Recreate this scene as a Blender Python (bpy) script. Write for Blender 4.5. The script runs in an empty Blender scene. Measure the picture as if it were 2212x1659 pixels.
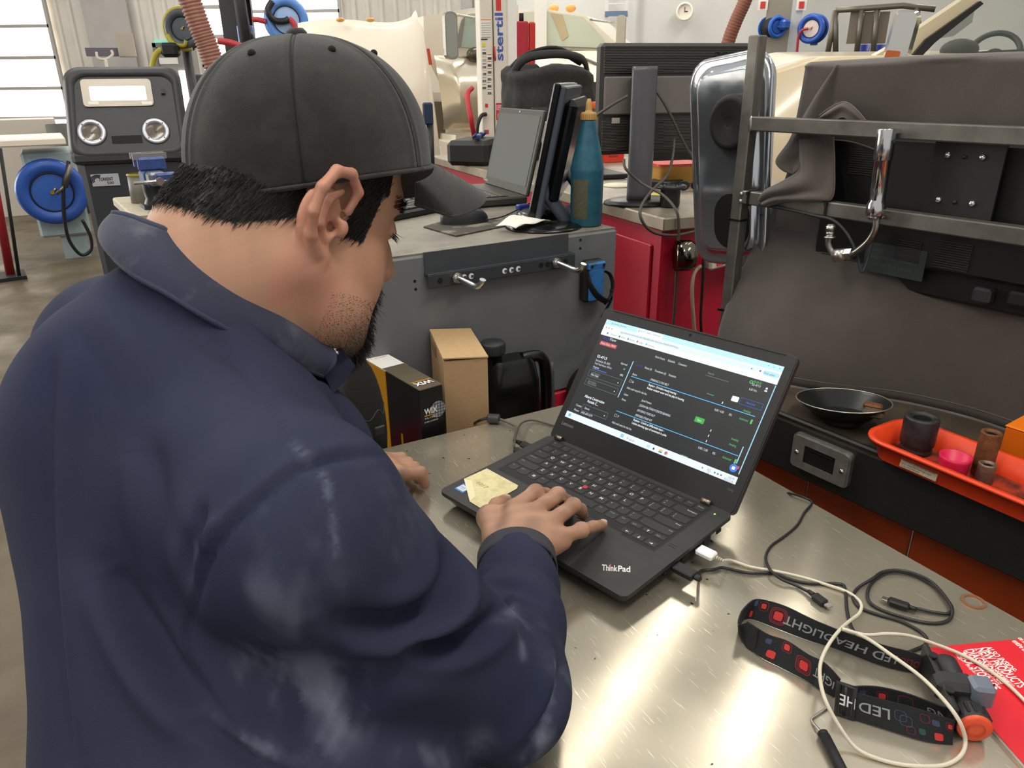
import bpy, math, random
import numpy as np
from mathutils import Matrix, Vector
random.seed(7)
rng = np.random.default_rng(7)
S = bpy.context.scene
COL = S.collection
PI = math.pi

# ------------------------------------------------------------------ camera
CAMZ = 1.5
FPX, PITCH, ROLL = 1586.0, 0.3915, -0.0112      # focal length in pixels of a 2212 px wide frame
cam_d = bpy.data.cameras.new('camera')
cam_d.sensor_fit = 'HORIZONTAL'; cam_d.sensor_width = 36.0
cam_d.lens = FPX / 2212 * 36.0
cam_d.clip_start = 0.02; cam_d.clip_end = 200
cam = bpy.data.objects.new('camera', cam_d); COL.objects.link(cam)
cam.matrix_world = Matrix.Translation((0, 0, CAMZ)) @ Matrix.Rotation(PI/2 - PITCH, 4, 'X') @ Matrix.Rotation(ROLL, 4, 'Z')
S.camera = cam

# ------------------------------------------------------------------ light, exposure
S.view_settings.view_transform = 'Standard'
S.view_settings.look = 'None'
S.view_settings.exposure = 0.35
S.view_settings.gamma = 1.0
S.view_settings.use_curve_mapping = False
WORLD_STRENGTH = 0.5
LAMP_POWER = 1.0
w = bpy.data.worlds.new('daylight'); S.world = w; w.use_nodes = True
nt = w.node_tree
bg = nt.nodes['Background']
bg.inputs[0].default_value = (1.0, 0.985, 0.955, 1); bg.inputs[1].default_value = WORLD_STRENGTH

def area(name, loc, target, sx, sy, power, col=(1, 1, 1)):
    d = bpy.data.lights.new(name, 'AREA'); d.shape = 'RECTANGLE'; d.size = sx; d.size_y = sy
    d.energy = power; d.color = col
    o = bpy.data.objects.new(name, d); COL.objects.link(o)
    o.location = loc
    o.rotation_euler = (Vector(target) - Vector(loc)).to_track_quat('-Z', 'Y').to_euler()
    return o
# area lamp added out of view at the left, standing in for door daylight
area('daylight_door', (-11.8, 6.0, 2.3), (0, 3.0, 1.2), 4.8, 4.0, 620, (1.0, 0.97, 0.92))
# row of shop ceiling lamps (LED strips), their housings are built further down
STRIPS = [((-1.7, 2.6, 3.9), 2.4), ((1.45, 4.7, 3.9), 4.6), ((2.25, 4.6, 3.9), 4.6), ((-3.2, 5.6, 4.2), 2.4), ((.6, 8.2, 4.2), 2.4), ((.9, .2, 3.9), 2.4), ((-1.9, -.6, 3.9), 2.4), ((-.8, 9.8, 4.2), 2.4), ((3.5, 11.6, 4.3), 2.4), ((6.5, 10.5, 4.3), 2.4), ((-4.2, 11.2, 4.3), 2.4), ((1.0, 12.2, 4.3), 2.4)]  # the ones near the back wall are added to brighten it

# ------------------------------------------------------------------ pixel -> world
def ray(x, y):
    X = x - 1106; Y = y - 829.5
    c, s = math.cos(ROLL), math.sin(ROLL)
    X, Y = c*X + s*Y, -s*X + c*Y
    return Vector((X/FPX, math.cos(PITCH) - Y/FPX*math.sin(PITCH), -math.sin(PITCH) - Y/FPX*math.cos(PITCH)))
C0 = Vector((0, 0, CAMZ))
def pz(x, y, z):
    d = ray(x, y); return C0 + d*((z - CAMZ)/d.z)
def py(x, y, Y):
    d = ray(x, y); return C0 + d*(Y/d.y)
def pdist(x, y, r):
    d = ray(x, y); return C0 + d*(r/d.length)
def pplane(x, y, p0, n):
    d = ray(x, y); n = Vector(n); return C0 + d*((Vector(p0) - C0).dot(n)/d.dot(n))

# ------------------------------------------------------------------ materials
def lin(c):
    return c/12.92 if c <= 0.04045 else ((c + 0.055)/1.055)**2.4
def hexc(h):
    h = h.lstrip('#'); return tuple(lin(int(h[i:i+2], 16)/255) for i in (0, 2, 4))
_M = {}
def M(name, col='#808080', rough=0.5, metal=0.0, var=0.0, vscale=12.0, bump=0.0, bscale=120.0, col2=None, thr=0.55, soft=0.15, stretch=None, spec=0.5, emit=0.0, alpha=1.0, trans=0.0, coat=0.0, sheen=0.0, aniso=0.0, sss=0.0, vcol=None, rvar=0.0, detail=4.0, ior=1.45):
    if name in _M: return _M[name]
    m = bpy.data.materials.new(name); m.use_nodes = True
    t = m.node_tree; b = t.nodes['Principled BSDF']; L = t.links.new
    c = hexc(col) if isinstance(col, str) else col
    b.inputs['Base Color'].default_value = (*c, 1)
    b.inputs['Roughness'].default_value = rough; b.inputs['Metallic'].default_value = metal
    b.inputs['Specular IOR Level'].default_value = spec; b.inputs['IOR'].default_value = ior
    if coat: b.inputs['Coat Weight'].default_value = coat; b.inputs['Coat Roughness'].default_value = 0.1
    if sheen: b.inputs['Sheen Weight'].default_value = sheen; b.inputs['Sheen Roughness'].default_value = 0.5
    if aniso: b.inputs['Anisotropic'].default_value = aniso
    if trans: b.inputs['Transmission Weight'].default_value = trans
    if alpha < 1: b.inputs['Alpha'].default_value = alpha
    if sss:
        b.inputs['Subsurface Weight'].default_value = sss; b.inputs['Subsurface Radius'].default_value = (0.012, 0.005, 0.003); b.inputs['Subsurface Scale'].default_value = 0.6
    if emit:
        b.inputs['Emission Color'].default_value = (*c, 1); b.inputs['Emission Strength'].default_value = emit
    coord = None
    def cd():
        nonlocal coord
        if coord is None:
            tc = t.nodes.new('ShaderNodeTexCoord'); coord = tc.outputs['Object']
            if stretch:
                mp = t.nodes.new('ShaderNodeMapping'); mp.inputs['Scale'].default_value = stretch
                L(coord, mp.inputs[0]); coord = mp.outputs[0]
        return coord
    src = None
    if vcol:
        a = t.nodes.new('ShaderNodeVertexColor'); a.layer_name = vcol; src = a.outputs['Color']
    if var or col2:
        n = t.nodes.new('ShaderNodeTexNoise'); n.inputs['Scale'].default_value = vscale; n.inputs['Detail'].default_value = detail
        n.inputs['Roughness'].default_value = 0.6
        L(cd(), n.inputs['Vector'])
        if col2:
            r = t.nodes.new('ShaderNodeValToRGB'); r.color_ramp.elements[0].position = max(0, thr - soft); r.color_ramp.elements[1].position = min(1, thr + soft)
            r.color_ramp.elements[0].color = (0, 0, 0, 1); r.color_ramp.elements[1].color = (1, 1, 1, 1)
            L(n.outputs['Fac'], r.inputs[0])
            mx = t.nodes.new('ShaderNodeMix'); mx.data_type = 'RGBA'
            c2 = hexc(col2) if isinstance(col2, str) else col2
            mx.inputs[6].default_value = (*c, 1); mx.inputs[7].default_value = (*c2, 1)
            if src is not None: L(src, mx.inputs[6])
            L(r.outputs[0], mx.inputs[0]); src = mx.outputs[2]
        if var:
            n2 = t.nodes.new('ShaderNodeTexNoise'); n2.inputs['Scale'].default_value = vscale*2.7; n2.inputs['Detail'].default_value = 6
            L(cd(), n2.inputs['Vector'])
            mr = t.nodes.new('ShaderNodeMapRange'); mr.inputs[1].default_value = 0.3; mr.inputs[2].default_value = 0.7
            mr.inputs[3].default_value = 1 - var; mr.inputs[4].default_value = 1 + var
            L(n2.outputs['Fac'], mr.inputs[0])
            mm = t.nodes.new('ShaderNodeMix'); mm.data_type = 'RGBA'; mm.blend_type = 'MULTIPLY'; mm.inputs[0].default_value = 1
            mm.inputs[6].default_value = (*c, 1)
            if src is not None: L(src, mm.inputs[6])
            L(mr.outputs[0], mm.inputs[7]); src = mm.outputs[2]
    if src is not None:
        L(src, b.inputs['Base Color'])
    if rvar:
        n3 = t.nodes.new('ShaderNodeTexNoise'); n3.inputs['Scale'].default_value = vscale*1.3; n3.inputs['Detail'].default_value = 5
        L(cd(), n3.inputs['Vector'])
        m3 = t.nodes.new('ShaderNodeMapRange'); m3.inputs[1].default_value = 0.3; m3.inputs[2].default_value = 0.7
        m3.inputs[3].default_value = max(0.03, rough - rvar); m3.inputs[4].default_value = min(1, rough + rvar)
        L(n3.outputs['Fac'], m3.inputs[0]); L(m3.outputs[0], b.inputs['Roughness'])
    if bump:
        n4 = t.nodes.new('ShaderNodeTexNoise'); n4.inputs['Scale'].default_value = bscale; n4.inputs['Detail'].default_value = 4
        L(cd(), n4.inputs['Vector'])
        bp = t.nodes.new('ShaderNodeBump'); bp.inputs['Strength'].default_value = bump; bp.inputs['Distance'].default_value = 0.002
        L(n4.outputs['Fac'], bp.inputs['Height']); L(bp.outputs[0], b.inputs['Normal'])
    _M[name] = m
    return m

# ------------------------------------------------------------------ mesh builder
def catmull(pts, k=6, closed=False):
    P = [Vector(p) for p in pts]; n = len(P); out = []
    if n < 3: return P
    rngi = range(n if closed else n - 1)
    for i in rngi:
        if closed: a, b, c, d = P[(i-1) % n], P[i], P[(i+1) % n], P[(i+2) % n]
        else: a, b, c, d = P[max(i-1, 0)], P[i], P[i+1], P[min(i+2, n-1)]
        for j in range(k):
            t = j/k
            out.append(0.5*((2*b) + (c - a)*t + (2*a - 5*b + 4*c - d)*t*t + (3*b - a - 3*c + d)*t*t*t))
    if not closed: out.append(P[-1])
    return out
def rrect(w, h, r, k=4, cx=0, cy=0):
    out = []
    for sx, sy, a0 in ((1, 1, 0), (-1, 1, 90), (-1, -1, 180), (1, -1, 270)):
        for i in range(k + 1):
            a = math.radians(a0 + 90*i/k)
            out.append((cx + sx*(w/2 - r) + r*math.cos(a), cy + sy*(h/2 - r) + r*math.sin(a)))
    return out
def frame(o, x, z=(0, 0, 1)):
    x = Vector(x).normalized(); z = Vector(z); y = z.cross(x).normalized(); z = x.cross(y)
    m = Matrix((x, y, z)).transposed().to_4x4(); m.translation = Vector(o); return m
def rotz(o, deg):
    return Matrix.Translation(o) @ Matrix.Rotation(math.radians(deg), 4, 'Z')
_TX = {}
def text2d(s, bold=0.0):
    key = (s, bold)
    if key in _TX: return _TX[key]
    c = bpy.data.curves.new('t', 'FONT'); c.body = s; c.size = 1.0; c.resolution_u = 3; c.offset = bold; c.fill_mode = 'BOTH'
    o = bpy.data.objects.new('t', c)
    me = o.to_mesh()
    V = [(v.co.x, v.co.y) for v in me.vertices]; Fc = [tuple(p.vertices) for p in me.polygons]
    o.to_mesh_clear(); bpy.data.objects.remove(o); bpy.data.curves.remove(c)
    xs = [v[0] for v in V] or [0, 1]; x0, x1 = min(xs), max(xs)
    _TX[key] = ([(v[0] - x0, v[1]) for v in V], Fc, max(1e-4, x1 - x0))
    return _TX[key]

class MB:
    def __init__(self): self.v = []; self.f = []; self.m = []; self.s = []
    def add(self, vs, fs, m=0, smooth=False, T=None):
        o = len(self.v)
        if T is None: self.v.extend(tuple(p) for p in vs)
        else: self.v.extend(tuple(T @ Vector(p)) for p in vs)
        for f in fs:
            self.f.append(tuple(i + o for i in f)); self.m.append(m); self.s.append(smooth)
        return self
    def box(self, c, s, T=None, m=0, bev=0.0):
        x, y, z = s[0]/2, s[1]/2, s[2]/2; cx, cy, cz = c
        if bev <= 0:
            vs = [(cx + a*x, cy + b*y, cz + d*z) for a in (-1, 1) for b in (-1, 1) for d in (-1, 1)]
            fs = [(0, 1, 3, 2), (4, 6, 7, 5), (0, 4, 5, 1), (2, 3, 7, 6), (0, 2, 6, 4), (1, 5, 7, 3)]
            return self.add(vs, fs, m, False, T)
        b = min(bev, x*0.98, y*0.98, z*0.98); vs = []; idx = {}
        for a in (-1, 1):
            for bb in (-1, 1):
                for d in (-1, 1):
                    for ax in range(3):
                        p = [a*(x - b), bb*(y - b), d*(z - b)]; p[ax] += (a, bb, d)[ax]*b
                        idx[(a, bb, d, ax)] = len(vs); vs.append((cx + p[0], cy + p[1], cz + p[2]))
        fs = []
        def orient(f):
            pts = [Vector(vs[i]) for i in f]; n = (pts[1] - pts[0]).cross(pts[2] - pts[0])
            ctr = sum(pts, Vector())/len(pts) - Vector(c)
            fs.append(tuple(f) if n.dot(ctr) > 0 else tuple(reversed(f)))
        for ax in range(3):
            for sg in (-1, 1):
                o = [i for i in range(3) if i != ax]; q = []
                for (p, r) in ((-1, -1), (-1, 1), (1, 1), (1, -1)):
                    k = [0, 0, 0]; k[ax] = sg; k[o[0]] = p; k[o[1]] = r; q.append(idx[(*k, ax)])
                orient(q)
        for ax in range(3):
            o = [i for i in range(3) if i != ax]
            for p in (-1, 1):
                for r in (-1, 1):
                    k0 = [0, 0, 0]; k0[o[0]] = p; k0[o[1]] = r; k1 = list(k0); k0[ax] = -1; k1[ax] = 1
                    orient([idx[(*k0, o[0])], idx[(*k1, o[0])], idx[(*k1, o[1])], idx[(*k0, o[1])]])
        for a in (-1, 1):
            for bb in (-1, 1):
                for d in (-1, 1): orient([idx[(a, bb, d, i)] for i in range(3)])
        return self.add(vs, fs, m, False, T)
    def cyl(self, p0, p1, r0, r1=None, n=16, m=0, caps=True, T=None, smooth=True):
        r1 = r0 if r1 is None else r1
        p0, p1 = Vector(p0), Vector(p1); a = (p1 - p0).normalized()
        u = a.orthogonal().normalized(); v = a.cross(u)
        vs = [p0 + (u*math.cos(2*PI*i/n) + v*math.sin(2*PI*i/n))*r0 for i in range(n)] + [p1 + (u*math.cos(2*PI*i/n) + v*math.sin(2*PI*i/n))*r1 for i in range(n)]
        self.add(vs, [(i, (i+1) % n, n + (i+1) % n, n + i) for i in range(n)], m, smooth, T)
        if caps:
            o = len(self.v) - 2*n
            self.f += [tuple(reversed(range(o, o+n))), tuple(range(o+n, o+2*n))]; self.m += [m, m]; self.s += [False, False]
        return self
    def tube(self, pts, r, n=8, m=0, k=6, closed=False, flat=None, T=None, caps=True, up=None):
        P = catmull(pts, k, closed) if k > 1 else [Vector(p) for p in pts]
        N = len(P); rr = r if callable(r) else (lambda t: r)
        vs = []; u = None
        for i in range(N):
            if closed: t = P[(i+1) % N] - P[i-1]
            else: t = P[min(i+1, N-1)] - P[max(i-1, 0)]
            t = t.normalized() if t.length > 1e-9 else Vector((0, 0, 1))
            if up is not None: u = Vector(up)
            elif u is None: u = t.orthogonal()
            u = (u - t*u.dot(t))
            u = u.normalized() if u.length > 1e-6 else t.orthogonal().normalized()
            v = t.cross(u); R = rr(i/max(1, N-1))
            for j in range(n):
                a = 2*PI*j/n
                vs.append(P[i] + u*math.cos(a)*R*(1 if flat is None else flat[0]) + v*math.sin(a)*R*(1 if flat is None else flat[1]))
        fs = []
        for i in range(N if closed else N-1):
            i2 = (i+1) % N
            for j in range(n): fs.append((i*n + j, i*n + (j+1) % n, i2*n + (j+1) % n, i2*n + j))
        self.add(vs, fs, m, True, T)
        if caps and not closed:
            o = len(self.v) - N*n
            self.f += [tuple(reversed(range(o, o+n))), tuple(range(o + (N-1)*n, o + N*n))]; self.m += [m, m]; self.s += [False, False]
        return self
    def lathe(self, prof, n=24, T=None, m=0, smooth=True, a0=0.0, a1=2*PI):
        vs = []; full = abs(a1 - a0 - 2*PI) < 1e-6; kk = n if full else n + 1
        for r, z in prof:
            for j in range(kk):
                a = a0 + (a1 - a0)*j/n; vs.append((r*math.cos(a), r*math.sin(a), z))
        fs = []
        for i in range(len(prof) - 1):
            for j in range(n):
                j2 = (j+1) % kk; fs.append((i*kk + j, i*kk + j2, (i+1)*kk + j2, (i+1)*kk + j))
        return self.add(vs, fs, m, smooth, T)
    def prism(self, poly, z0, z1, T=None, m=0, inset=0.0, smooth=False, mtop=None):
        n = len(poly); cx = sum(p[0] for p in poly)/n; cy = sum(p[1] for p in poly)/n
        top = poly
        if inset:
            mw = max(abs(p[0]-cx) for p in poly); mh = max(abs(p[1]-cy) for p in poly)
            top = [(cx + (p[0]-cx)*(1 - inset/mw), cy + (p[1]-cy)*(1 - inset/mh)) for p in poly]
        vs = [(*p, z0) for p in poly] + [(*p, z1) for p in top]
        self.add(vs, [(i, (i+1) % n, n + (i+1) % n, n + i) for i in range(n)], m, smooth, T)
        o = len(self.v) - 2*n
        self.f += [tuple(reversed(range(o, o+n))), tuple(range(o+n, o+2*n))]; self.m += [m, m if mtop is None else mtop]; self.s += [False, False]
        return self
    def ring(self, outer, inner, z0, z1, T=None, m=0):
        n = len(outer)
        vs = [(*p, z0) for p in outer] + [(*p, z1) for p in outer] + [(*p, z0) for p in inner] + [(*p, z1) for p in inner]
        fs = []
        for i in range(n):
            j = (i+1) % n
            fs += [(i, j, n+j, n+i), (2*n+j, 2*n+i, 3*n+i, 3*n+j), (n+i, n+j, 3*n+j, 3*n+i), (j, i, 2*n+i, 2*n+j)]
        return self.add(vs, fs, m, False, T)
    def ell(self, c, r, T=None, m=0, nu=16, nv=10):
        vs = []; c = Vector(c)
        for i in range(nv + 1):
            th = PI*i/nv
            for j in range(nu):
                a = 2*PI*j/nu
                vs.append((c.x + r[0]*math.sin(th)*math.cos(a), c.y + r[1]*math.sin(th)*math.sin(a), c.z - r[2]*math.cos(th)))
        fs = [(i*nu + j, i*nu + (j+1) % nu, (i+1)*nu + (j+1) % nu, (i+1)*nu + j) for i in range(nv) for j in range(nu)]
        return self.add(vs, fs, m, True, T)
    def grid(self, fn, nu, nv, m=0, smooth=True, T=None, closed_u=False):
        kk = nu if closed_u else nu + 1
        vs = [fn(i/nu, j/nv) for j in range(nv+1) for i in range(kk)]
        fs = [(j*kk + i, j*kk + (i+1) % kk, (j+1)*kk + (i+1) % kk, (j+1)*kk + i) for j in range(nv) for i in range(nu)]
        return self.add(vs, fs, m, smooth, T)
    def text(self, s, size, T, m=0, width=None, align='L', bold=0.0, z=0.0, xs=1.0, mirror=False):
        V, Fc, w = text2d(s, bold)
        sx = size*xs if width is None else width/w
        off = {'L': 0, 'C': -w*sx/2, 'R': -w*sx}[align]
        cap = 0.35
        vs = [((off + x*sx)*(-1 if mirror else 1), (y - cap)*size, z) for x, y in V]
        fs = [tuple(reversed(f)) for f in Fc] if mirror else Fc
        return self.add(vs, fs, m, False, T)
    def build(self, name, mats, parent=None, T=None):
        me = bpy.data.meshes.new(name)
        me.from_pydata(self.v, [], self.f)
        if not isinstance(mats, (list, tuple)): mats = [mats]
        for mt in mats: me.materials.append(mt)
        me.polygons.foreach_set('material_index', self.m)
        me.polygons.foreach_set('use_smooth', self.s)
        me.update()
        return link(name, me, parent, T)
def link(name, data, parent=None, T=None):
    o = bpy.data.objects.new(name, data); COL.objects.link(o)
    if parent is not None: o.parent = parent
    if T is not None: o.matrix_local = T
    return o
def tag(o, label=None, cat=None, group=None, kind=None):
    if label: o['label'] = label
    if cat: o['category'] = cat
    if group: o['group'] = group
    if kind: o['kind'] = kind
    return o
def thing(name, label, cat, T=None, group=None):
    o = bpy.data.objects.new(name, None); o.empty_display_size = 0.05; COL.objects.link(o)
    if T is not None: o.matrix_world = T
    return tag(o, label, cat, group)
def copy_tree(o, parent=None):
    c = o.copy(); COL.objects.link(c); c.parent = parent
    for ch in list(o.children): copy_tree(ch, c)
    return c
def ngon(n, r, cx=0, cy=0, a0=0): return [(cx + r*math.cos(a0 + 2*PI*i/n), cy + r*math.sin(a0 + 2*PI*i/n)) for i in range(n)]
def join(*bs):
    out = MB()
    for b in bs:
        o = len(out.v); out.v += b.v; out.f += [tuple(i+o for i in f) for f in b.f]; out.m += b.m; out.s += b.s
    return out

# common materials
black_pl = M('black_plastic', '#1b1b1c', 0.45, var=0.1)
dark_pl = M('charcoal_plastic', '#2a2a2b', 0.55, var=0.12, bump=0.15, bscale=900)
rubber = M('black_rubber', '#161617', 0.6)
chrome = M('chrome', '#c9cacb', 0.14, 1.0, rvar=0.06)
steel = M('brushed_steel', '#b8b6b0', 0.3, 1.0, rvar=0.1)
white_pl = M('white_plastic', '#e6e4df', 0.4)
print_w = M('white_print', '#dcdcdc', 0.6)
# ------------------------------------------------------------------ the setting
FLOOR = M('concrete_floor', '#5b503e', 0.5, var=0.16, vscale=2.2, col2='#433924', thr=0.58, soft=0.12, bump=0.25, bscale=60, rvar=0.18)
def floor_mesh():
    b = MB(); b.grid(lambda u, v: (-14 + 28*u, -4 + 19*v, 0.0), 4, 4, smooth=False); return b
fl = floor_mesh().build('floor', FLOOR); tag(fl, kind='structure')
wall_m = M('wall_panel_white', '#cfcac1', 0.55, var=0.05, vscale=1.5)
wall_g = M('wall_panel_grey', '#a9a6a2', 0.55, var=0.06, vscale=1.5)
def ribbed(x0, x1, z0, z1, pitch, depth, T, m=0):
    b = MB(); xs = []; x = x0
    while x < x1:
        xs += [(x, 0), (x + pitch*0.62, 0), (x + pitch*0.7, -depth), (x + pitch*0.92, -depth)]; x += pitch
    xs.append((x1, 0))
    vs = [(a, c, z) for a, c in xs for z in (z0, z1)]
    fs = [(2*i, 2*i+2, 2*i+3, 2*i+1) for i in range(len(xs)-1)]
    return b.add(vs, fs, m, False, T)
WY = 14.0
wb = ribbed(-12, -0.6, 0, 6, 0.23, 0.035, Matrix.Translation((0, WY, 0)))
tag(wb.build('wall_back', wall_m), kind='structure')
wr = MB().box((6.2, WY + 0.05, 3), (13.6, 0.1, 6))
tag(wr.build('wall_back_right', M('wall_smooth_white', '#d9d8d3', 0.6, var=0.04, vscale=0.8)), kind='structure')
wl = MB().box((-12.05, 5, 3), (0.1, 20, 6))
tag(wl.build('wall_left', wall_m), kind='structure')
wri = MB().box((10.05, 5, 3), (0.1, 20, 6))
tag(wri.build('wall_right', wall_m), kind='structure')
def ppos(x, y, Y): return py(x, y, Y)
# grey recessed bay and steel columns of the back wall
for i, (xa, xb, mt) in enumerate(((196, 292, wall_g), (1000, 1022, wall_g))):
    a = py(xa, 100, WY - .05).x; c = py(xb, 100, WY - .05).x
    tag(MB().box(((a+c)/2, WY - .06, 3), (c-a, 0.06, 6)).build('trim_%d' % (i+1), mt), kind='structure')
# overhead door with glazed sections, wide open to the daylight
glass_lit = M('lit_door_glazing', '#fff8ea', 0.3, emit=1.6)
glass_lit2 = M('lit_window_glazing', '#fffdf5', 0.3, emit=2.6)
def glazed_door(n, xa, xb, zt, rows, cols, fr, Y=WY - .12, z0=0.0, name='door'):
    x0 = py(xa, 150, Y).x; x1 = py(xb, 150, Y).x; W_ = x1 - x0
    root = bpy.data.objects.new('%s_%d' % (name, n), None); COL.objects.link(root); root.location = (x0, Y, 0); tag(root, kind='structure')
    b = MB(); ph = (zt - z0)/rows; pw = W_/cols
    for r in range(rows + 1): b.box((W_/2, 0, z0 + r*ph), (W_, 0.06, fr))
    for c in range(cols + 1): b.box((c*pw, 0, (z0 + zt)/2), (fr, 0.06, zt - z0))
    b.build('door_frame' if name == 'door' else 'window_frame', wall_g, root)
    for r in range(rows):
        for c in range(cols):
            MB().box(((c+.5)*pw, 0.0, z0 + (r+.5)*ph), (pw - fr, 0.02, ph - fr)).build('pane', glass_lit if name == 'door' else glass_lit2, root)
    return root
glazed_door(1, -560, 128, 4.4, 9, 3, 0.05)
glazed_door(1, 440, 505, 3.6, 8, 1, 0.06, name='window')
glazed_door(2, 555, 745, 4.2, 8, 2, 0.05, name='window')
# unseen glowing door added in the left wall to go with the side lamp
d3 = bpy.data.objects.new('door_3', None); COL.objects.link(d3); d3.location = (-11.93, 3.5, 0); tag(d3, kind='structure')
b = MB()
for r in range(9): b.box((0, 2.5, .1 + r*.52), (.06, 5.0, .05))
for c in range(5): b.box((0, c*1.25, 2.2), (.06, .05, 4.2))
b.build('door_frame', wall_g, d3)
for r in range(8):
    for c in range(4): MB().box((0, .625 + c*1.25, .36 + r*.52), (.02, 1.2, .47)).build('pane', glass_lit, d3)
# grey man door with narrow light
mdm = M('grey_door_paint', '#8a8683', 0.5)
x0 = py(335, 120, WY - .1).x; x1 = py(412, 120, WY - .1).x
md = bpy.data.objects.new('door_2', None); COL.objects.link(md); md.location = ((x0+x1)/2, WY - .1, 0); tag(md, kind='structure')
W_ = x1 - x0
MB().box((0, 0, 1.04), (W_ - .12, 0.05, 2.08)).build('door_leaf', mdm, md)
MB().box((-W_/2 + .03, 0, 1.08), (0.06, 0.1, 2.16)).box((W_/2 - .03, 0, 1.08), (0.06, 0.1, 2.16)).box((0, 0, 2.13), (W_, 0.1, 0.07)).build('door_frame', M('door_frame_grey', '#75726f', 0.5), md)
MB().box((W_*0.22, -0.035, 1.3), (0.13, 0.02, 0.85)).build('pane', glass_lit2, md)
MB().box((-W_*.12, -0.035, 1.88), (0.32, 0.015, 0.1)).build('door_sign', white_pl, md)
MB().cyl((W_*.36, -.03, 1.0), (W_*.36, -.12, 1.0), 0.02).box((W_*.3, -.12, 1.0), (0.16, 0.02, 0.025)).build('door_handle', chrome, md)

# ------------------------------------------------------------------ ceiling strip lamps (they light the shop)
lamp_m = M('lamp_diffuser', '#fffaf0', 0.4, emit=42.0)
lamp_l = M('lamp_diffuser_long', '#fffaf0', 0.4, emit=8.0)
for i, (loc, L_) in enumerate(STRIPS):
    t = thing('ceiling_lamp', 'long white LED strip lamp hanging unseen under the roof, rear ones added for brightness', 'lamp', frame(loc, (0.55, 0.83, 0)), 'strip lamps under the roof')
    MB().box((0, 0, 0.03), (L_, 0.16, 0.05), bev=0.01).build('housing', white_pl, t)
    MB().box((0, 0, -0.005), (L_ - .04, 0.12, 0.02)).build('diffuser', lamp_m if L_ < 3 else lamp_l, t)

# ------------------------------------------------------------------ steel-topped bench
TZ = 0.930
tc = pz(1330, 847, TZ); tr = pz(2212, 1345, TZ)
dt = Vector((tr.x - tc.x, tr.y - tc.y, 0)).normalized()        # along the right edge, towards the viewer
TT = frame((tc.x, tc.y, 0), dt)                                 # x along the right edge, y to its right
TLEN, TWID = 1.75, 0.64
def brushed():
    m = bpy.data.materials.new('scratched_stainless'); m.use_nodes = True; t = m.node_tree; b = t.nodes['Principled BSDF']; L = t.links.new
    b.inputs['Metallic'].default_value = 0.66; b.inputs['Anisotropic'].default_value = 0.3
    tcn = t.nodes.new('ShaderNodeTexCoord')
    def noise(scale, sc, detail=5, rot=0):
        mp = t.nodes.new('ShaderNodeMapping'); mp.inputs['Scale'].default_value = sc; mp.inputs['Rotation'].default_value = (0, 0, rot)
        n = t.nodes.new('ShaderNodeTexNoise'); n.inputs['Scale'].default_value = scale; n.inputs['Detail'].default_value = detail
        L(tcn.outputs['Object'], mp.inputs[0]); L(mp.outputs[0], n.inputs['Vector']); return n.outputs['Fac']
    def ramp(src, a, b_, ca, cb):
        r = t.nodes.new('ShaderNodeValToRGB'); r.color_ramp.elements[0].position = a; r.color_ramp.elements[1].position = b_
        r.color_ramp.elements[0].color = (*ca, 1); r.color_ramp.elements[1].color = (*cb, 1); L(src, r.inputs[0]); return r.outputs[0]
    cloud = noise(4.0, (1, 1, 1))
    base = ramp(cloud, 0.35, 0.68, hexc('#a8a08e'), hexc('#c6bda9'))
    # fine dark pits and pale scratches in several directions
    last = base
    for k, (rot, thr) in enumerate(((0.25, 0.70), (1.15, 0.715), (-0.5, 0.72), (2.0, 0.72))):
        s = noise(26.0, (1.0, 26.0, 1.0), 2, rot); f = ramp(s, thr, thr + 0.03, (0, 0, 0), (1, 1, 1))
        mx = t.nodes.new('ShaderNodeMix'); mx.data_type = 'RGBA'; mx.inputs[7].default_value = (*hexc('#efe9da'), 1)
        L(f, mx.inputs[0]); L(last, mx.inputs[6]); last = mx.outputs[2]
    spots = noise(95.0, (1, 1, 1), 1); f = ramp(spots, 0.78, 0.80, (0, 0, 0), (1, 1, 1))
    mx = t.nodes.new('ShaderNodeMix'); mx.data_type = 'RGBA'; mx.inputs[7].default_value = (*hexc('#3b372f'), 1)
    L(f, mx.inputs[0]); L(last, mx.inputs[6]); L(mx.outputs[2], b.inputs['Base Color'])
    mr = t.nodes.new('ShaderNodeMapRange'); mr.inputs[1].default_value = 0.3; mr.inputs[2].default_value = 0.7; mr.inputs[3].default_value = 0.10; mr.inputs[4].default_value = 0.18
    L(noise(7.0, (1, 1, 1)), mr.inputs[0]); L(mr.outputs[0], b.inputs['Roughness'])
    tg = t.nodes.new('ShaderNodeTangent'); tg.direction_type = 'UV_MAP'; tg.uv_map = 'UVMap'; L(tg.outputs[0], b.inputs['Tangent'])
    bp = t.nodes.new('ShaderNodeBump'); bp.inputs['Strength'].default_value = 0.06; bp.inputs['Distance'].default_value = 0.0006
    L(noise(60.0, (1.0, 30.0, 1.0), 3, 0.6), bp.inputs['Height']); L(bp.outputs[0], b.inputs['Normal'])
    return m
bench = thing('workbench', 'steel workbench with a scratched stainless top under the open laptop', 'workbench', TT)
b = MB()
b.box((TLEN/2, -TWID/2, TZ - 0.002), (TLEN, TWID, 0.004))
top = b.build('steel_top', brushed(), bench)
uvl = top.data.uv_layers.new(name='UVMap'); ang = math.radians(12)
for lp in top.data.loops:
    c = top.data.vertices[lp.vertex_index].co
    uvl.data[lp.index].uv = (c.x*math.cos(ang) + c.y*math.sin(ang), -c.x*math.sin(ang) + c.y*math.cos(ang))
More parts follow.
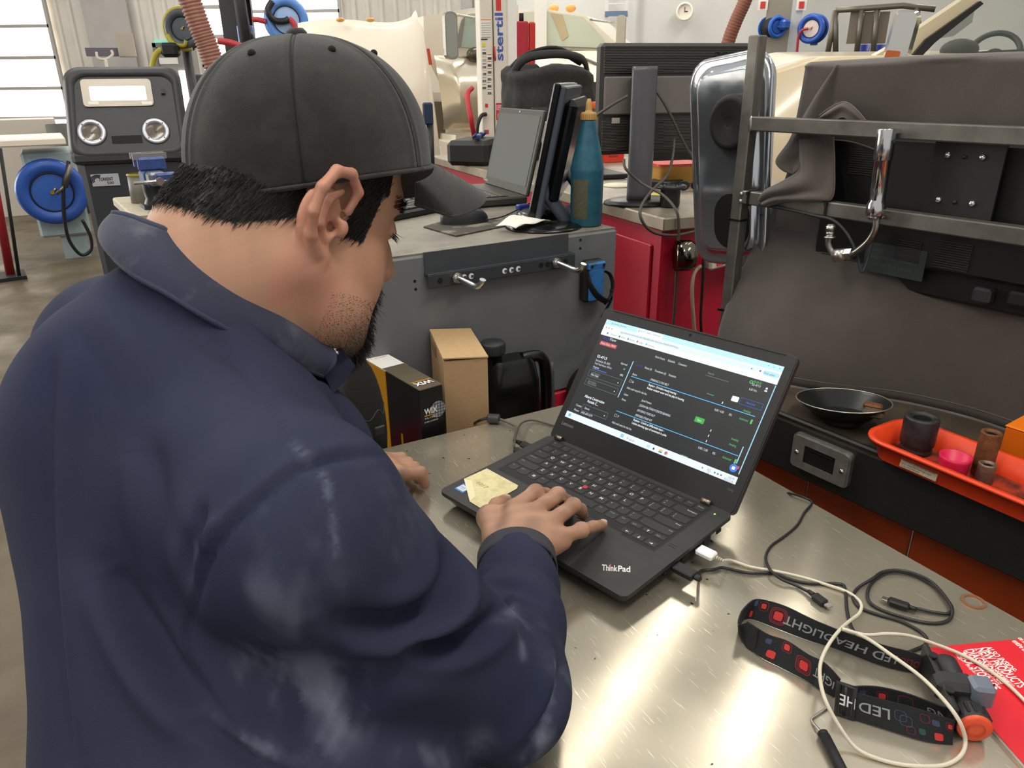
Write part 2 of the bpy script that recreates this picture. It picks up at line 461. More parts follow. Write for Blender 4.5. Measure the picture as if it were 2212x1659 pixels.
MB().box((TLEN/2, -0.0015, TZ - 0.024), (TLEN, 0.003, 0.04)).box((TLEN/2, -TWID + .0015, TZ - 0.024), (TLEN, 0.003, 0.04)).box((0.0015, -TWID/2, TZ - .024), (0.003, TWID - .006, 0.04)).box((TLEN - .0015, -TWID/2, TZ - .024), (0.003, TWID - .006, 0.04)).build('folded_edge', steel, bench)
leg_m = M('bench_leg_paint', '#4a4b4d', 0.5)
for x in (0.06, TLEN - 0.06):
    for y in (-0.06, -TWID + 0.06):
        MB().box((x, y, (TZ - .044)/2), (0.05, 0.05, TZ - .044)).build('leg', leg_m, bench)
MB().box((TLEN/2, -TWID/2, 0.25), (TLEN - .1, TWID - .1, 0.02)).build('lower_shelf', leg_m, bench)

# ------------------------------------------------------------------ open laptop
LT = Matrix.Translation((-0.1072, 0.9204, CAMZ - 0.5444)) @ Matrix.Rotation(math.radians(-46.35), 4, 'Z') @ Matrix.Rotation(math.radians(1.82), 4, 'X')
lap = thing('laptop', 'open black laptop on the steel bench showing a dark work order page', 'laptop', LT)
LW, LD = 0.3366, 0.2325
case_m = M('laptop_case', '#2c2b2a', 0.5, var=0.06, vscale=30, bump=0.08, bscale=1500, rvar=0.06)
well_m = M('keyboard_well', '#131313', 0.6)
key_m = M('keycap_black', '#222222', 0.42, var=0.1, vscale=60)
leg_w = M('key_legend', '#d6d6d2', 0.5)
leg_d = M('key_legend_worn', '#a6a49a', 0.55)
b = MB()
pl = rrect(LW, LD, 0.009, 5, LW/2, LD/2)
b.prism(pl, -0.006, 0.0); b.prism(pl, -0.0060, -0.0185, inset=0.009)
ob = b.build('base', case_m, lap)
# bottom chamfer, feet, battery bulge
b2 = MB(); b2.prism(rrect(LW - .02, LD - .02, 0.008, 4, LW/2, LD/2), -0.0195, -0.0185)
b2.box((LW/2, LD - .03, -0.026), (0.22, 0.05, 0.013), bev=.003)
b2.build('battery', M('laptop_bottom', '#1c1c1d', 0.6), lap)
for x in (0.03, LW - .03):
    MB().cyl((x, 0.03, -0.0262), (x, 0.03, -0.0185), 0.007).build('foot', rubber, lap)
    MB().cyl((x, LD - .045, -0.0312), (x, LD - .045, -0.0185), 0.008).build('foot', rubber, lap)
kb = MB(); kw = rrect(0.290, 0.1255, 0.003, 3, 0.0205 + 0.145, 0.160)
kb.prism([(0.019, 0.0985), (0.2545, 0.0985), (0.2562, 0.0950), (0.3085, 0.0950), (0.3085, 0.2235), (0.019, 0.2235)], -0.001, 0.0001)
keyb = kb.build('keyboard', well_m, lap)
# raised keyboard surround just inside the groove
KX0, U = 0.0215, 0.01895
RY = {'n': 0.1946, 'q': 0.1761, 'a': 0.1576, 'z': 0.1391, 'b': 0.1206}
def keypoly(w, h, round_front=True):
    p = []; hw, hh = w/2, h/2; r = 0.0014
    for cx_, cy_, a0 in ((hw - r, hh - r, 0), (-hw + r, hh - r, 90)):
        for i in range(3):
            a = math.radians(a0 + 45*i); p.append((cx_ + r*math.cos(a), cy_ + r*math.sin(a)))
    if round_front:
        bow = min(0.0022, 0.0014 + w*0.02)
        for i in range(9):
            t = -1 + 2*i/8; p.append((hw*t*0.985, -hh + bow*(abs(t)**2.4)))
    else:
        p += [(-hw, -hh), (hw, -hh)]
    return p
def key(xu, wu, yc, h, legend, rf=True, worn=False, big=True, al='L', size=None):
    w = wu*U - 0.0026; xc = KX0 + (xu + wu/2)*U
    b = MB(); b.prism(keypoly(w, h, rf), -0.0015, 0.0006, m=0, inset=0.0004)
    T = Matrix.Translation((0, 0, 0.00075))
    if isinstance(legend, tuple):
        b.text(legend[0], 0.0046, Matrix.Translation((-w/2 + .0028, h/2 - .0038, 0.00075)), 1)
        b.text(legend[1], 0.0046, Matrix.Translation((-w/2 + .0028, -h/2 + .0062, 0.00075)), 1)
    elif legend == 'WIN':
        for dx in (-1, 1):
            for dy in (-1, 1): b.box((dx*.0013, dy*.0012 + .001, 0.0007), (0.0022, 0.0020, 0.0001), m=1)
    elif legend in ('UP', 'DN', 'LF', 'RT'):
        a = {'UP': PI/2, 'DN': -PI/2, 'LF': PI, 'RT': 0}[legend]
        b.prism([(0.0028, 0), (0.0004, 0.0018), (0.0004, 0.0005), (-0.0024, 0.0005), (-0.0024, -0.0005), (0.0004, -0.0005), (0.0004, -0.0018)], 0.0006, 0.0007, Matrix.Rotation(a, 4, 'Z'), 1)
    elif legend:
        one = len(legend) == 1
        s = size or (0.0074 if one else 0.0036)
        x = -w/2 + .0026 if al == 'L' else w/2 - .0026
        b.text(legend, s, Matrix.Translation((x, h/2 - (.0046 if one else .0034) if h > .011 else 0, 0.00075)), 1, align=al, bold=0.018 if one else 0)
    o = b.build('key', [key_m, leg_w if big else leg_d], keyb); o.matrix_local = Matrix.Translation((xc, yc, 0.0))
    return o
KH = 0.0158
x = 0
for lg in (('~', '`'), ('!', '1'), ('@', '2'), ('#', '3'), ('$', '4'), ('%', '5'), ('^', '6'), ('&', '7'), ('*', '8'), ('(', '9'), (')', '0'), ('_', '-'), ('+', '=')):
    key(x, 1, RY['n'], KH, lg); x += 1
bk = key(x, 2, RY['n'], KH, 'Backspace', al='R', big=True)
key(0, 1.5, RY['q'], KH, 'Tab', big=False); x = 1.5
for ch in 'QWERTYUIOP': key(x, 1, RY['q'], KH, ch); x += 1
for lg in (('{', '['), ('}', ']')): key(x, 1, RY['q'], KH, lg); x += 1
key(x, 1.5, RY['q'], KH, ('|', '\\'))
key(0, 1.75, RY['a'], KH, 'CapsLock', big=False); x = 1.75
for ch in 'ASDFGHJKL': key(x, 1, RY['a'], KH, ch); x += 1
for lg in ((':', ';'), ('"', "'")): key(x, 1, RY['a'], KH, lg); x += 1
key(x, 2.25, RY['a'], KH, 'Enter', al='R')
key(0, 2.25, RY['z'], KH, 'Shift', big=False); x = 2.25
for ch in 'ZXCVBNM': key(x, 1, RY['z'], KH, ch); x += 1
for lg in (('<', ','), ('>', '.'), ('?', '/')): key(x, 1, RY['z'], KH, lg); x += 1
key(x, 2.75, RY['z'], KH, 'Shift', al='R', big=False)
x = 0
for lg, wd in (('Fn', 1), ('Ctrl', 1.2), ('WIN', 1), ('Alt', 1), ('', 4.8), ('Alt', 1), ('PrtSc', 1), ('Ctrl', 1)):
    key(x, wd, RY['b'], KH, lg, big=lg == 'WIN'); x += wd
key(12, 1, RY['b'] + .0035, 0.0085, 'PgUp', rf=False, big=False, size=.003)
key(13, 1, RY['b'] + .0035, 0.0085, 'UP', rf=False)
key(14, 1, RY['b'] + .0035, 0.0085, 'PgDn', rf=False, big=False, size=.003)
for i, lg in enumerate(('LF', 'DN', 'RT')): key(12 + i, 1, 0.1048, 0.0102, lg, rf=False)
x = 0
for i, lg in enumerate(('Esc', 'x', '-', '+', 'x', 'o-', 'o+', '=', 'Y', 'o', '*', '#', 'A', 'Home', 'End', 'Insert', 'Delete')):
    wd = 1.2 if i == 0 else (0.88 if i == 16 else 0.86)
    key(x, wd, 0.2140, 0.0128, lg, rf=False, big=False, size=0.0032); x += wd
# nub, buttons, touchpad
MB().cyl((0, 0, -0.001), (0, 0, 0.0014), 0.0036, 0.0042, 16).ell((0, 0, 0.0014), (0.0042, 0.0042, 0.0009)).build('pointing_nub', M('nub_red', '#b3313a', 0.6), keyb, Matrix.Translation((0.1492, 0.1484, 0)))
pad_m = M('touchpad_black', '#242322', 0.32)
MB().box((0.151, 0.0915, 0.0002), (0.1005, 0.0150, 0.0008), bev=.0003).build('pad_buttons', case_m, lap)
MB().box((0.1005 + .0005, 0.0845, 0.00075), (0.0006, 0.001, 0.0004)).build('button_seam', well_m, lap)
for x in (0.196, 0.106): MB().box((x, 0.0856, 0.0007), (0.0095, 0.0012, 0.0004)).build('red_stripe', M('stripe_red', '#c02430', 0.4), lap)
MB().box((0.151, 0.0485, -0.0001), (0.1005, 0.0675, 0.0008), bev=.0003).build('touchpad', pad_m, lap)
for x in (0.1345, 0.1675):
    MB().box((x, 0.0915, 0.0006), (0.0005, 0.0145, 0.0002)).build('button_gap', well_m, lap)
g = MB(); gp = [(0.0175, 0.0972), (0.2538, 0.0972), (0.2555, 0.0938), (0.3098, 0.0938), (0.3098, 0.2246), (0.0175, 0.2246)]
gq = [(0.0179, 0.0976), (0.2540, 0.0976), (0.2557, 0.0942), (0.3094, 0.0942), (0.3094, 0.2242), (0.0179, 0.2242)]
g.ring(gp, gq, 0.0, 0.00012); g.build('keyboard_groove', well_m, lap)
# power button with green light, fingerprint slot, logo, ports
MB().lathe([(0.0062, 0), (0.0062, 0.0004), (0.0056, 0.0005), (0, 0.0005)], 24, Matrix.Translation((0.3188, 0.2152, 0))).build('power_button', case_m, lap)
MB().lathe([(0.0012, 0.0005), (0.0012, 0.0007), (0, 0.0008)], 12, Matrix.Translation((0.3188, 0.2152, 0))).build('power_light', M('green_led', '#7dff3a', 0.4, emit=2.5), lap)
for dy in (0, 0.0042): MB().box((0.3185, 0.1170 + dy, 0.0001), (0.0105, 0.0007, 0.0003)).build('sensor_slot', well_m, lap)
lt = MB(); a = math.atan2(0.0213, 0.0273)
lt.text('Think', 0.0158, Matrix.Translation((0.2822, 0.0254, 0.0002)) @ Matrix.Rotation(a, 4, 'Z'), 0, width=0.0185, bold=0.022)
lt.text('Pad', 0.0158, Matrix.Translation((0.2822, 0.0254, 0.0002)) @ Matrix.Rotation(a, 4, 'Z') @ Matrix.Translation((0.0193, 0, 0)), 0, width=0.0145, bold=0.022)
lt.build('maker_logo', M('logo_silver', '#d8d7d2', 0.35, 0.3), lap)
MB().lathe([(0.0011, 0), (0.0011, 0.0003), (0, 0.0003)], 10, Matrix.Translation((0.2822, 0.0254, 0)) @ Matrix.Rotation(a, 4, 'Z') @ Matrix.Translation((0.0098, 0.0060, 0))).build('logo_dot', M('logo_dot_red', '#d0222c', 0.4, emit=0.4), lap)
port_m = M('port_dark', '#060606', 0.6)
for yy, wd, hh in ((0.198, 0.010, 0.005), (0.170, 0.016, 0.010), (0.147, 0.013, 0.0055), (0.122, 0.016, 0.0055), (0.098, 0.013, 0.0055), (0.078, 0.004, 0.004)):
    MB().box((LW - 0.0004, yy, -0.0095), (0.0016, wd, hh)).build('port', port_m, lap)
MB().box((0.0215, 0.0275, 0.00015), (0.0180, 0.0180, 0.0003)).build('cpu_sticker', M('sticker_blue', '#3f7fc4', 0.35), lap)
MB().box((0.0215, 0.0275, 0.00035), (0.0145, 0.0125, 0.0002)).build('cpu_sticker_face', M('sticker_silver', '#cfd6de', 0.3), lap)
MB().text('intel', 0.0052, Matrix.Translation((0.0165, 0.0290, 0.0006)), 0).text('CORE i5', 0.0028, Matrix.Translation((0.0165, 0.0248, 0.0006)), 0).build('cpu_sticker_text', M('sticker_ink', '#2c4a80', 0.5), lap)
# lid
ANG, HY = 0.638, 0.2308
LIDT = Matrix.Translation((0, HY, -0.002)) @ Matrix.Rotation(PI/2 - ANG, 4, 'X')     # x right, y up the lid, z towards the user
lid_m = M('lid_shell', '#28292a', 0.5, bump=0.06, bscale=1500)
bez_m = M('screen_bezel', '#121212', 0.48, bump=0.05, bscale=1500)
b = MB(); b.prism(rrect(LW, 0.2325, 0.008, 5, LW/2, 0.11625), -0.0095, -0.0012, m=0); lid = b.build('lid', lid_m, lap, LIDT)
MB().prism(rrect(LW - .003, 0.2295, 0.007, 5, LW/2, 0.11625), -0.0012, 0.0, m=0).build('bezel', bez_m, lid)
for x in (0.0231, 0.2965):
    MB().cyl((x - .007, 0.0035, 0.0038), (x + .007, 0.0035, 0.0038), 0.0042).build('hinge', M('hinge_bronze', '#8d8371', 0.35, 1.0), lid)
MB().text('Lenovo', 0.0085, Matrix.Translation((0.0137, 0.0294, 0.0002)), 0, width=0.0240).build('screen_logo', M('logo_grey', '#8b8b8b', 0.4), lid)
MB().text('T470', 0.0050, Matrix.Translation((0.3145, 0.0308, 0.0002)), 0, width=0.0095).build('model_text', M('logo_darkgrey', '#5b5b5b', 0.4), lid)
MB().cyl((0.1687, 0.2236, 0), (0.1687, 0.2236, 0.0003), 0.0024, n=20).build('webcam', M('lens_black', '#050506', 0.1), lid)
MB().box((LW/2, 0.2305, 0.0006), (0.30, 0.0016, 0.0012)).build('lid_gasket', rubber, lid)
# display, every element a flat emitting print
def scr(name, h, e=1.0):
    m = bpy.data.materials.new(name); m.use_nodes = True; t = m.node_tree; bs = t.nodes['Principled BSDF']
    c = hexc(h); bs.inputs['Base Color'].default_value = (0.01, 0.01, 0.01, 1); bs.inputs['Roughness'].default_value = 0.35
    bs.inputs['Emission Color'].default_value = (*c, 1); bs.inputs['Emission Strength'].default_value = e
    return m
SC = {'k': scr('screen_dark', '#14171a'), 't': scr('screen_ink', '#5a6a76'), 'w': scr('screen_text', '#d5dadd'), 'W': scr('screen_text_bold', '#eef2f4'), 'g': scr('screen_grey', '#80878c'),
      'n': scr('screen_navy', '#2b3a9a'), 'G': scr('screen_green', '#56b35e'), 'B': scr('screen_blue', '#2f6fe0'), 'b': scr('screen_slate', '#47606e'), 'd': scr('screen_taskbar_ink', '#70787f'),
      'tab': scr('screen_tabstrip', '#b3dcea'), 'bar': scr('screen_toolbar', '#e3ecee'), 'url': scr('screen_urlbar', '#cfdfe6'), 'task': scr('screen_taskbar', '#d7e2ea'), 'pill': scr('screen_pill', '#a9d6ea'),
      'line': scr('screen_cyan_line', '#55b4ee'), 'vb': scr('screen_scrollbar', '#9dcbe6'), 'red': scr('screen_red', '#b8474c'), 'start': scr('screen_start', '#35a03c'), 'white': scr('screen_white', '#ffffff'), 'or': scr('screen_folder', '#e8b64a'), 'dim': scr('screen_rule', '#3a4045')}
keys_ = list(SC); KI = {k: i for i, k in enumerate(keys_)}
DW, DH, DX, DY = 0.3094, 0.1739, 0.0136, 0.0400
def dpt(u, v): return DX + u*DW, DY + (1 - v)*DH
disp = MB()
def rect(u0, v0, u1, v1, k, z):
    x0, y0 = dpt(u0, v1); x1, y1 = dpt(u1, v0)
    disp.add([(x0, y0, z), (x1, y0, z), (x1, y1, z), (x0, y1, z)], [(0, 1, 2, 3)], KI[k])
def rr(u0, v0, u1, v1, k, z, r=0.0012):
    x0, y0 = dpt(u0, v1); x1, y1 = dpt(u1, v0)
    p = rrect(x1-x0, y1-y0, r, 4, (x0+x1)/2, (y0+y1)/2); disp.add([(*q, z) for q in p], [tuple(range(len(p)))], KI[k])
def outl(u0, v0, u1, v1, k, z, th=0.0003):
    tu, tv = th/DW, th/DH
    rect(u0, v0, u1, v0+tv, k, z); rect(u0, v1-tv, u1, v1, k, z); rect(u0, v0, u0+tu, v1, k, z); rect(u1-tu, v0, u1, v1, k, z)
def disc(u, v, r, k, z):
    x, y = dpt(u, v); p = ngon(16, r, x, y); disp.add([(*q, z) for q in p], [tuple(range(16))], KI[k])
z0 = 0.00022; dz = 0.00004
rect(0, 0, 1, 1, 'k', z0); rect(0, 0, 1, 0.05, 'tab', z0+dz); rect(0, .05, 1, .155, 'bar', z0+dz); rect(0, 0.94, 1, 1, 'task', z0+dz)
rr(0.205, 0.006, 0.362, 0.056, 'bar', z0+2*dz, 0.0015); rr(0.105, 0.064, 0.895, 0.102, 'url', z0+2*dz, 0.0030); rr(0.918, 0.066, 0.995, 0.106, 'pill', z0+2*dz, 0.003)
rect(.257, .31, .2615, .665, 'vb', z0+dz); rect(.9945, .162, .999, .915, 'vb', z0+dz); rect(.966, .700, .9705, .842, 'vb', z0+dz)
rect(.283, .4425, .964, .4480, 'line', z0+dz); rect(.283, .7795, .962, .785, 'line', z0+dz); rect(.041, .484, .135, .490, 'B', z0+dz)
for v in (.545, .86): rect(.27, v, .95, v+.001, 'dim', z0+dz)
rr(.699, .594, .748, .640, 'start', z0+dz); rr(.019, .212, .128, .250, 'red', z0+dz, .0008); rr(.828, .338, .862, .382, 'white', z0+dz); outl(.870, .332, .978, .386, 'B', z0+dz)
outl(.030, .503, .243, .566, 'g', z0+dz); outl(.032, .590, .243, .652, 'g', z0+dz); outl(.080, .828, .245, .890, 'g', z0+dz); rect(.662, .2405, .782, .243, 'g', z0+dz)
for u, v in ((.291, .488), (.290, .824)): outl(u-.007, v-.012, u+.007, v+.012, 'w', z0+dz)
for u, v in ((.225, .54), (.225, .624), (.228, .862)): disc(u, v, .0009, 'w', z0+dz)
disc(.964, .884, .0058, 'B', z0+2*dz); rr(.957, .872, .971, .897, 'white', z0+3*dz, .0006); disc(.982, .868, .0022, 'red', z0+3*dz)
disc(.885, .190, .0026, 'G', z0+dz); disc(.885, .190, .0014, 'k', z0+2*dz); disc(.9635, .206, .0016, 'w', z0+dz); rect(.957, .220, .970, .232, 'w', z0+dz); disc(.227, .403, .0017, 'G', z0+dz); disc(.227, .401, .0009, 'k', z0+2*dz)
for u in (-.0045, .0045):
    for v in (-.008, .008): rect(.3715+u-.0038, .970+v-.0065, .3715+u+.0038, .970+v+.0065, 'line', z0+2*dz)
rr(.592, .958, .610, .985, 'or', z0+2*dz, .0006); rect(.592, .975, .610, .985, 'B', z0+3*dz)
disc(.632, .973, .0028, 'red', z0+2*dz); disc(.634, .976, .0020, 'or', z0+3*dz); disc(.632, .973, .0012, 'B', z0+4*dz)
rect(.557, .966, .566, .983, 'k', z0+2*dz); rr(.520, .958, .540, .986, 'pill', z0+2*dz, .0008); rr(.018, .956, .033, .984, 'line', z0+2*dz, .0006)
rect(.705, .384, .742, .388, 'G', z0+dz); rr(.953, .474, .962, .512, 'G', z0+dz, .0010); rr(.955, .812, .964, .850, 'G', z0+dz, .0010); rect(.708, .933, .742, .940, 'start', z0+dz)
disc(.405, .972, .0014, 'd', z0+2*dz); disc(.405, .972, .0009, 'task', z0+3*dz)
for u in (.048, .066, .0855): disc(u - .03, .078, .0010, 't', z0+2*dz)
for u, c in ((.041, 'b'), (.120, 'b'), (.176, 't'), (.235, 'red'), (.291, 'line'), (.219, 'b')): rect(u-.005, .118 if u != .219 else .016, u+.003, .136 if u != .219 else .036, c, z0+2*dz)
rect(.040, .016, .047, .036, 'line', z0+2*dz)
for u in (.93, .957, .984): rect(u-.003, .022, u+.003, .026, 't', z0+2*dz)
disc(.862, .083, .0011, 't', z0+3*dz); disc(.904, .084, .0015, 'B', z0+3*dz); disc(.829, .972, .0012, 'red', z0+2*dz)
for u in (.892, .908, .924): rect(u-.004, .965, u+.004, .979, 'd', z0+2*dz)
UITXT = [
('Schedule | ShopView',0.052,0.024,0.085,'t'),
('S2-4713 - Alberta Construction',0.227,0.024,0.123,'t'),
('app.shopview.com/workorder/38dae862-b04e-4a3d-acba-059edb7b9974/lines',0.116,0.081,0.354,'t'),
('Mitchell1',0.062,0.127,0.039,'t'),
('AllData',0.127,0.127,0.030,'t'),
('Identifix',0.184,0.127,0.033,'t'),
('FullBay',0.243,0.129,0.029,'t'),
('ShopView',0.300,0.130,0.039,'t'),
('Finish update',0.924,0.088,0.052,'b'),
('View',0.068,0.174,0.044,'w'),
('Shop',0.023,0.178,0.044,'n'),
('Heavy Duty - 9919',0.026,0.230,0.094,'w'),
('S2-4713',0.038,0.361,0.064,'W'),
('Started Jan 30, 2025',0.040,0.401,0.094,'w'),
('Total Tech Hours: 19.0 hrs',0.040,0.432,0.114,'w'),
('Progress',0.042,0.467,0.038,'w'),
('Approved',0.194,0.358,0.040,'w'),
('48%',0.216,0.463,0.021,'w'),
('Lead Technician',0.049,0.524,0.054,'g'),
('Matt Halat',0.048,0.544,0.050,'w'),
('Service Advisor',0.049,0.610,0.054,'g'),
('Davis Patrick',0.049,0.629,0.059,'g'),
('Alberta Construction',0.067,0.752,0.130,'W'),
('Rentals C...',0.097,0.788,0.070,'W'),
('Contact',0.038,0.858,0.038,'w'),
('Dennis',0.098,0.858,0.031,'w'),
('Phone',0.039,0.906,0.032,'w'),
('(403) 669-5579',0.087,0.906,0.074,'w'),
('Work Orders',0.367,0.212,0.058,'w'),
('Schedule',0.443,0.211,0.041,'w'),
('Customers',0.503,0.212,0.048,'w'),
('Lines (8)',0.283,0.331,0.039,'n'),
('Notes (4)',0.337,0.332,0.042,'w'),
('Timesheets (6)',0.396,0.331,0.067,'w'),
('Statistics',0.479,0.331,0.042,'w'),
('Search',0.670,0.216,0.031,'g'),
('Parts',0.286,0.421,0.026,'w'),
('(790854XC1) FAN BELT',0.394,0.418,0.107,'w'),
('6',0.303,0.489,0.008,'w'),
('Replace - Driveline steady bearing -',0.397,0.467,0.167,'W'),
('Rubber isolator worn and has play in housing',0.396,0.498,0.214,'W'),
('Add a tech story for this line.',0.286,0.553,0.124,'w'),
('Labor',0.286,0.616,0.026,'w'),
('Parts',0.286,0.666,0.025,'w'),
('Jacob Powers',0.395,0.617,0.059,'w'),
('(253543-08) STEADY/CENTER BEARING',0.395,0.664,0.180,'w'),
('(05130542) YOKE NUT',0.395,0.711,0.104,'w'),
('(9070283) STRAP KIT',0.395,0.757,0.099,'w'),
('7',0.303,0.825,0.008,'w'),
('Replace - U-joint at Differential input -',0.396,0.801,0.180,'W'),
('U-joint showing signs of movement in yoke',0.395,0.832,0.203,'W'),
('Add a tech story for this line.',0.286,0.889,0.123,'w'),
('S2-4713',0.893,0.204,0.040,'w'),
('6.63 Hrs',0.889,0.247,0.037,'w'),
('00:04:33',0.895,0.179,0.037,'G'),
('1',0.793,0.421,0.005,'w'),
('0.00 / 4.00',0.773,0.492,0.047,'w'),
('0%',0.847,0.493,0.014,'w'),
('Awaiting',0.903,0.424,0.035,'G'),
('Authorized',0.899,0.495,0.043,'G'),
('New Line',0.902,0.358,0.041,'B'),
('Start',0.713,0.617,0.021,'w'),
('1',0.794,0.666,0.004,'w'),
('1',0.794,0.712,0.004,'w'),
('1',0.794,0.759,0.004,'w'),
('Awaiting',0.902,0.669,0.035,'G'),
('Awaiting',0.902,0.716,0.035,'G'),
('0.00 / 2.00',0.772,0.829,0.048,'w'),
('0%',0.846,0.830,0.014,'w'),
('Authorized',0.897,0.831,0.043,'G'),
('Search',0.416,0.975,0.031,'d'),
('ENG',0.854,0.969,0.018,'d'),
('US',0.857,0.989,0.012,'d'),
('4:09 PM',0.959,0.965,0.029,'d'),
('2025-02-06',0.942,0.987,0.046,'d')]
for s, u, v, wd, k in UITXT:
    x, y = dpt(u, v)
    size = 0.0062 if k == 'W' and s[0] in 'SAR' and len(s) < 21 else 0.0048
    if s in ('View', 'Shop'): size = 0.0072
    if k == 't': size = 0.0042
    disp.text(s, size, Matrix.Translation((x, y, z0 + 5*dz)), KI[k], width=max(wd, 0.004)*DW, bold=0.01 if k == 'W' else 0.0)
disp.build('display', [SC[k] for k in keys_], lid)
# ------------------------------------------------------------------ things on the bench
def ZA(x, y): return 1400 + x/2.517, 1000 + y/2.517          # coordinates read off an enlarged crop
def tz(p, h=0.0): q = ZA(*p[:2]); return pz(q[0], q[1], TZ + (p[2] if len(p) > 2 else h))
cab_b = M('cable_black', '#1d1e20', 0.4); cab_w = M('cable_ivory', '#cfc6b2', 0.5); cab_g = M('cable_grey_brown', '#4b4740', 0.5)
contact = M('plug_contact', '#b9b7b2', 0.25, 1.0)
# yellow note
note = MB()
npts = [(0.006, 0.0881), (0.0751, 0.0864), (0.0800, 0.0795), (0.0809, 0.0098), (0.0560, 0.0105), (0.0035, 0.0447)]
note.prism(npts, 0.0006, 0.0009)
note.add([(0.0035, .0447, .0010), (0.018, .0478, .0016), (0.0535, .0235, .0018), (.0560, .0105, .0010)], [(0, 1, 2, 3)], 1)
nt_o = thing('sticky_note', 'cream paper note with clipped corners lying on the laptop palm rest', 'note', LT.copy())
note.build('paper', [M('note_paper', '#d0c698', 0.7, var=0.04, vscale=60, col2='#b0a377', thr=0.62), M('note_fold', '#dad1aa', 0.7)], nt_o)
MB().text('1017', 0.0105, Matrix.Translation((0.0275, 0.0520, 0.0012)) @ Matrix.Rotation(-0.05, 4, 'Z'), 0, width=0.020).build('handwriting', M('pencil', '#8b8468', 0.8), nt_o)

# USB plugs: local frame of the laptop's right side
def lp(x, y, z): return LT @ Vector((x, y, z))
wc = thing('white_usb_cable', 'ivory white USB cable looping over the headlamp strap', 'cable', Matrix.Translation(lp(LW, .147, -.0095)))
iw = wc.matrix_world.inverted()
def bld(b, name, mt, root): return b.build(name, mt, root, root.matrix_world.inverted())
b = MB(); b.box((LW + .0135, .147, -.0095), (0.024, 0.0165, 0.0078), T=LT, bev=0.002); bld(b, 'plug', M('plug_white', '#eceef0', 0.35), wc)
b = MB()
for i in range(5): b.cyl((LW + .0255 + i*.0028, .147, -.0095), (LW + .0275 + i*.0028, .147, -.0095), 0.0034 - i*.0003, T=LT, n=10)
bld(b, 'strain_relief', M('boot_ivory', '#b9b09a', 0.5), wc)
WP = [(450, 530, .006), (560, 566, .003), (700, 590, .004), (850, 625, .004), (980, 665, .003), (1090, 705, .003), (1155, 760, .003), (1150, 815, .004), (1095, 860, .012), (1040, 910, .028), (980, 990, .030), (940, 1080, .024), (935, 1170, .030), (960, 1280, .032), (1020, 1400, .020), (1110, 1530, .006), (1200, 1590, .003), (1350, 1635, .002), (1500, 1650, .002), (1620, 1640, .002), (1700, 1590, .004), (1725, 1510, .010), (1690, 1400, .030), (1600, 1280, .038), (1480, 1160, .036), (1330, 1050, .032), (1200, 960, .030), (1110, 918, .028), (1058, 903, .0305), (1180, 935, .028), (1300, 930, .026), (1420, 940, .020), (1560, 985, .012), (1700, 1040, .008), (1830, 1110, .008), (1950, 1200, .008), (2044, 1290, .008), (2150, 1400, .008)]
b = MB(); b.tube([lp(LW + .037, .147, -.0098)] + [tz(p) for p in WP], 0.0019, 8, k=5); bld(b, 'cord', cab_w, wc)

bc = thing('black_usb_cable', 'black USB cable plugged in beside the white plug of the laptop', 'cable', Matrix.Translation(lp(LW, .098, -.0095)))
b = MB(); b.box((LW + .015, .098, -.0095), (0.028, 0.0160, 0.0080), T=LT, bev=0.0012); b.box((LW + .033, .098, -.0095), (0.009, 0.0075, 0.006), T=LT, bev=.0015); bld(b, 'plug', black_pl, bc)
BP = [(285, 588, .004), (350, 582, .003), (400, 570, .003), (480, 585, .003), (560, 600, .003), (680, 600, .002), (780, 635, .002), (880, 655, .002), (1040, 658, .002), (1072, 690, .002), (1080, 790, .002), (1100, 880, .002), (1130, 930, .002)]
b = MB(); b.tube([lp(LW + .036, .098, -.0095)] + [tz(p) for p in BP], 0.0019, 8, k=5); bld(b, 'cord', cab_b, bc)

def microplug(p0, p1, root, body=0.0045, blen=0.018):
    d = (p1 - p0).normalized(); f = frame(p0, d)
    b = MB(); b.box((blen/2, 0, 0), (blen, 0.0105, 0.0075), T=f, bev=.0018); b.cyl((-.008, 0, 0), (0, 0, 0), 0.0024, 0.0032, 10, T=f); bld(b, 'plug', black_pl, root)
    b = MB(); b.box((blen + .0035, 0, 0), (0.007, 0.0072, 0.0030), T=f, bev=.0006); bld(b, 'plug_contact', contact, root)
c2 = thing('black_charging_cable', 'black cable running over the bench edge with its small plug lying loose', 'cable', Matrix.Translation(tz((895, 715))))
e0, e1 = tz((900, 718, .005)), tz((985, 780, .005)); microplug(e0, e1, c2)
CP = [(690, 120, -.05), (735, 160, -.012), (775, 166, .003), (830, 182, .006), (890, 215, .004), (850, 270, .003), (810, 340, .002), (740, 400, .002), (670, 450, .002), (640, 510, .003), (660, 575, .007), (720, 630, .006), (800, 665, .003), (870, 700, .004)]
b = MB(); b.tube([tz(p) for p in CP] + [e0 - (e1-e0).normalized()*.006], 0.0018, 8, k=5); bld(b, 'cord', cab_b, c2)
c3 = thing('coiled_usb_cable', 'coiled black cable with a silver micro plug near the copper washer', 'cable', Matrix.Translation(tz((1400, 765))))
e0, e1 = tz((1420, 785, .006)), tz((1320, 752, .006)); microplug(e0, e1, c3, blen=.022)
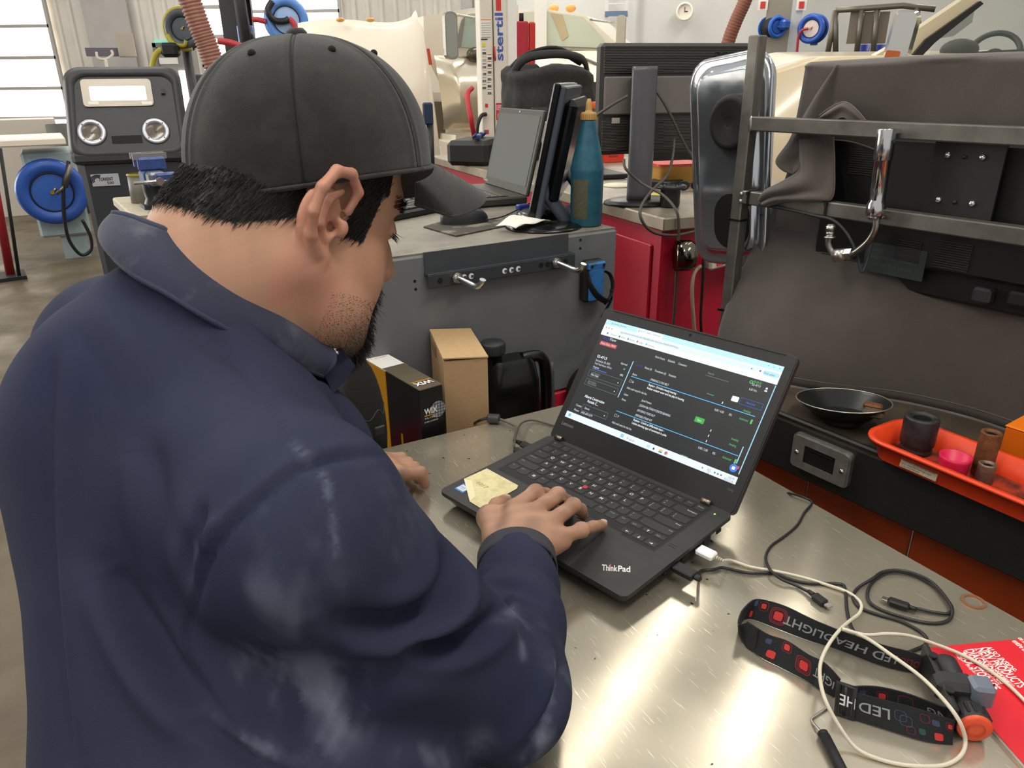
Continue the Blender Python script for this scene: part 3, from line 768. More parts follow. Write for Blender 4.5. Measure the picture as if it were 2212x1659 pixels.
CQ = [(1450, 790, .004), (1550, 812, .003), (1632, 818, .003), (1650, 780, .003), (1575, 690, .003), (1490, 632, .003), (1400, 597, .003), (1320, 590, .003), (1240, 630, .003), (1196, 690, .003), (1203, 755, .003), (1270, 800, .002), (1380, 838, .002), (1490, 866, .002), (1590, 870, .002), (1648, 838, .003), (1640, 765, .006), (1550, 655, .006), (1450, 603, .006), (1350, 583, .006), (1270, 595, .006), (1220, 630, .006), (1140, 680, .003), (1115, 730, .002), (1150, 785, .002), (1250, 825, .002), (1370, 860, .002), (1460, 905, .002), (1512, 950, .002), (1505, 990, .002), (1440, 1020, .002), (1390, 1040, .002)]
b = MB(); b.tube([e0 - (e1-e0).normalized()*.006] + [tz(p) for p in CQ], 0.0019, 8, k=5); bld(b, 'cord', cab_b, c3)

# power cord with ferrite at the far side of the laptop
pc = thing('laptop_power_cord', 'brown-grey laptop power cord with a ferrite bead resting on the bench edge', 'cord', Matrix.Translation(pz(1068, 902, TZ + .01)))
fa, fb = pz(1053, 903, TZ + .0105), pz(1079, 905, TZ + .0105)
b = MB(); fd = (fb - fa).normalized()
b.tube([fa, fa + (fb-fa)*.06, fa + (fb-fa)*.14, fa + (fb-fa)*.86, fa + (fb-fa)*.94, fb], lambda t: 0.0085 if .1 < t < .9 else 0.0065, 14, k=1); bld(b, 'ferrite_bead', M('ferrite_grey', '#37383c', 0.5), pc)
b = MB(); b.tube([pz(1020, 918, TZ - .03), pz(1034, 909, TZ + .004), fa], 0.0026, 8, k=5); bld(b, 'cord', cab_b, pc)
pend = lp(-0.016, .190, -.0085)
b = MB(); b.tube([fb, pz(1098, 913, TZ + .010), pz(1116, 924, TZ + .009), lp(-.040, .1905, -.0085)], 0.0026, 8, k=5); bld(b, 'cord', M('cord_taupe', '#5d564a', 0.5), pc)
b = MB()
for i in range(5): b.cyl((-.040 + i*.0032, .1905, -.0085), (-.0380 + i*.0032, .1905, -.0085), 0.0030 + i*.0003, T=LT, n=10)
bld(b, 'strain_relief', black_pl, pc)
b = MB(); b.box((-.012, .1905, -.0085), (0.024, 0.014, 0.0095), T=LT, bev=.003); bld(b, 'plug', black_pl, pc)
mc = thing('docking_cable', 'thin grey cable curling out from behind the laptop screen to its left port', 'cable', Matrix.Translation(lp(-.01, .172, -.0085)))
b = MB(); b.box((-.009, .170, -.009), (0.018, 0.012, 0.0085), T=LT, bev=.002); bld(b, 'plug', black_pl, mc)
b = MB(); b.tube([lp(-.019, .170, -.009), lp(-.024, .175, -.002), pz(1119, 925, TZ + .018), pz(1132, 911, TZ + .012), pz(1155, 908, TZ + .006), pz(1195, 919, TZ + .004), pz(1240, 925, TZ + .003), pz(1290, 935, TZ + .003)], 0.0019, 8, k=6); bld(b, 'cord', cab_g, mc)

# head torch on its printed strap
hl = thing('head_torch', 'black LED head torch with printed elastic strap and orange end button', 'head torch', Matrix.Translation(tz((1100, 1100))))
strap_m = M('strap_black', '#17191d', 0.75, bump=0.5, bscale=900); strap_i = M('strap_inner', '#101113', 0.8)
st_red = M('strap_red', '#c0322e', 0.7); st_line = M('strap_red_line', '#6e1d20', 0.7); st_blue = M('strap_slate', '#34405a', 0.7); st_grey = M('strap_print', '#8f9297', 0.7); st_teal = M('strap_teal', '#1f4a45', 0.7)
def strap(name, tops, bots, prints, h=0.024, thick=0.0016):
    n = 8
    A = catmull([tz(p, h) for p in tops], n); B = catmull([tz(p, 0.0008) for p in bots], n)
    b = MB(); N = len(A)
    def pt(s, t):        # s along 0..1, t 0 bottom .. 1 top
        f = s*(N-1); i = min(N-2, int(f)); r = f - i
        return (B[i].lerp(B[i+1], r)).lerp(A[i].lerp(A[i+1], r), t)
    def nrm(s):
        e = 0.01; tg = pt(min(1, s+e), .5) - pt(max(0, s-e), .5); nn = tg.cross(pt(s, 1) - pt(s, 0)).normalized()
        return nn if nn.dot(C0 - pt(s, .5)) > 0 else -nn
    NS = 40
    vs = []; 
    for i in range(NS+1):
        s = i/NS; nn = nrm(s)*thick/2
        vs += [pt(s, 0) + nn, pt(s, 1) + nn, pt(s, 1) - nn, pt(s, 0) - nn]
    fs = [(i*4 + j, i*4 + (j+1) % 4, i*4 + 4 + (j+1) % 4, i*4 + 4 + j) for i in range(NS) for j in range(4)]
    b.add(vs, fs + [(0, 1, 2, 3), (NS*4+3, NS*4+2, NS*4+1, NS*4)], 0, False)
    # flat prints that follow the band
    L_ = sum((A[i+1]-A[i]).length for i in range(N-1)); Hh = (A[N//2]-B[N//2]).length
    def place(verts, faces, s0, t0, mi, off=0.0004, flip=False):
        out = []
        for x, y in verts:
            s = s0 + x/L_; t = t0 + y/Hh
            out.append(pt(min(1, max(0, s)), t) + nrm(min(1, max(0, s)))*(thick/2 + off))
        b.add(out, faces, mi)
    for k, s0, t0, a, mi in prints:
        if k == 'sq':
            p = rrect(a, a, a*.25, 3); place(p, [tuple(range(len(p)))], s0, t0, mi)
        elif k == 'ring':
            o = rrect(a, a, a*.28, 3); q = rrect(a*.86, a*.86, a*.24, 3); n_ = len(o)
            place(o + q, [(i, (i+1) % n_, n_ + (i+1) % n_, n_ + i) for i in range(n_)], s0, t0, mi)
        else:
            V, Fc, w_ = text2d(k, 0.01); sc = a
            place([(-(x - w_/2)*sc, -(y - .35)*sc) for x, y in V], Fc, s0, t0, mi)
    return bld(b, name, [strap_m, st_red, st_line, st_blue, st_grey, st_teal], hl)
strap('strap_band', [(545, 765), (600, 740), (740, 775), (900, 852), (1080, 925), (1280, 990), (1420, 1025), (1520, 1062)],
      [(520, 850), (570, 850), (700, 900), (860, 960), (1030, 1012), (1240, 1092), (1380, 1130), (1500, 1150)],
      [('sq', .10, .28, .0075, 1), ('sq', .13, .82, .007, 3), ('sq', .19, .72, .0055, 1), ('ring', .19, .72, .0105, 2), ('sq', .275, .5, .0085, 1), ('ring', .275, .5, .0130, 2), ('ring', .275, .5, .0165, 2), ('HEADLIGHT', .485, .48, .0125, 4), ('LED', .745, .47, .0135, 4), ('DLIG', .88, .5, .011, 2)])
strap('strap_loop', [(545, 765), (505, 815), (492, 880), (540, 870), (600, 905)], [(520, 850), (500, 880), (495, 930), (535, 1000), (580, 1030)], [])
strap('strap_band', [(540, 862), (650, 930), (760, 968), (870, 1040), (960, 1085), (1045, 1175)], [(510, 935), (590, 1040), (720, 1112), (850, 1178), (930, 1232), (1015, 1275)],
      [('sq', .14, .35, .0055, 2), ('sq', .24, .75, .006, 3), ('sq', .30, .3, .008, 1), ('sq', .41, .78, .0058, 1), ('ring', .41, .78, .0100, 2), ('sq', .58, .5, .0090, 1), ('ring', .58, .5, .0130, 2), ('ring', .58, .5, .0170, 2), ('IGHT', .82, .5, .0125, 4)])
strap('strap_band', [(1110, 1215), (1240, 1215), (1400, 1250), (1550, 1305), (1690, 1355)], [(1110, 1320), (1240, 1330), (1400, 1365), (1550, 1410), (1690, 1460)],
      [('sq', .30, .62, .0060, 1), ('ring', .30, .62, .0100, 2), ('sq', .12, .7, .006, 3), ('ring', .50, .6, .0130, 2), ('ING', .8, .55, .012, 4)])
strap('strap_band', [(1120, 1245), (1300, 1292), (1480, 1340), (1660, 1400)], [(1105, 1390), (1300, 1452), (1500, 1512), (1655, 1530)],
      [('LED', .22, .55, .0140, 4), ('ring', .46, .62, .0100, 3), ('ring', .51, .5, .0100, 3), ('ring', .70, .75, .0080, 2), ('ring', .55, .25, .0070, 2), ('sq', .66, .3, .0055, 5), ('sq', .80, .70, .0060, 3), ('sq', .82, .24, .0075, 1), ('sq', .95, .72, .0050, 1), ('ring', .95, .72, .0090, 2)], h=.026)
# slider buckle
b = MB(); pts = [tz((1040, 1195), .030), tz((1125, 1225), .030), tz((1110, 1390), .001), tz((1025, 1360), .001)]
b.tube(pts, 0.0030, 8, k=1, closed=True); b.tube([pts[0].lerp(pts[1], .45), pts[3].lerp(pts[2], .45)], 0.0026, 8, k=1); bld(b, 'slider_buckle', black_pl, hl)
b = MB(); q = [pts[0].lerp(pts[1], .12), pts[0].lerp(pts[1], .9), pts[3].lerp(pts[2], .9), pts[3].lerp(pts[2], .12)]
b.add([p + Vector((0, -.002, .001)) for p in q] + [p + Vector((0, .0005, .0)) for p in q], [(0, 1, 2, 3), (7, 6, 5, 4), (0, 4, 5, 1), (1, 5, 6, 2), (2, 6, 7, 3), (3, 7, 4, 0)]); bld(b, 'strap_end', strap_m, hl)
mid = (q[0] + q[1] + q[2] + q[3])/4
b = MB(); ex = (q[0] - q[1]).normalized(); ey = (q[2] - q[1]).normalized()
V, Fc, w_ = text2d('HE', .01)
b.add([mid + Vector((0, -.0026, .0014)) + ex*(x - w_/2)*.012 + ey*(y - .35)*.015 for x, y in V], Fc); bld(b, 'strap_print', print_w, hl)
# torch body
A_, B_ = tz((1600, 1085), .016), tz((1775, 1440), .016)
d_ = (B_ - A_).normalized(); HF = frame(A_, d_)
Lh = (B_ - A_).length
b = MB(); prof = [(0.0, 0), (0.0115, 0), (0.0135, .003), (0.0135, .016), (0.0118, .018), (0.0118, Lh*.38), (0.0105, Lh*.40), (0.0105, Lh*.74), (0.0130, Lh*.76), (0.0150, Lh*.80), (0.0155, Lh*.97), (0.0148, Lh)]
TH = HF @ Matrix.Rotation(PI/2, 4, 'Y')
b.lathe(prof, 22, TH); bld(b, 'torch_barrel', dark_pl, hl)
b = MB()
for i in range(16):
    a = 2*PI*i/16; b.box((0.0153*math.cos(a), 0.0153*math.sin(a), Lh*.88), (0.0028, 0.0028, Lh*.15), T=TH, bev=.0008)
bld(b, 'grip_ribs', rubber, hl)
b = MB(); b.lathe([(0.0150, Lh - .001), (0.0148, Lh + .0015), (0.0125, Lh + .003), (0, Lh + .0034)], 22, TH); bld(b, 'end_button', M('button_orange', '#d9502c', 0.4), hl)
b = MB(); b.lathe([(0.0085, Lh + .0034), (0.0078, Lh + .0042), (0.0070, Lh + .0034)], 22, TH); bld(b, 'button_ring', M('button_orange_dark', '#b8432a', 0.4), hl)
b = MB(); b.box((Lh*.52, -.006, .008), (Lh*.30, 0.036, 0.026), T=HF, bev=.006); bld(b, 'lamp_housing', dark_pl, hl)
b = MB(); b.box((Lh*.60, .014, .013), (Lh*.26, 0.020, 0.024), T=HF, bev=.003); b.box((Lh*.60, .0242, .013), (Lh*.01, 0.001, 0.022), T=HF, m=1); bld(b, 'lamp_lens', [M('lens_slate', '#67707c', 0.25), black_pl], hl)
b = MB(); b.box((Lh*.47, -.018, .004), (Lh*1.05, 0.006, 0.030), T=HF, bev=.002)
for xx in (.2, .75): b.cyl((Lh*xx, -.018, .020), (Lh*xx, -.018, .023), .004, T=HF)
bld(b, 'strap_bracket', black_pl, hl)

# red catalogue
cat_a = tz((1490, 1030)); cat_b = tz((2044, 955)); cat_c = tz((1850, 1440))
ux = (cat_c - cat_a).normalized(); uy = (cat_b - cat_a).normalized()
uy = (uy - ux*uy.dot(ux)).normalized()
CF = frame(cat_a, ux); sgn = 1 if (CF.to_3x3() @ Vector((0, 1, 0))).dot(uy) > 0 else -1
cg = thing('tool_catalogue', 'red tool catalogue lying on the bench beneath the head torch', 'catalogue', CF)
CLn, CWd = 0.275, 0.21
MB().box((CLn/2, sgn*CWd/2, .0021), (CLn, CWd, 0.0042)).build('pages', M('catalogue_pages', '#d9d2c8', 0.7), cg)
MB().box((CLn/2, sgn*CWd/2, .0046), (CLn + .002, CWd + .002, 0.0008)).build('cover', M('catalogue_red', '#cf2530', 0.35, var=0.05, vscale=12), cg)
b = MB()
def ctext(s, p0, p1, size, mi=0, bold=.02):
    a = CF.inverted() @ tz(p0); c = CF.inverted() @ tz(p1); d = (c - a); ln = math.hypot(d.x, d.y)
    b.text(s, size, Matrix.Translation((a.x, a.y, .0052)) @ Matrix.Rotation(math.atan2(d.y, d.x), 4, 'Z'), mi, width=ln, bold=bold)
ctext('ALSO INSIDE:', (1838, 1020), (1988, 1155), .0105); ctext('NEW PRODUCTS', (1797, 1028), (2032, 1240), .0145)
ctext('In automotive, Organization', (1770, 1030), (1985, 1235), .0048, bold=0); ctext('DIAGNOSTICS', (1735, 1035), (1938, 1220), .0145)
ctext('The latest scan tools and more', (1712, 1040), (1905, 1225), .0048, bold=0); ctext('TOOL STORAGE', (1690, 1050), (1890, 1252), .0145)
ctext('Bigger, deeper, stronger', (1672, 1062), (1850, 1240), .0048, bold=0); b.build('cover_text', M('catalogue_white', '#efe4dc', 0.5), cg)
b = MB(); ctext('entire that make', (1985, 985), (2120, 1100), .0105); ctext('on limited time', (2015, 970), (2120, 1060), .0090); b.build('offer_text', M('catalogue_white'), cg)
MB().box((CLn*.79, sgn*.135, .0053), (0.048, 0.050, 0.0004)).build('advert_panel', M('catalogue_black', '#2a2526', 0.5), cg)
wa = MB(); wa.ring(ngon(40, .0132), ngon(40, .0098), 0, .0018); wo = wa.build('copper_washer', M('copper', '#a9785a', 0.4, 0.7), None, Matrix.Translation(tz((1767, 757))))
tag(wo, 'thin copper sealing washer lying by the bench edge', 'washer')
pk = thing('wire_pick', 'black handled pick with a bent wire hook at the bench front edge', 'pick', Matrix.Translation(tz((1000, 1550))))
b = MB(); b.tube([tz((985, 1325), .0015), tz((930, 1362), .0015), tz((893, 1388), .0015), tz((897, 1415), .002), tz((948, 1470), .005)], .0013, 8, k=3); bld(b, 'wire_hook', steel, pk)
h0, h1 = tz((948, 1468), .005), tz((1120, 1800), .005)
b = MB(); b.cyl(h0, h0.lerp(h1, .06), .0050, n=12); b.cyl(h0.lerp(h1, .07), h1, .0055, .0050, n=12); bld(b, 'handle', rubber, pk)

# ------------------------------------------------------------------ black tool cart with orange sides on the right
cp = pz(1680, 893.6, 0.93)
dc = Vector((.563, -.826, 0)).normalized(); CT = frame((cp.x, cp.y, 0), dc); nc = CT.to_3x3() @ Vector((0, 1, 0)); CTi = CT.inverted()
def cl(x, y, yl): return CTi @ pplane(x, y, CT @ Vector((0, yl, 0)), nc)
def cz(x, y, z): return CTi @ pz(x, y, z)
def Z8(x, y): return 1660 + x/4.007, 820 + y/4.007
CH = 0.93
cart_b = M('cart_black', '#1f1e1d', 0.5, var=0.15, vscale=18, col2='#6a655c', thr=0.79, soft=0.02, bump=0.2, bscale=300)
cart_top = M('cart_top_brown', '#40372d', 0.5, var=0.25, vscale=9, rvar=.1)
orange = M('cart_orange_shaded', '#8f350c', 0.45, var=0.08)  # orange darkened so the colour holds the shade below the lip
cart = thing('tool_cart', 'black topped rolling tool cart with orange panels painted in shade right of the bench', 'tool cart', CT)
MB().box((0.36, 0.29, CH - .004), (1.42, 0.58, 0.008)).build('cart_top', cart_top, cart)
MB().box((0.36, 0.004, CH - .056), (1.42, 0.008, 0.100), bev=.003).box((0.36, .006, CH - .002), (1.42, .012, .012), bev=.003).build('front_lip', cart_b, cart)
MB().box((-0.346, 0.29, CH - .056), (0.008, 0.56, 0.100), bev=.003).build('side_lip', cart_b, cart)
for i in range(7):
    MB().box((-0.245 + i*.2, 0.045, CH - .106 - .29), (0.196, 0.012, 0.56), bev=.003).build('panel', orange, cart)
MB().box((-0.335, 0.30, CH - .106 - .29), (0.012, 0.52, 0.58)).build('side_panel', orange, cart)
MB().box((0.36, 0.31, 0.26), (1.36, 0.5, 0.02)).build('cart_floor', cart_b, cart)
for x in (-.28, 1.0):
    for y in (.1, .5):
        MB().cyl((x, y - .02, .07), (x, y + .02, .07), .07, n=24).box((x, y, .18), (0.03, 0.05, 0.16)).build('caster', rubber, cart)
# metal outlet box cover on the lip
ob = thing('outlet_plate', 'grey metal outlet cover screwed to the front lip of the black cart', 'outlet plate', CT @ Matrix.Translation((0.1013, 0, 0.8815)) @ Matrix.Rotation(PI/2, 4, 'X'))
b = MB(); o1 = rrect(0.107, 0.061, .008, 4); i1 = rrect(.060, .033, .001, 4)
b.ring(o1, i1, 0.001, .013); b.prism(rrect(0.113, 0.066, .009, 4), 0.0, .009, inset=.0); b.build('cover', M('zinc_plate', '#a3a5a0', 0.38, 0.85, var=.15, vscale=30, rvar=.1), ob)
MB().box((0, 0, .0098), (.062, .034, .002)).build('opening', M('void_black', '#050505', .7), ob)
MB().box((0, .012, .0115), (.050, .002, .002)).build('latch', black_pl, ob)
for x in (-.044, .044):
    MB().lathe([(0, .0155), (.003, .0152), (.0042, .013)], 14, Matrix.Translation((x, -.002, 0))).box((x, -.002, .0155), (.005, .0008, .0006), m=1).build('screw', [chrome, black_pl], ob)
# orange tray with sockets
tray_m = M('tray_orange', '#e0431d', 0.38, var=.05, vscale=20, coat=.2); grime = M('tray_grime', '#c03d1c', 0.5, col2='#2c1d16', thr=.47, soft=.14, vscale=22)
TRT = CT @ Matrix.Translation((0.322, 0.028, CH + .0005)) @ Matrix.Rotation(math.radians(-3), 4, 'Z')
tray = thing('socket_tray', 'bright orange plastic tray holding sockets on the black cart', 'tray', TRT)
def loft(b, rings, m=0, cap=None):
    n = len(rings[0]); vs = [p for r in rings for p in r]
    b.add(vs, [(i*n + j, i*n + (j+1) % n, (i+1)*n + (j+1) % n, (i+1)*n + j) for i in range(len(rings)-1) for j in range(n)], m, True)
def rr3(w_, h_, r, z): return [(x, y, z) for x, y in rrect(w_, h_, r, 8)]
b = MB(); loft(b, [rr3(.262, .098, .030, 0.0), rr3(.280, .114, .036, .030), rr3(.296, .130, .042, .033), rr3(.300, .134, .044, .030), rr3(.298, .132, .043, .036), rr3(.280, .114, .036, .036), rr3(.262, .098, .030, .004)])
b.add([(x, y, 0) for x, y in rrect(.262, .098, .030, 8)], [tuple(range(36))]); b.build('tray_shell', tray_m, tray)
MB().prism(rrect(.262, .098, .030, 8), .0036, .0042).build('tray_floor', grime, tray)
b = MB(); tl = Matrix.Translation((-.048, -.0535, .0145)) @ Matrix.Rotation(PI/2 - .19, 4, 'X')
b.box((0, 0, .0008), (.058, .016, .0006), T=tl); b.build('warning_label', M('label_cream', '#cbb9a0', .6), tray)
b = MB(); b.text('WARNING: cancer and reproductive', .0052, tl @ Matrix.Translation((-.027, .0035, .0013)), 0, width=.052); b.text('harm  www.P65Warnings.ca.gov', .0042, tl @ Matrix.Translation((-.027, -.0015, .0013)), 0, width=.048); b.text('CALIFORNIA', .0036, tl @ Matrix.Translation((-.027, -.0055, .0013)), 0, width=.03)
b.build('label_text', M('label_ink', '#2b2522', .7), tray)
sock_k = M('impact_socket_black', '#3a3a3b', 0.5, .6, var=.25, vscale=40, rvar=.1); rust = M('rusted_steel', '#5a3a26', 0.7, .5, col2='#8d5a35', thr=.5, soft=.2, vscale=60, var=.2, bump=.4, bscale=400)
grey_s = M('socket_steel_dull', '#7d6a5c', 0.5, .7, var=.2, vscale=70)
def socket(name, label, loc, r, h, mt, square=.55, waist=None):
    o = thing(name, label, 'socket', CT @ Matrix.Translation((loc[0], loc[1], CH + .0048)), 'sockets in the orange tray')
    prof = [(0, 0), (r*.86, 0), (r*.92, .002), (r*.92, h*.12), (r*.84, h*.17), (r*.98, h*.24), (r, h*.3), (r, h - .003), (r*.95, h), (r*.68, h), (r*.66, h - .012)]
    if waist: prof = [(0, 0), (r*.94, 0), (r, .002), (r, h - .002), (r*.95, h), (r*.72, h), (r*.70, h*.72)]
    b = MB(); b.lathe(prof, 28); b.build('socket_body', mt, o)
    b = MB(); b.ring(ngon(28, r*.685), [(x*.85, y*.85) for x, y in ngon(28, r*.63)], h - .012, h - .004)
    b.build('drive_recess', M('socket_inner', '#565350', .4, .8), o)
    MB().cyl((0, 0, h - .014), (0, 0, h - .012), r*.66).build('socket_bore', M('void_black'), o)
    return o
socket('impact_socket', 'large black impact socket standing at the left end of the orange tray', (0.2275, .050), .026, .062, sock_k)
socket('deep_socket', 'tall rust-brown deep socket standing in the orange tray', (0.3265, .056), .0145, .072, rust, waist=True)
socket('short_socket', 'short dull steel socket standing before the rusty deep socket', (0.3395, .036), .0125, .031, grey_s, waist=True)
rc = thing('crimson_cap', 'crimson plastic cap standing open side up in the orange tray', 'cup', CT @ Matrix.Translation((0.3005, .020, CH + .0048)))  # a loose red plastic cap turned open side up
MB().lathe([(0, 0), (.0185, 0), (.0195, .002), (.0215, .026), (.0225, .032), (.0205, .032), (.0180, .003), (0, .003)], 32).build('cup_shell', M('cap_crimson', '#cf1f4d', .4), rc)
MB().box((0, 0, .012), (.034, .0012, .018)).build('cup_rib', M('cap_crimson'), rc)
# shallow black dish with scraper
pn = thing('steel_dish', 'shallow black dish with a bright worn rim on the cart by the laptop', 'dish', CT @ Matrix.Translation((0.092, 0.058, CH + .001)) @ Matrix.Rotation(math.radians(-8), 4, 'Y'))
b = MB(); b.lathe([(0, .003), (.040, .003), (.045, .005), (.075, .0275), (.0780, .029), (.0790, .0305), (.0775, .0300), (.072, .024), (.046, .001), (.040, 0), (0, 0)], 40, Matrix.Translation((0, 0, .012)) @ Matrix.Diagonal((1.05, .82, 1, 1))); b.build('bowl', M('dish_black', '#141715', .28), pn)
MB().tube([(1.05*.0785*math.cos(2*PI*i/40), .82*.0785*math.sin(2*PI*i/40), .0425) for i in range(40)], .0011, 6, k=1, closed=True).build('worn_rim', M('worn_rim', '#c3bfb4', .35, .9), pn)
MB().lathe([(.030, 0), (.036, .006), (.034, .014)], 24, Matrix.Diagonal((1.1, .9, 1, 1))).build('foot_ring', black_pl, pn)
sc = thing('brass_scraper', 'rusty brown bristle brush lying across the black dish rim', 'brush', CT @ Matrix.Translation((.142, .055, CH + .046)) @ Matrix.Rotation(math.radians(20), 4, 'Z'))
MB().box((0, .006, .004), (.030, .016, .010), bev=.003).build('brush_block', rust, sc); MB().box((.004, -.010, -.002), (.034, .022, .012), bev=.004).build('bristles', M('bristle_brown', '#4f4536', .8, var=.3, vscale=90, bump=.6, bscale=500), sc)
obx = thing('orange_box', 'orange metal box behind the right end of the socket tray', 'box', CT @ Matrix.Translation((.315, .135, CH + .001)))
b = MB(); b.box((.11, .045, .029), (.22, .09, .058), bev=.002); b.build('box_body', M('box_orange', '#d9660f', .4), obx); MB().box((.11, .045, .0595), (.222, .092, .003), bev=.001).build('box_lid', M('box_orange_lid', '#e8790f', .4), obx)
rs = MB(); rs.box((0, 0, .004), (.10, .012, .008), bev=.002); ro = rs.build('orange_strip', M('box_orange'), None, CT @ Matrix.Translation((.20, .135, CH + .001))); tag(ro, 'thin orange strip sticking out under the grey cloth hem', 'strip')

# ------------------------------------------------------------------ welded tube frame on the cart
tube_m = M('raw_tube_steel', '#6f6c66', 0.4, .6, var=.2, vscale=12, stretch=(1, 6, 1), rvar=.12)
tube_top = tube_m
fr = thing('tube_frame', 'welded square steel tube frame rising from the cart behind the sockets', 'frame', CT)
FY = 0.215
MB().box((-.306, FY, (CH + 1.578)/2), (.027, .027, 1.578 - CH), bev=.0025).build('post', tube_m, fr)
MB().box((1.0, FY, (CH + 1.45)/2), (.027, .027, 1.45 - CH), bev=.0025).build('post', tube_m, fr)
for z in (1.4145, 1.2685):
    MB().box((.347, FY - .002, z), (1.28, .027, .0275), bev=.0022).build('rail', tube_m, fr)
MB().ell((-.290, FY - .014, 1.414), (.004, .003, .016)).build('weld', steel, fr)
for z in (1.275, 1.26): MB().ell((-.2925, FY - .016, z), (.004, .004, .005)).build('weld', steel, fr)
v = MB(); v.box((.127, FY + .018, 1.340), (.112, .005, .125)); vp = v.build('mount_plate', M('plate_black', '#1d1d1d', .5, var=.15, vscale=30), fr)
for x, z in ((.095, 1.378), (.150, 1.378), (.095, 1.305), (.150, 1.305)):
    MB().lathe([(.0055, 0), (.0050, .003), (.0030, .0045), (0, .005)], 14, Matrix.Translation((x, FY + .0155, z)) @ Matrix.Rotation(PI/2, 4, 'X')).build('bolt', chrome, vp)
for x, z in ((.122, 1.377), (.122, 1.304)):
    MB().lathe([(.0035, 0), (.0034, .002), (0, .002)], 12, Matrix.Translation((x, FY + .0155, z)) @ Matrix.Rotation(PI/2, 4, 'X')).build('bolt', black_pl, vp)
# cable ties and black braided cord on the frame
tie_m = M('cable_tie_black', '#101011', .4)
def tie(name, label, x, z, horiz, sz=.030):
    b = MB(); 
    if horiz: b.ring(rrect(.031, .031, .003, 3), rrect(.0278, .0278, .003, 3), -.002, .002, Matrix.Translation((x, FY, z))); b.box((x - .013, FY - .017, z), (.007, .005, .005))
    else: b.ring(rrect(.031, .032, .003, 3), rrect(.0278, .0285, .003, 3), -.0025, .0025, Matrix.Translation((x, FY - .002, z)) @ Matrix.Rotation(PI/2, 4, 'Y')); b.box((x, FY - .018, z + .010), (.006, .005, .007))
    o = b.build('cable_tie', tie_m, None, CT); tag(o, label, 'cable tie', 'cable ties on the tube frame')
q = cl(1585, 472, FY); tie('cable_tie', 'black cable tie around the steel post just below the lower rail', -.306, q.z, True)
q = cl(1563, 665, FY); tie('cable_tie', 'lowest black cable tie around the steel post, above the laptop screen', -.306, q.z, True)
q = cl(1627, 425, FY); tie('cable_tie', 'black cable tie on the lower rail next to the steel post', q.x, 1.2685, False)
q = cl(1795, 448, FY); tie('cable_tie', 'black cable tie on the lower rail left of the chrome tube', q.x, 1.2685, False)
br = MB(); BR = [(1640, 440, .195), (1700, 452, .193), (1760, 466, .192), (1800, 476, .190), (1830, 505, .188), (1850, 545, .187), (1860, 585, .188), (1868, 578, .192), (1878, 545, .20), (1890, 500, .205)]
br.tube([cl(x, y, yl) for x, y, yl in BR], .0028, 8, k=6); bo = br.build('braided_cord', M('cord_braid', '#2b2d33', .6, var=.3, vscale=300), None, CT); tag(bo, 'dark braided cord sagging beneath the lower frame rail', 'cord')
# chrome tube and bent pipe hung on the rails
ct = thing('chrome_tube', 'polished chrome tube hanging vertically on bolts across both frame rails', 'tube', CT)
a0, a1 = cl(1916, 278, FY - .035), cl(1890, 466, FY - .035)
L2 = (a1 - a0).length; TF = frame(a0, (1, 0, 0), -(a1 - a0)); TF = Matrix.Translation(a0) @ (a1 - a0).to_track_quat('Z', 'Y').to_matrix().to_4x4()
MB().lathe([(0, 0), (.0150, 0), (.0155, .001), (.0155, .050), (.0145, .0515), (.0138, .052), (.0132, L2 - .028), (.0132, L2 - .026), (.0165, L2 - .020), (.0165, L2 - .002), (.0150, L2), (0, L2)], 28, TF).build('barrel', chrome, ct)
q = cl(1938, 285, FY - .02); MB().cyl((q.x, FY - .034, q.z), (q.x, FY - .014, q.z), .006, n=6, smooth=False).cyl((q.x, FY - .036, q.z), (q.x, FY - .031, q.z), .0045).build('bolt', chrome, ct)
pf = thing('bent_pipe_fitting', 'bent steel pipe with a hex nut hanging beneath the chrome tube', 'pipe fitting', CT)
PB = [(1893, 470), (1891, 495), (1877, 520), (1855, 540), (1835, 552)]
MB().tube([cl(x, y, FY - .037) for x, y in PB], .0062, 12, k=6).build('pipe', M('pipe_steel', '#8a847b', .3, 1.0, rvar=.1), pf)
n0, n1 = cl(1842, 549, FY - .037), cl(1803, 552, FY - .037)
MB().cyl(n0, n0.lerp(n1, .38), .0112, n=6, smooth=False).cyl(n0.lerp(n1, .38), n1, .0125, n=20).build('hex_nut', steel, pf)
MB().tube([n1, cl(1795, 540, FY - .037), cl(1790, 525, FY - .037), cl(1792, 512, FY - .037)], .0066, 12, k=5).build('elbow', M('pipe_steel'), pf)
t0, t1 = cl(1793, 514, FY - .037), cl(1795, 484, FY - .037); fd = (t1 - t0)
MB().cyl(t0, t0 + fd*.12, .0108, n=16).cyl(t0 + fd*.12, t0 + fd*.55, .0082, n=16).cyl(t0 + fd*.5, t0 + fd*.9, .0092, .0086, n=16).cyl(t0 + fd*.9, t1, .0086, .0045, n=16).build('nipple', steel, pf)
q = cl(1906, 467, FY - .02); MB().cyl((q.x, FY - .030, q.z), (q.x, FY - .014, q.z), .0055).cyl((q.x + .004, FY - .04, q.z), (q.x - .012, FY - .04, q.z), .0055).build('bolt', steel, pf)
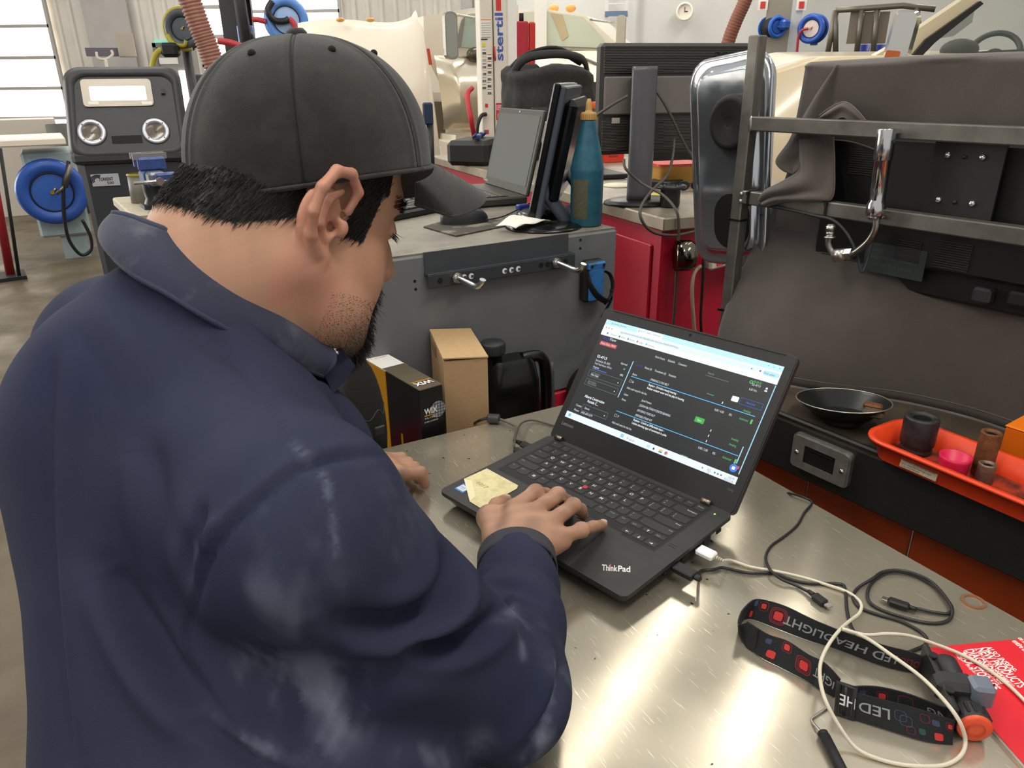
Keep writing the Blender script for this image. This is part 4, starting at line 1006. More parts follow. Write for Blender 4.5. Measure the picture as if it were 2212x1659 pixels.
# chrome mirror shell hung behind the post
mr = thing('chrome_mirror_shell', 'tall chrome mirror shell with a black rubber disc hung behind the steel post', 'mirror shell', CT @ Matrix.Translation((-.392, FY + .055, 1.325)) @ Matrix.Rotation(math.radians(-7), 4, 'Y') @ Matrix.Rotation(math.radians(-2), 4, 'Z') @ Matrix.Rotation(PI/2, 4, 'X'))
def taper(w_, h_, r, z, k=.86): return [((x*(1 - (1 - k)*(.5 - y/h_))), y, z) for x, y in rrect(w_, h_, r, 8)]
pol = M('polished_chrome', '#c3c8ce', .13, .9, rvar=.05)
b = MB(); loft(b, [taper(.215, .430, .050, -.022), taper(.235, .448, .056, -.004), taper(.236, .450, .057, .002), taper(.222, .436, .052, .003), taper(.180, .394, .040, -.006), taper(.172, .386, .036, .012), taper(.160, .374, .034, .014)])
b.add(taper(.160, .374, .034, .014), [tuple(range(36))], 0); b.build('shell', pol, mr)
MB().lathe([(0, .034), (.010, .034)] + [(.012 + .0045*i + (.001 if j else 0), .0345 + (.0006 if j else 0)) for i in range(8) for j in (0, 1)] + [(.052, .034), (.056, .032), (.0575, .028), (.0575, .014)], 40, Matrix.Translation((.028, .085, 0))).build('rubber_disc', rubber, mr)
MB().prism([(x, y) for x, y in rrect(.10, .12, .045, 6, .02, -.125)], .0135, .0150).build('opening', M('void_black'), mr)

# ------------------------------------------------------------------ monitor on the frame, under a cloth
mon_m = M('monitor_black', '#141415', .42, var=.1, vscale=30)
mo = thing('covered_monitor', 'black monitor seen from behind, bolted to the tube frame under grey cloth', 'monitor', CT)
MY = FY + .05
b = MB(); b.box((.18, MY + .016, 1.305), (.66, .030, .355), bev=.006); b.build('rear_shell', mon_m, mo)
b = MB(); b.box((.20, MY - .008, 1.29), (.44, .020, .22), bev=.006); b.build('electronics_cover', M('monitor_black2', '#101011', .45), mo)
slat = M('vent_slat', '#2a2825', .5)
for (x0, x1, z0, z1, n, yy) in ((-.13, -.03, 1.14, 1.17, 9, MY), (.03, .075, 1.19, 1.225, 10, MY - .018), (.10, .16, 1.19, 1.235, 12, MY - .018), (.34, .46, 1.135, 1.165, 8, MY), (-.10, -.02, 1.33, 1.375, 12, MY)):
    for i in range(n):
        z = z0 + (z1 - z0)*i/(n - 1); MB().box(((x0+x1)/2, yy - .0005, z), (x1 - x0, .004, .0017)).build('vent_slat', slat, mo)
MB().box((.03, MY - .0185, 1.185), (.115, .001, .055)).build('rating_label', M('label_slate', '#2f3536', .5), mo)
b = MB()
for i, s in enumerate(('MODEL  LED MONITOR', 'INPUT 100-240V 50/60Hz', '||||| |||| ||||| ||| ||||')): b.text(s, .007, CT.inverted() @ CT @ Matrix.Translation((-.015, MY - .0195, 1.200 - i*.013)) @ Matrix.Rotation(PI/2, 4, 'X'), 0, width=.08)
b.build('label_text', M('label_slate_ink', '#4c5354', .6), mo)
MB().box((.19, MY - .012, 1.155), (.030, .022, .026), bev=.004).build('video_plug', M('plug_slate', '#2c2d31', .4), mo)
MB().box((.25, MY - .010, 1.160), (.045, .016, .024), bev=.004).build('power_plug', black_pl, mo)

cloth_m = M('cloth_taupe', '#4b443f', .9, var=.07, vscale=9, bump=.35, bscale=700, sheen=.25); hem_m = M('cloth_hem', '#6b6257', .9)
def wav(x, k=1.0): return .008*math.sin(9*x + 1.0*k) + .006*math.sin(23*x + 2.1*k) + .003*math.sin(51*x + k)
def fold(u, v):      # draped sheet: over the monitor's top, hanging behind it to the cart
    x = -.215 + u*.92
    top = 1.522 + .010*math.sin(u*3.0 + .4)
    # flap in front v<.3, over the top, then down behind
    if v < .34:
        t = v/.34; hem = 1.372 + .020*math.sin(u*14) - .03*u
        z = hem + (top - .008 - hem)*t; y = FY + .042 + .006*math.sin(20*u + 2*t) - .012*t + wav(x)*1.2*(1 - t)
        x += -.010*(1 - t)
    elif v < .42:
        t = (v - .34)/.08; a = PI*t; z = top - .008 + .010*math.sin(a); y = FY + .030 + .045*t
    else:
        t = (v - .42)/.58; zb = CH + .004
        z = top - .008 + (zb - top + .008)*t
        yh = .27 - .16*math.exp(-((u - .17)/.20)**2) + .02*u; w_ = min(1, max(0, (t - .42)/.58)); w_ = w_*w_*(3 - 2*w_)
        y = (FY + .075 + .035*math.sin(PI*min(1, t*1.3)))*(1 - w_) + yh*w_ + wav(x, 2)*1.2*t*(1 - .6*w_) + .008*math.sin(9*u + 5*t)*t
        x += -.088*min(1, t*2.0)*max(0, 1 - 1.6*u)
    return (x, y, z)
cv = thing('monitor_cover_cloth', 'dark taupe cloth draped over the rear monitor and down to the cart', 'cloth', CT)
b = MB(); b.grid(fold, 90, 110); co = b.build('draped_sheet', cloth_m, cv); sm = co.modifiers.new('s', 'SOLIDIFY'); sm.thickness = .0022
# lower hem seam
b = MB(); b.tube([fold(i/60, 1.0) for i in range(61)], .0022, 6, k=1, flat=(1, .6)); b.tube([Vector(fold(i/60, .985)) + Vector((0, -.002, 0)) for i in range(61)], .0009, 5, k=1, m=1); b.build('hem_seam', [cloth_m, hem_m], cv)
b = MB(); b.tube([fold(.04 + .5*i/60, 0.0) for i in range(61)], .0020, 6, k=1, flat=(1, .6)); b.build('hem_seam', hem_m, cv)
# bunched corner hanging over the rails at the left
def bunch(tops, bots, yls, amp, name):
    A = [cl(x, y, yl) for (x, y), yl in zip(tops, yls)]; B = [cl(x, y, yl) for (x, y), yl in zip(bots, yls)]
    A = catmull(A, 8); B = catmull(B, 8); n = len(A)
    def fn(u, v):
        f = v*(n-1); i = min(n-2, int(f)); r = f - i
        p = A[i].lerp(A[i+1], r).lerp(B[i].lerp(B[i+1], r), u)
        p = p + Vector((0, -amp*math.sin(PI*u) + amp*.5*math.sin(3*PI*u + 4*v), amp*.3*math.sin(5*v + 2*u))); return p
    b = MB(); b.grid(fn, 24, 40); o = b.build(name, cloth_m, cv); s_ = o.modifiers.new('s', 'SOLIDIFY'); s_.thickness = .0022
    h = MB(); h.tube([fn(0, i/50) for i in range(51)], .0016, 6, k=1); h.tube([fn(1, i/50) for i in range(51)], .0016, 6, k=1); h.build('hem_seam', hem_m, cv)
bunch([(1812, 138), (1760, 200), (1722, 265), (1700, 310), (1676, 345), (1690, 360), (1722, 372)], [(1830, 150), (1815, 215), (1800, 280), (1790, 320), (1765, 345), (1745, 365), (1730, 372)], [FY + .045, FY + .04, FY + .035, FY + .03, FY + .025, FY + .02, FY + .02], .012, 'hanging_fold')
bunch([(1706, 305), (1716, 340), (1722, 372), (1690, 392), (1655, 408), (1646, 424)], [(1800, 300), (1806, 355), (1804, 420), (1770, 428), (1700, 432), (1662, 448)], [FY + .028, FY + .02, FY - .002, FY - .016, FY - .020, FY - .021], .014, 'bunched_fold')
bunch([(1770, 250), (1790, 236), (1822, 222), (1850, 236), (1875, 262)], [(1776, 266), (1800, 262), (1825, 250), (1845, 270), (1866, 285)], [FY + .025, FY + .02, FY + .012, FY + .012, FY + .02], .006, 'loop_fold')
# ------------------------------------------------------------------ grey steel cabinet behind the bench
class Fr:
    def __init__(s, o, xd):
        s.T = frame((o.x, o.y, 0), xd); s.Ti = s.T.inverted(); s.n = s.T.to_3x3() @ Vector((0, 1, 0))
    def l(s, x, y, yl): return s.Ti @ pplane(x, y, s.T @ Vector((0, yl, 0)), s.n)
    def z(s, x, y, z): return s.Ti @ pz(x, y, z)
G = Fr(pz(1334, 491.6, 1.2), (.858, .513, 0)); GH = 1.2
grey_m = M('cabinet_grey', '#686a6c', .5, var=.05, vscale=5, col2='#55585e', thr=.62, soft=.1, bump=.05, bscale=80)
gtop_m = M('cabinet_top_dusty', '#7a7467', .55, var=.12, vscale=7, col2='#5c564b', thr=.6, soft=.12)
dgrey = M('bracket_dark_grey', '#3c3f43', .5, var=.06)
gc = thing('grey_cabinet', 'grey steel cabinet with a dusty top standing behind the bench', 'cabinet', G.T)
MB().box((-.40, .38, (.845 + GH - .004)/2), (.80, .76, GH - .004 - .845), bev=.004).build('side_panel', grey_m, gc)
MB().box((-.40, .38, GH - .003), (.794, .752, .006)).build('top_surface', gtop_m, gc)
red_m = M('cabinet_red', '#b81a35', .4, var=.06, vscale=4)
MB().box((-.40, .38, .50), (.80, .76, .688), bev=.006).build('red_lower_body', red_m, gc)
for x in (-.68, -.12):
    for y in (.12, .64): MB().cyl((x, y - .025, .075), (x, y + .025, .075), .075, n=24).box((x, y, .12), (.05, .07, .07)).build('caster', rubber, gc)
w_, r_ = None, None
MB().cyl((-.085, -.052, .845), (-.085, -.018, .845), .058, n=28).build('bumper_wheel', rubber, gc); MB().cyl((-.085, -.055, .845), (-.085, -.016, .845), .026, n=24).build('wheel_hub', steel, gc)
sh = MB(); sh.box((-.36, -.13, .700), (.62, .256, .02)); sh.build('side_shelf', dgrey, gc)
# holder strip with two hooks
hs = thing('holder_strip', 'dark grey perforated strip with two hook pins on the cabinet face', 'holder strip', G.T)
pa, pb = G.l(913, 542, 0), G.l(1228, 508, 0)
MB().box((-.3005, -.002, 1.180), (.333, .004, .044)).build('back_plate', dgrey, hs)
MB().box((-.2975, -.010, 1.160), (.342, .018, .006), bev=.001).box((-.2975, -.0175, 1.1475), (.342, .004, .026), bev=.001).build('channel', M('bracket_darker', '#2f3236', .5), hs)
for i, x in enumerate((-.444, -.392, -.376, -.300, -.284, -.268, -.213, -.197, -.152)):
    lit = 1 <= i <= 5
    MB().cyl((x, -.0198, 1.1475), (x, -.0192, 1.1475), .0058, n=16).build('hole', print_w if lit else M('void_black'), hs)
    if lit: MB().box((x + .002, -.0202, 1.147), (.006, .0008, .005)).build('hole_shadow', dgrey, hs)
zinc = M('bright_zinc', '#c9cbc8', .22, 1.0)
for x in (-.410, -.179):
    MB().cyl((x, -.028, 1.150), (x, -.019, 1.150), .0115, n=6, smooth=False).cyl((x, -.034, 1.150), (x, -.028, 1.150), .0090, n=18).build('nut', zinc, hs)
    MB().tube([(x, -.030, 1.150), (x + .006, -.062, 1.146), (x + .010, -.082, 1.144), (x + .014, -.094, 1.149), (x + .016, -.099, 1.160)], .0062, 12, k=5).build('hook_pin', zinc, hs)
for x, z in ((-.488, 1.149), (-.487, 1.133), (-.100, 1.184), (-.100, 1.166)): 
    MB().cyl((x, -.0006, z), (x, .001, z), .0030, n=10).build('screw_hole', M('void_black'), gc)
# blue gadget with strap
bg_ = thing('blue_tester', 'blue plastic tester with a black wrist strap hung on the grey cabinet', 'tester', G.T @ Matrix.Translation((-.076, 0, 1.095)) @ Matrix.Rotation(PI/2, 4, 'X'))
blue_m = M('tester_blue', '#2f6ba6', .5, var=.15, vscale=40, col2='#24425f', thr=.62, soft=.1)
MB().box((0, 0, .012), (.052, .092, .024), bev=.006).build('case_back', black_pl, bg_); MB().box((.001, -.004, .027), (.040, .078, .010), bev=.004).box((.001, .035, .026), (.046, .016, .012), bev=.003).build('case_front', blue_m, bg_)
for x in (-.015, .017): MB().cyl((x, .036, .031), (x, .036, .0335), .0034, n=12).build('screw', M('void_black'), bg_)
MB().tube([(-.024, .024, .028), (-.026, .000, .042), (-.010, -.026, .050), (.016, -.042, .048), (.024, -.044, .040)], .009, 6, k=6, flat=(1, .12), up=(0, 1, 1)).build('strap', M('webbing_black', '#15151a', .8), bg_)
MB().tube([(.018, -.043, .044), (.034, -.030, .040), (.040, -.008, .036), (.036, .012, .030), (.024, .020, .026)], .007, 6, k=6, flat=(1, .14), up=(0, .4, 1)).build('strap', M('webbing_black'), bg_)
MB().tube([(.036, -.020, .038), (.036, -.045, .036), (.026, -.066, .034), (.014, -.082, .033)], .006, 6, k=6, flat=(1, .16), up=(0, .4, 1)).build('strap_tail', M('webbing_black'), bg_)

# -- on the cabinet: dark laptop
a_, b_, c_, d2 = G.z(1050, 403, GH + .012), G.z(1140, 432, GH + .012), G.z(1035, 466, GH + .012), G.z(925, 430, GH + .012)
hx = (b_ - a_); hx.z = 0
L2T = G.T @ frame((b_.x, b_.y, GH), -hx)       # x from near hinge end to far end ; y away from the user side
if (L2T.to_3x3() @ Vector((0, 1, 0))).dot((G.T.to_3x3() @ (c_ - b_))) > 0: L2T = G.T @ frame((a_.x, a_.y, GH), hx)
l2 = thing('old_laptop', 'older grey-screened laptop open on the grey cabinet behind the cap brim', 'laptop', L2T)
wl2 = hx.length; sy = 1 if (L2T.inverted() @ G.T @ c_).y > 0 else -1
MB().box((wl2/2, sy*.125, .012), (wl2, .25, .020), bev=.004).build('base', M('laptop_dust', '#3a3833', .5, var=.15, vscale=20), l2)
MB().box((wl2/2, sy*.105, .0224), (wl2 - .03, .115, .001)).build('keyboard_well', well_m, l2)
kk = M('dusty_key', '#4a473f', .55)
for r in range(5):
    for c in range(13):
        MB().box((.026 + c*(wl2 - .05)/12.2, sy*(.062 + r*.021), .0238), ((wl2 - .05)/13.6, .017, .0022), bev=.0006).build('key', kk, l2)
MB().box((wl2/2, sy*.205, .0224), (.09, .055, .0008)).build('touchpad', M('pad_dust', '#45423b', .4), l2)
lt2 = Matrix.Translation((0, -sy*.0, .020)) @ Matrix.Rotation(math.radians(sy*14), 4, 'X')
ld = MB().box((wl2/2, 0, .108), (wl2, .010, .216), bev=.003).build('lid', M('laptop_dust'), l2, lt2)
MB().box((wl2/2, sy*.0055, .112), (wl2 - .03, .001, .178)).build('display', M('screen_reflection_grey', '#464a48', .5, emit=.03), ld)  # grey tone and faint glow carry the reflection on the screen
MB().text('ThinkPad', .009, Matrix.Translation((wl2 - .03 if sy > 0 else .02, sy*.0062, .012)) @ Matrix.Rotation(PI/2, 4, 'X'), 0, align='R' if sy < 0 else 'L', mirror=sy > 0).build('lid_logo', print_w, ld)
MB().cyl((wl2/2, sy*.005, .208), (wl2/2, sy*.0062, .208), .0025, n=10).build('webcam', chrome, ld)
# -- monitor seen from its edge
mb = G.z(1150, 488, GH + .004); MT = G.T @ Matrix.Translation((mb.x, mb.y, 0))
wd = Vector((.16, .987, 0)).normalized(); MT = frame(G.T @ Vector((mb.x, mb.y, 0)), wd)      # x runs away from the viewer; y to the left
em = thing('edge_on_monitor', 'black flat monitor seen edge-on on a round foot on the grey cabinet', 'monitor', MT)
tl_ = Matrix.Translation((0, 0, GH + .018)) @ Matrix.Rotation(math.radians(11.5), 4, 'X')
MB().box((.23, .004, .140), (.46, .016, .282), bev=.003).build('front_bezel', M('gloss_black', '#0d0e10', .2), em, tl_)
MB().box((.23, -.010, .140), (.456, .014, .276), bev=.003).build('side_frame', M('side_slate', '#3d444d', .4), em, tl_)
MB().box((.23, -.030, .145), (.42, .030, .22), bev=.012).build('rear_cover', M('gloss_black'), em, tl_)
MB().box((.23, .0125, .142), (.43, .001, .245)).build('display', M('screen_off', '#15181b', .2), em, tl_)
MB().tube([(.20, -.050, GH + .105), (.20, -.075, GH + .07), (.20, -.098, GH + .030), (.20, -.105, GH + .014)], .020, 10, k=4, flat=(.5, 1.0), up=(0, 1, .2)).build('stand_leg', M('side_slate'), em)
MB().lathe([(0, GH + .014), (.085, GH + .013), (.098, GH + .007), (.100, GH + .001), (0, GH + .001)], 36, Matrix.Translation((.16, -.040, 0))).build('stand_foot', M('gloss_black'), em)
# near stand visible to the right of the panel
q = G.z(1190, 494, GH); 
st = MB(); s0 = G.l(1172, 405, q.y + .04); s1 = G.l(1230, 487, q.y + .02)
st.tube([s0, s0.lerp(s1, .5), s1, s1 + Vector((-.01, -.004, -.004))], .016, 8, k=4, flat=(.45, 1), up=(0, 1, 0)); so = st.build('stand_brace', M('side_slate'), em, MT.inverted() @ G.T)
st = MB(); st.lathe([(0, .010), (.075, .009), (.085, .004), (.086, 0), (0, 0)], 36, Matrix.Translation((q.x, q.y + .03, GH))); st.build('stand_foot', M('gloss_black'), em, MT.inverted() @ G.T)
q = G.z(1150, 486, GH + .012)
pp = thing('folded_paper', 'crumpled white paper lying on the monitor foot', 'paper', G.T @ Matrix.Translation((q.x - .01, q.y + .02, GH + .0105)) @ Matrix.Rotation(.25, 4, 'Z'))
b = MB(); b.grid(lambda u, v: (-.055 + .11*u, -.03 + .06*v, .004 + .012*math.sin(PI*u)*(.4 + .6*v) + .003*math.sin(9*u + 4*v)), 14, 8); po = b.build('paper_sheet', M('paper_white', '#d9d6cc', .7), pp); po.modifiers.new('s', 'SOLIDIFY').thickness = .001
# mouse on mat
pm = [G.z(*p, GH) for p in ((915, 492), (985, 512), (1112, 486), (1010, 464))]
mp = MB(); mp.add([(p.x, p.y, GH + .0005) for p in pm] + [(p.x, p.y, GH + .0030) for p in pm], [(0, 3, 2, 1), (4, 5, 6, 7), (0, 1, 5, 4), (1, 2, 6, 5), (2, 3, 7, 6), (3, 0, 4, 7)])
mo_ = mp.build('mouse_mat', M('mat_dusty', '#3d3a33', .85, col2='#8a8372', thr=.63, soft=.1, vscale=18), None, G.T); tag(mo_, 'dusty black mouse mat on the grey cabinet top', 'mouse mat')
q = G.z(1012, 483, GH + .003); ms = thing('computer_mouse', 'black wired computer mouse on the dusty mat', 'mouse', G.T @ Matrix.Translation((q.x, q.y + .02, GH + .003)) @ Matrix.Rotation(math.radians(-12), 4, 'Z'))
b = MB()
def mouse(u, v):
    a = 2*PI*u; r = math.sin(PI*v/2) if v < 1 else 1
    x = .056*math.cos(a)*r*(1.0); y = .031*math.sin(a)*r; z = .036*math.cos(PI*v/2)**.8*(1 - .25*math.cos(a)*r*.8) + .004
    return (x, y, z if v < 1 else 0.0)
b.grid(mouse, 28, 10, closed_u=True); b.build('mouse_body', M('mouse_black', '#232326', .4), ms); MB().cyl((.030, -.004, .030), (.030, .004, .030), .008, n=14).build('scroll_wheel', rubber, ms)
b = MB(); b.tube([G.z(1050, 475, GH + .012), G.z(1085, 468, GH + .004), G.z(1120, 452, GH + .004), G.z(1140, 440, GH + .004), G.z(1170, 436, GH + .003)], .0018, 6, k=5); b.build('mouse_cord', cab_b, ms, ms.matrix_world.inverted() @ G.T)
q = G.z(905, 482, GH); kx = thing('desk_keyboard', 'black desk keyboard corner showing beside the person’s face', 'keyboard', G.T @ Matrix.Translation((q.x - .10, q.y + .10, GH)) @ Matrix.Rotation(math.radians(22), 4, 'Z'))
MB().box((0, 0, .009), (.42, .14, .018), bev=.004).build('case', black_pl, kx)
for r in range(4):
    for c in range(16): MB().box((-.19 + c*.0255, -.045 + r*.030, .020), (.022, .025, .005), bev=.001).build('key', dark_pl, kx)
kx['label'] = 'black desk keyboard whose corner shows next to the mouse mat'
# VGA plug
q = G.z(1128, 447, GH + .01); vg = thing('vga_cable', 'black cable with a blue video plug behind the edge-on monitor', 'cable', G.T)
b = MB(); b.box((q.x, q.y, GH + .010), (.030, .018, .014), bev=.003); b.build('plug', M('vga_blue', '#2a3f8f', .4), vg)
b = MB(); b.tube([(q.x + .02, q.y, GH + .010), (q.x + .06, q.y + .02, GH + .006), G.z(1170, 432, GH + .005), G.z(1195, 445, GH + .005), G.z(1215, 470, GH + .004)], .0028, 8, k=5); b.build('cord', cab_b, vg)
b = MB(); b.tube([G.l(1172, 400, .17), G.l(1166, 430, .13), G.z(1180, 470, GH + .006), G.z(1205, 490, GH + .004), G.z(1235, 492, GH + .004), G.z(1250, 484, GH + .004)], .0030, 8, k=6); b.build('cord', cab_g, vg)
# gear-oil bottle
q = G.z(1285, 491, GH); bt = thing('oil_bottle', 'grimy teal gear-oil bottle with a tan pointed cap on the cabinet corner', 'bottle', G.T @ Matrix.Translation((q.x, q.y + .034, GH)))
btm = M('bottle_teal', '#2c6470', .38, var=.15, vscale=26, col2='#1d4a66', thr=.5, soft=.25)
MB().lathe([(0, 0), (.0330, 0), (.0352, .004), (.0352, .112), (.0362, .116), (.0362, .124), (.0345, .129), (.0330, .140), (.0250, .175), (.0190, .200), (.0152, .216), (.0148, .226), (0, .226)], 40).build('bottle_body', btm, bt)
MB().lathe([(.0355, .018), (.0357, .020), (.0357, .100), (.0355, .102)], 20, None, 0, True, math.radians(178), math.radians(238)).build('label', M('bottle_label', '#4b4a36', .6, var=.2, vscale=60), bt)
MB().lathe([(.0355, .018), (.0357, .020), (.0357, .100), (.0355, .102)], 20, None, 0, True, math.radians(315), math.radians(350)).build('label', M('bottle_label'), bt)
MB().lathe([(.0165, .222), (.0165, .234), (.0150, .237), (.0080, .238), (.0070, .242), (.0062, .256), (.0030, .264), (0, .264)], 24).build('nozzle_cap', M('cap_tan', '#b08a4c', .5), bt)
b = MB()
for i in range(24): b.box((.0166*math.cos(2*PI*i/24), .0166*math.sin(2*PI*i/24), .228), (.0014, .0014, .011))
b.build('cap_ribs', M('cap_tan'), bt)

# ------------------------------------------------------------------ boxes and jug behind the bench
def boxat(px_top, Y, label, name): pass
kraft = M('kraft_card', '#a98a66', .75, var=.05, vscale=40); kraft_d = M('kraft_edge', '#8a6d4d', .8)
SHZ = .711
pA = py(957, 775, 1.215); kz = pA.z
def flat(p): return Vector((p.x, p.y, 0))
pB, pC = pz(1053, 766, kz), pz(887, 703, kz)
ux_ = flat(pB - pA); KT = frame((pA.x, pA.y, SHZ), ux_)
kb_ = thing('cardboard_box', 'plain brown cardboard box with a loose lid behind the bench', 'box', KT)
kw, kd, kh = ux_.length, min(.165, flat(pC - pA).length), pA.z - SHZ - .006
MB().box((kw/2, kd/2, kh/2), (kw, kd, kh)).build('carton', kraft, kb_)
MB().box((kw/2, kd/2, kh + .002), (kw + .002, kd + .004, .0024), T=Matrix.Translation((0, 0, 0)) @ Matrix.Translation((kw, 0, kh)) @ Matrix.Rotation(math.radians(3.2), 4, 'Y') @ Matrix.Translation((-kw, 0, -kh))).build('lid_flap', M('kraft_lid', '#b5966c', .75, var=.05, vscale=40), kb_)
MB().box((-.0012, .115, kh - .012), (.002, .06, .020)).build('tuck_flap', kraft_d, kb_)
pW = py(906, 846, 1.155); pX, pY_ = pz(955, 832, pW.z), pz(815, 742, pW.z)
ux_ = flat(pX - pW); WT = frame((pW.x, pW.y, SHZ), ux_)
wx = thing('filter_box', 'black and yellow filter carton with a white label beside the brown box', 'box', WT)
ww, wdp, wh = ux_.length, min(.20, flat(pY_ - pW).length), pW.z - SHZ
wk = M('carton_black', '#0f1012', .35); wy = M('carton_yellow', '#c48a14', .45); wsil = M('carton_olive_gloss', '#6b6250', .25, .3); wwh = M('carton_label_white', '#ece9e2', .5); ink = M('carton_ink', '#55524d', .6)
MB().box((ww/2, wdp/2, wh/2), (ww, wdp, wh)).build('carton', wk, wx)
MB().box((-.0006, wdp*.80, wh/2), (.0012, wdp*.40, wh)).build('yellow_side', wy, wx)
MB().box((-.0010, wdp*.36, wh*.32), (.0012, .006, wh*.64)).build('yellow_stripe', wy, wx)
MB().box((ww/2, wdp*.33, wh + .0008), (ww, wdp*.66, .0016), T=Matrix.Translation((0, 0, .0008))).build('top_flap', wsil, wx)
MB().box((ww/2, wdp*.80, wh + .0016), (ww + .001, wdp*.42, .0012)).build('white_label', wwh, wx)
b = MB(); Lz = Matrix.Translation((ww - .006, wdp - .012, wh + .0024)) @ Matrix.Rotation(PI, 4, 'Z')
b.text('WP10129', .008, Lz, 0, width=.026); b.text('CABIN AIR PANEL', .004, Lz @ Matrix.Translation((0, -.010, 0)), 0, width=.030); b.text('MADE IN', .0035, Lz @ Matrix.Translation((0, -.042, 0)), 0, width=.022); b.build('label_text', ink, wx)
b = MB(); Lz = Matrix.Translation((ww - .006, .022, wh - .0002)) @ Matrix.Rotation(PI, 4, 'Z') @ Matrix.Translation((0, 0, .0040))
b.text('WIX', .020, Lz, 0, width=.036, bold=.03); b.build('top_logo', print_w, wx)
MB().box((ww/2, .034, wh + .0034), (.040, .0022, .0006)).build('logo_bar', wy, wx)
b = MB(); Fz = Matrix.Translation((0, -.0006, 0)) @ Matrix.Rotation(PI/2, 4, 'X')
b.add([(x, y, 0) for x, y in ngon(28, .0155)], [tuple(range(28))], 0, False, Fz @ Matrix.Translation((.034, wh - .042, .0004)))
b.build('globe_mark', M('globe_grey', '#8d9196', .5), wx)
b = MB()
for i in range(-2, 3): b.box((i*.0055, 0, 0), (.0006, 2*math.sqrt(max(0, .0155**2 - (i*.0055)**2)), .0003), T=Fz @ Matrix.Translation((.034, wh - .042, .0008))); b.box((0, i*.0055, 0), (2*math.sqrt(max(0, .0155**2 - (i*.0055)**2)), .0006, .0003), T=Fz @ Matrix.Translation((.034, wh - .042, .0008)))
b.build('globe_lines', wk, wx)
b = MB(); b.text('WIX', .0150, Fz @ Matrix.Translation((.006, wh - .040, .0012)), 0, width=.027, bold=.03); b.text('FILTERS', .0040, Fz @ Matrix.Translation((.007, wh - .053, .0012)), 0, width=.024); b.text('GLOBAL COVERAGE', .0036, Fz @ Matrix.Translation((.005, wh - .060, .0012)), 0, width=.028); b.build('front_logo', print_w, wx)
MB().box((.0195, -.0009, wh - .0485), (.026, .0006, .0018)).build('logo_bar', wy, wx)
b = MB(); Sz = Matrix.Translation((-.0010, wdp*.33, 0)) @ Matrix.Rotation(-PI/2, 4, 'Z') @ Matrix.Rotation(PI/2, 4, 'X')
b.text('WIX', .060, Matrix.Translation((-.0012, .030, wh*.36)) @ Matrix.Rotation(PI/2, 4, 'Z') @ Matrix.Rotation(-PI/2, 4, 'Y') @ Matrix.Rotation(PI, 4, 'Z'), 0, width=.13, bold=.04, align='C', mirror=False); b.build('side_logo', M('logo_silver2', '#b9b9b6', .4), wx)
# black oil jug
qj = py(1085, 905, 1.36); jt = thing('oil_jug', 'black plastic oil jug with a ribbed screw cap behind the brown box', 'jug', frame((qj.x, qj.y, SHZ), (.9, .43, 0)))
jm = M('jug_black', '#0e0f10', .25, var=.1)
jw, jd, jh = .120, .075, py(1085, 775, 1.36).z - SHZ
b = MB(); loft(b, [rr3(jw - .01, jd - .01, .02, 0), rr3(jw, jd, .024, .006), rr3(jw, jd, .024, jh*.62), rr3(jw*.97, jd*.95, .026, jh*.82), rr3(jw*.86, jd*.78, .026, jh*.96), rr3(jw*.72, jd*.58, .020, jh)])
b.add(rr3(jw*.72, jd*.58, .020, jh), [tuple(range(36))], 0); b.build('jug_body', jm, jt, Matrix.Translation((.018, 0, 0)))
MB().tube([(.045, 0, jh*.98), (.088, 0, jh*.96), (.100, 0, jh*.80), (.100, 0, jh*.45), (.090, 0, jh*.2)], .012, 10, k=5).build('handle', jm, jt)
MB().tube([(.098, -.030, jh*.95), (.106, -.026, jh*.5), (.104, -.028, jh*.05)], .003, 6, k=4).build('mould_seam', M('jug_seam', '#4a4c4f', .4), jt)
zc = py(1058, 745, 1.36).z - SHZ; xc = (jt.matrix_world.inverted() @ py(1060, 745, 1.36)).x
MB().lathe([(.018, jh*.95), (.018, zc - .012), (.0225, zc - .012), (.0235, zc - .008)], 24, Matrix.Translation((xc, 0, 0))).build('neck', jm, jt)
b = MB(); b.lathe([(.0235, zc - .014), (.0245, zc - .012), (.0245, zc + .006), (.0228, zc + .009), (0, zc + .0095)], 32, Matrix.Translation((xc, 0, 0)))
for i in range(32): b.box((xc + .0245*math.cos(2*PI*i/32), .0245*math.sin(2*PI*i/32), zc - .003), (.0018, .0018, .016))
b.build('screw_cap', M('cap_slate', '#2b2d31', .45), jt)
# bag beside the person
_pc = py(775, 850, 1.12); _ph = _pc.z + .06 - SHZ - .0005
bg2 = thing('tool_pouch', 'black fabric tool pouch standing between the person and the filter box', 'tool pouch', frame(_pc, (.8, .6, 0)))
def pouch(u, v):
    a = 2*PI*u; r = (.35 + .65*math.sin(PI*min(1, v*1.15)**.7)) * (1 + .05*math.sin(5*a + 6*v))
    return (.042*math.cos(a)*r, .030*math.sin(a)*r, .060 - _ph*v)
b = MB(); b.grid(pouch, 28, 18, closed_u=True); b.build('pouch_body', M('pouch_black', '#1b1b18', .85, bump=.5, bscale=400), bg2)
MB().tube([pouch(i/40 + .55, .25 + .02*math.sin(i)) for i in range(22)], .0012, 5, k=1).build('seam', M('seam_grey', '#3c3b36', .8), bg2); MB().box((.012, -.042, -.055), (.020, .006, .016), bev=.002).build('buckle', black_pl, bg2)

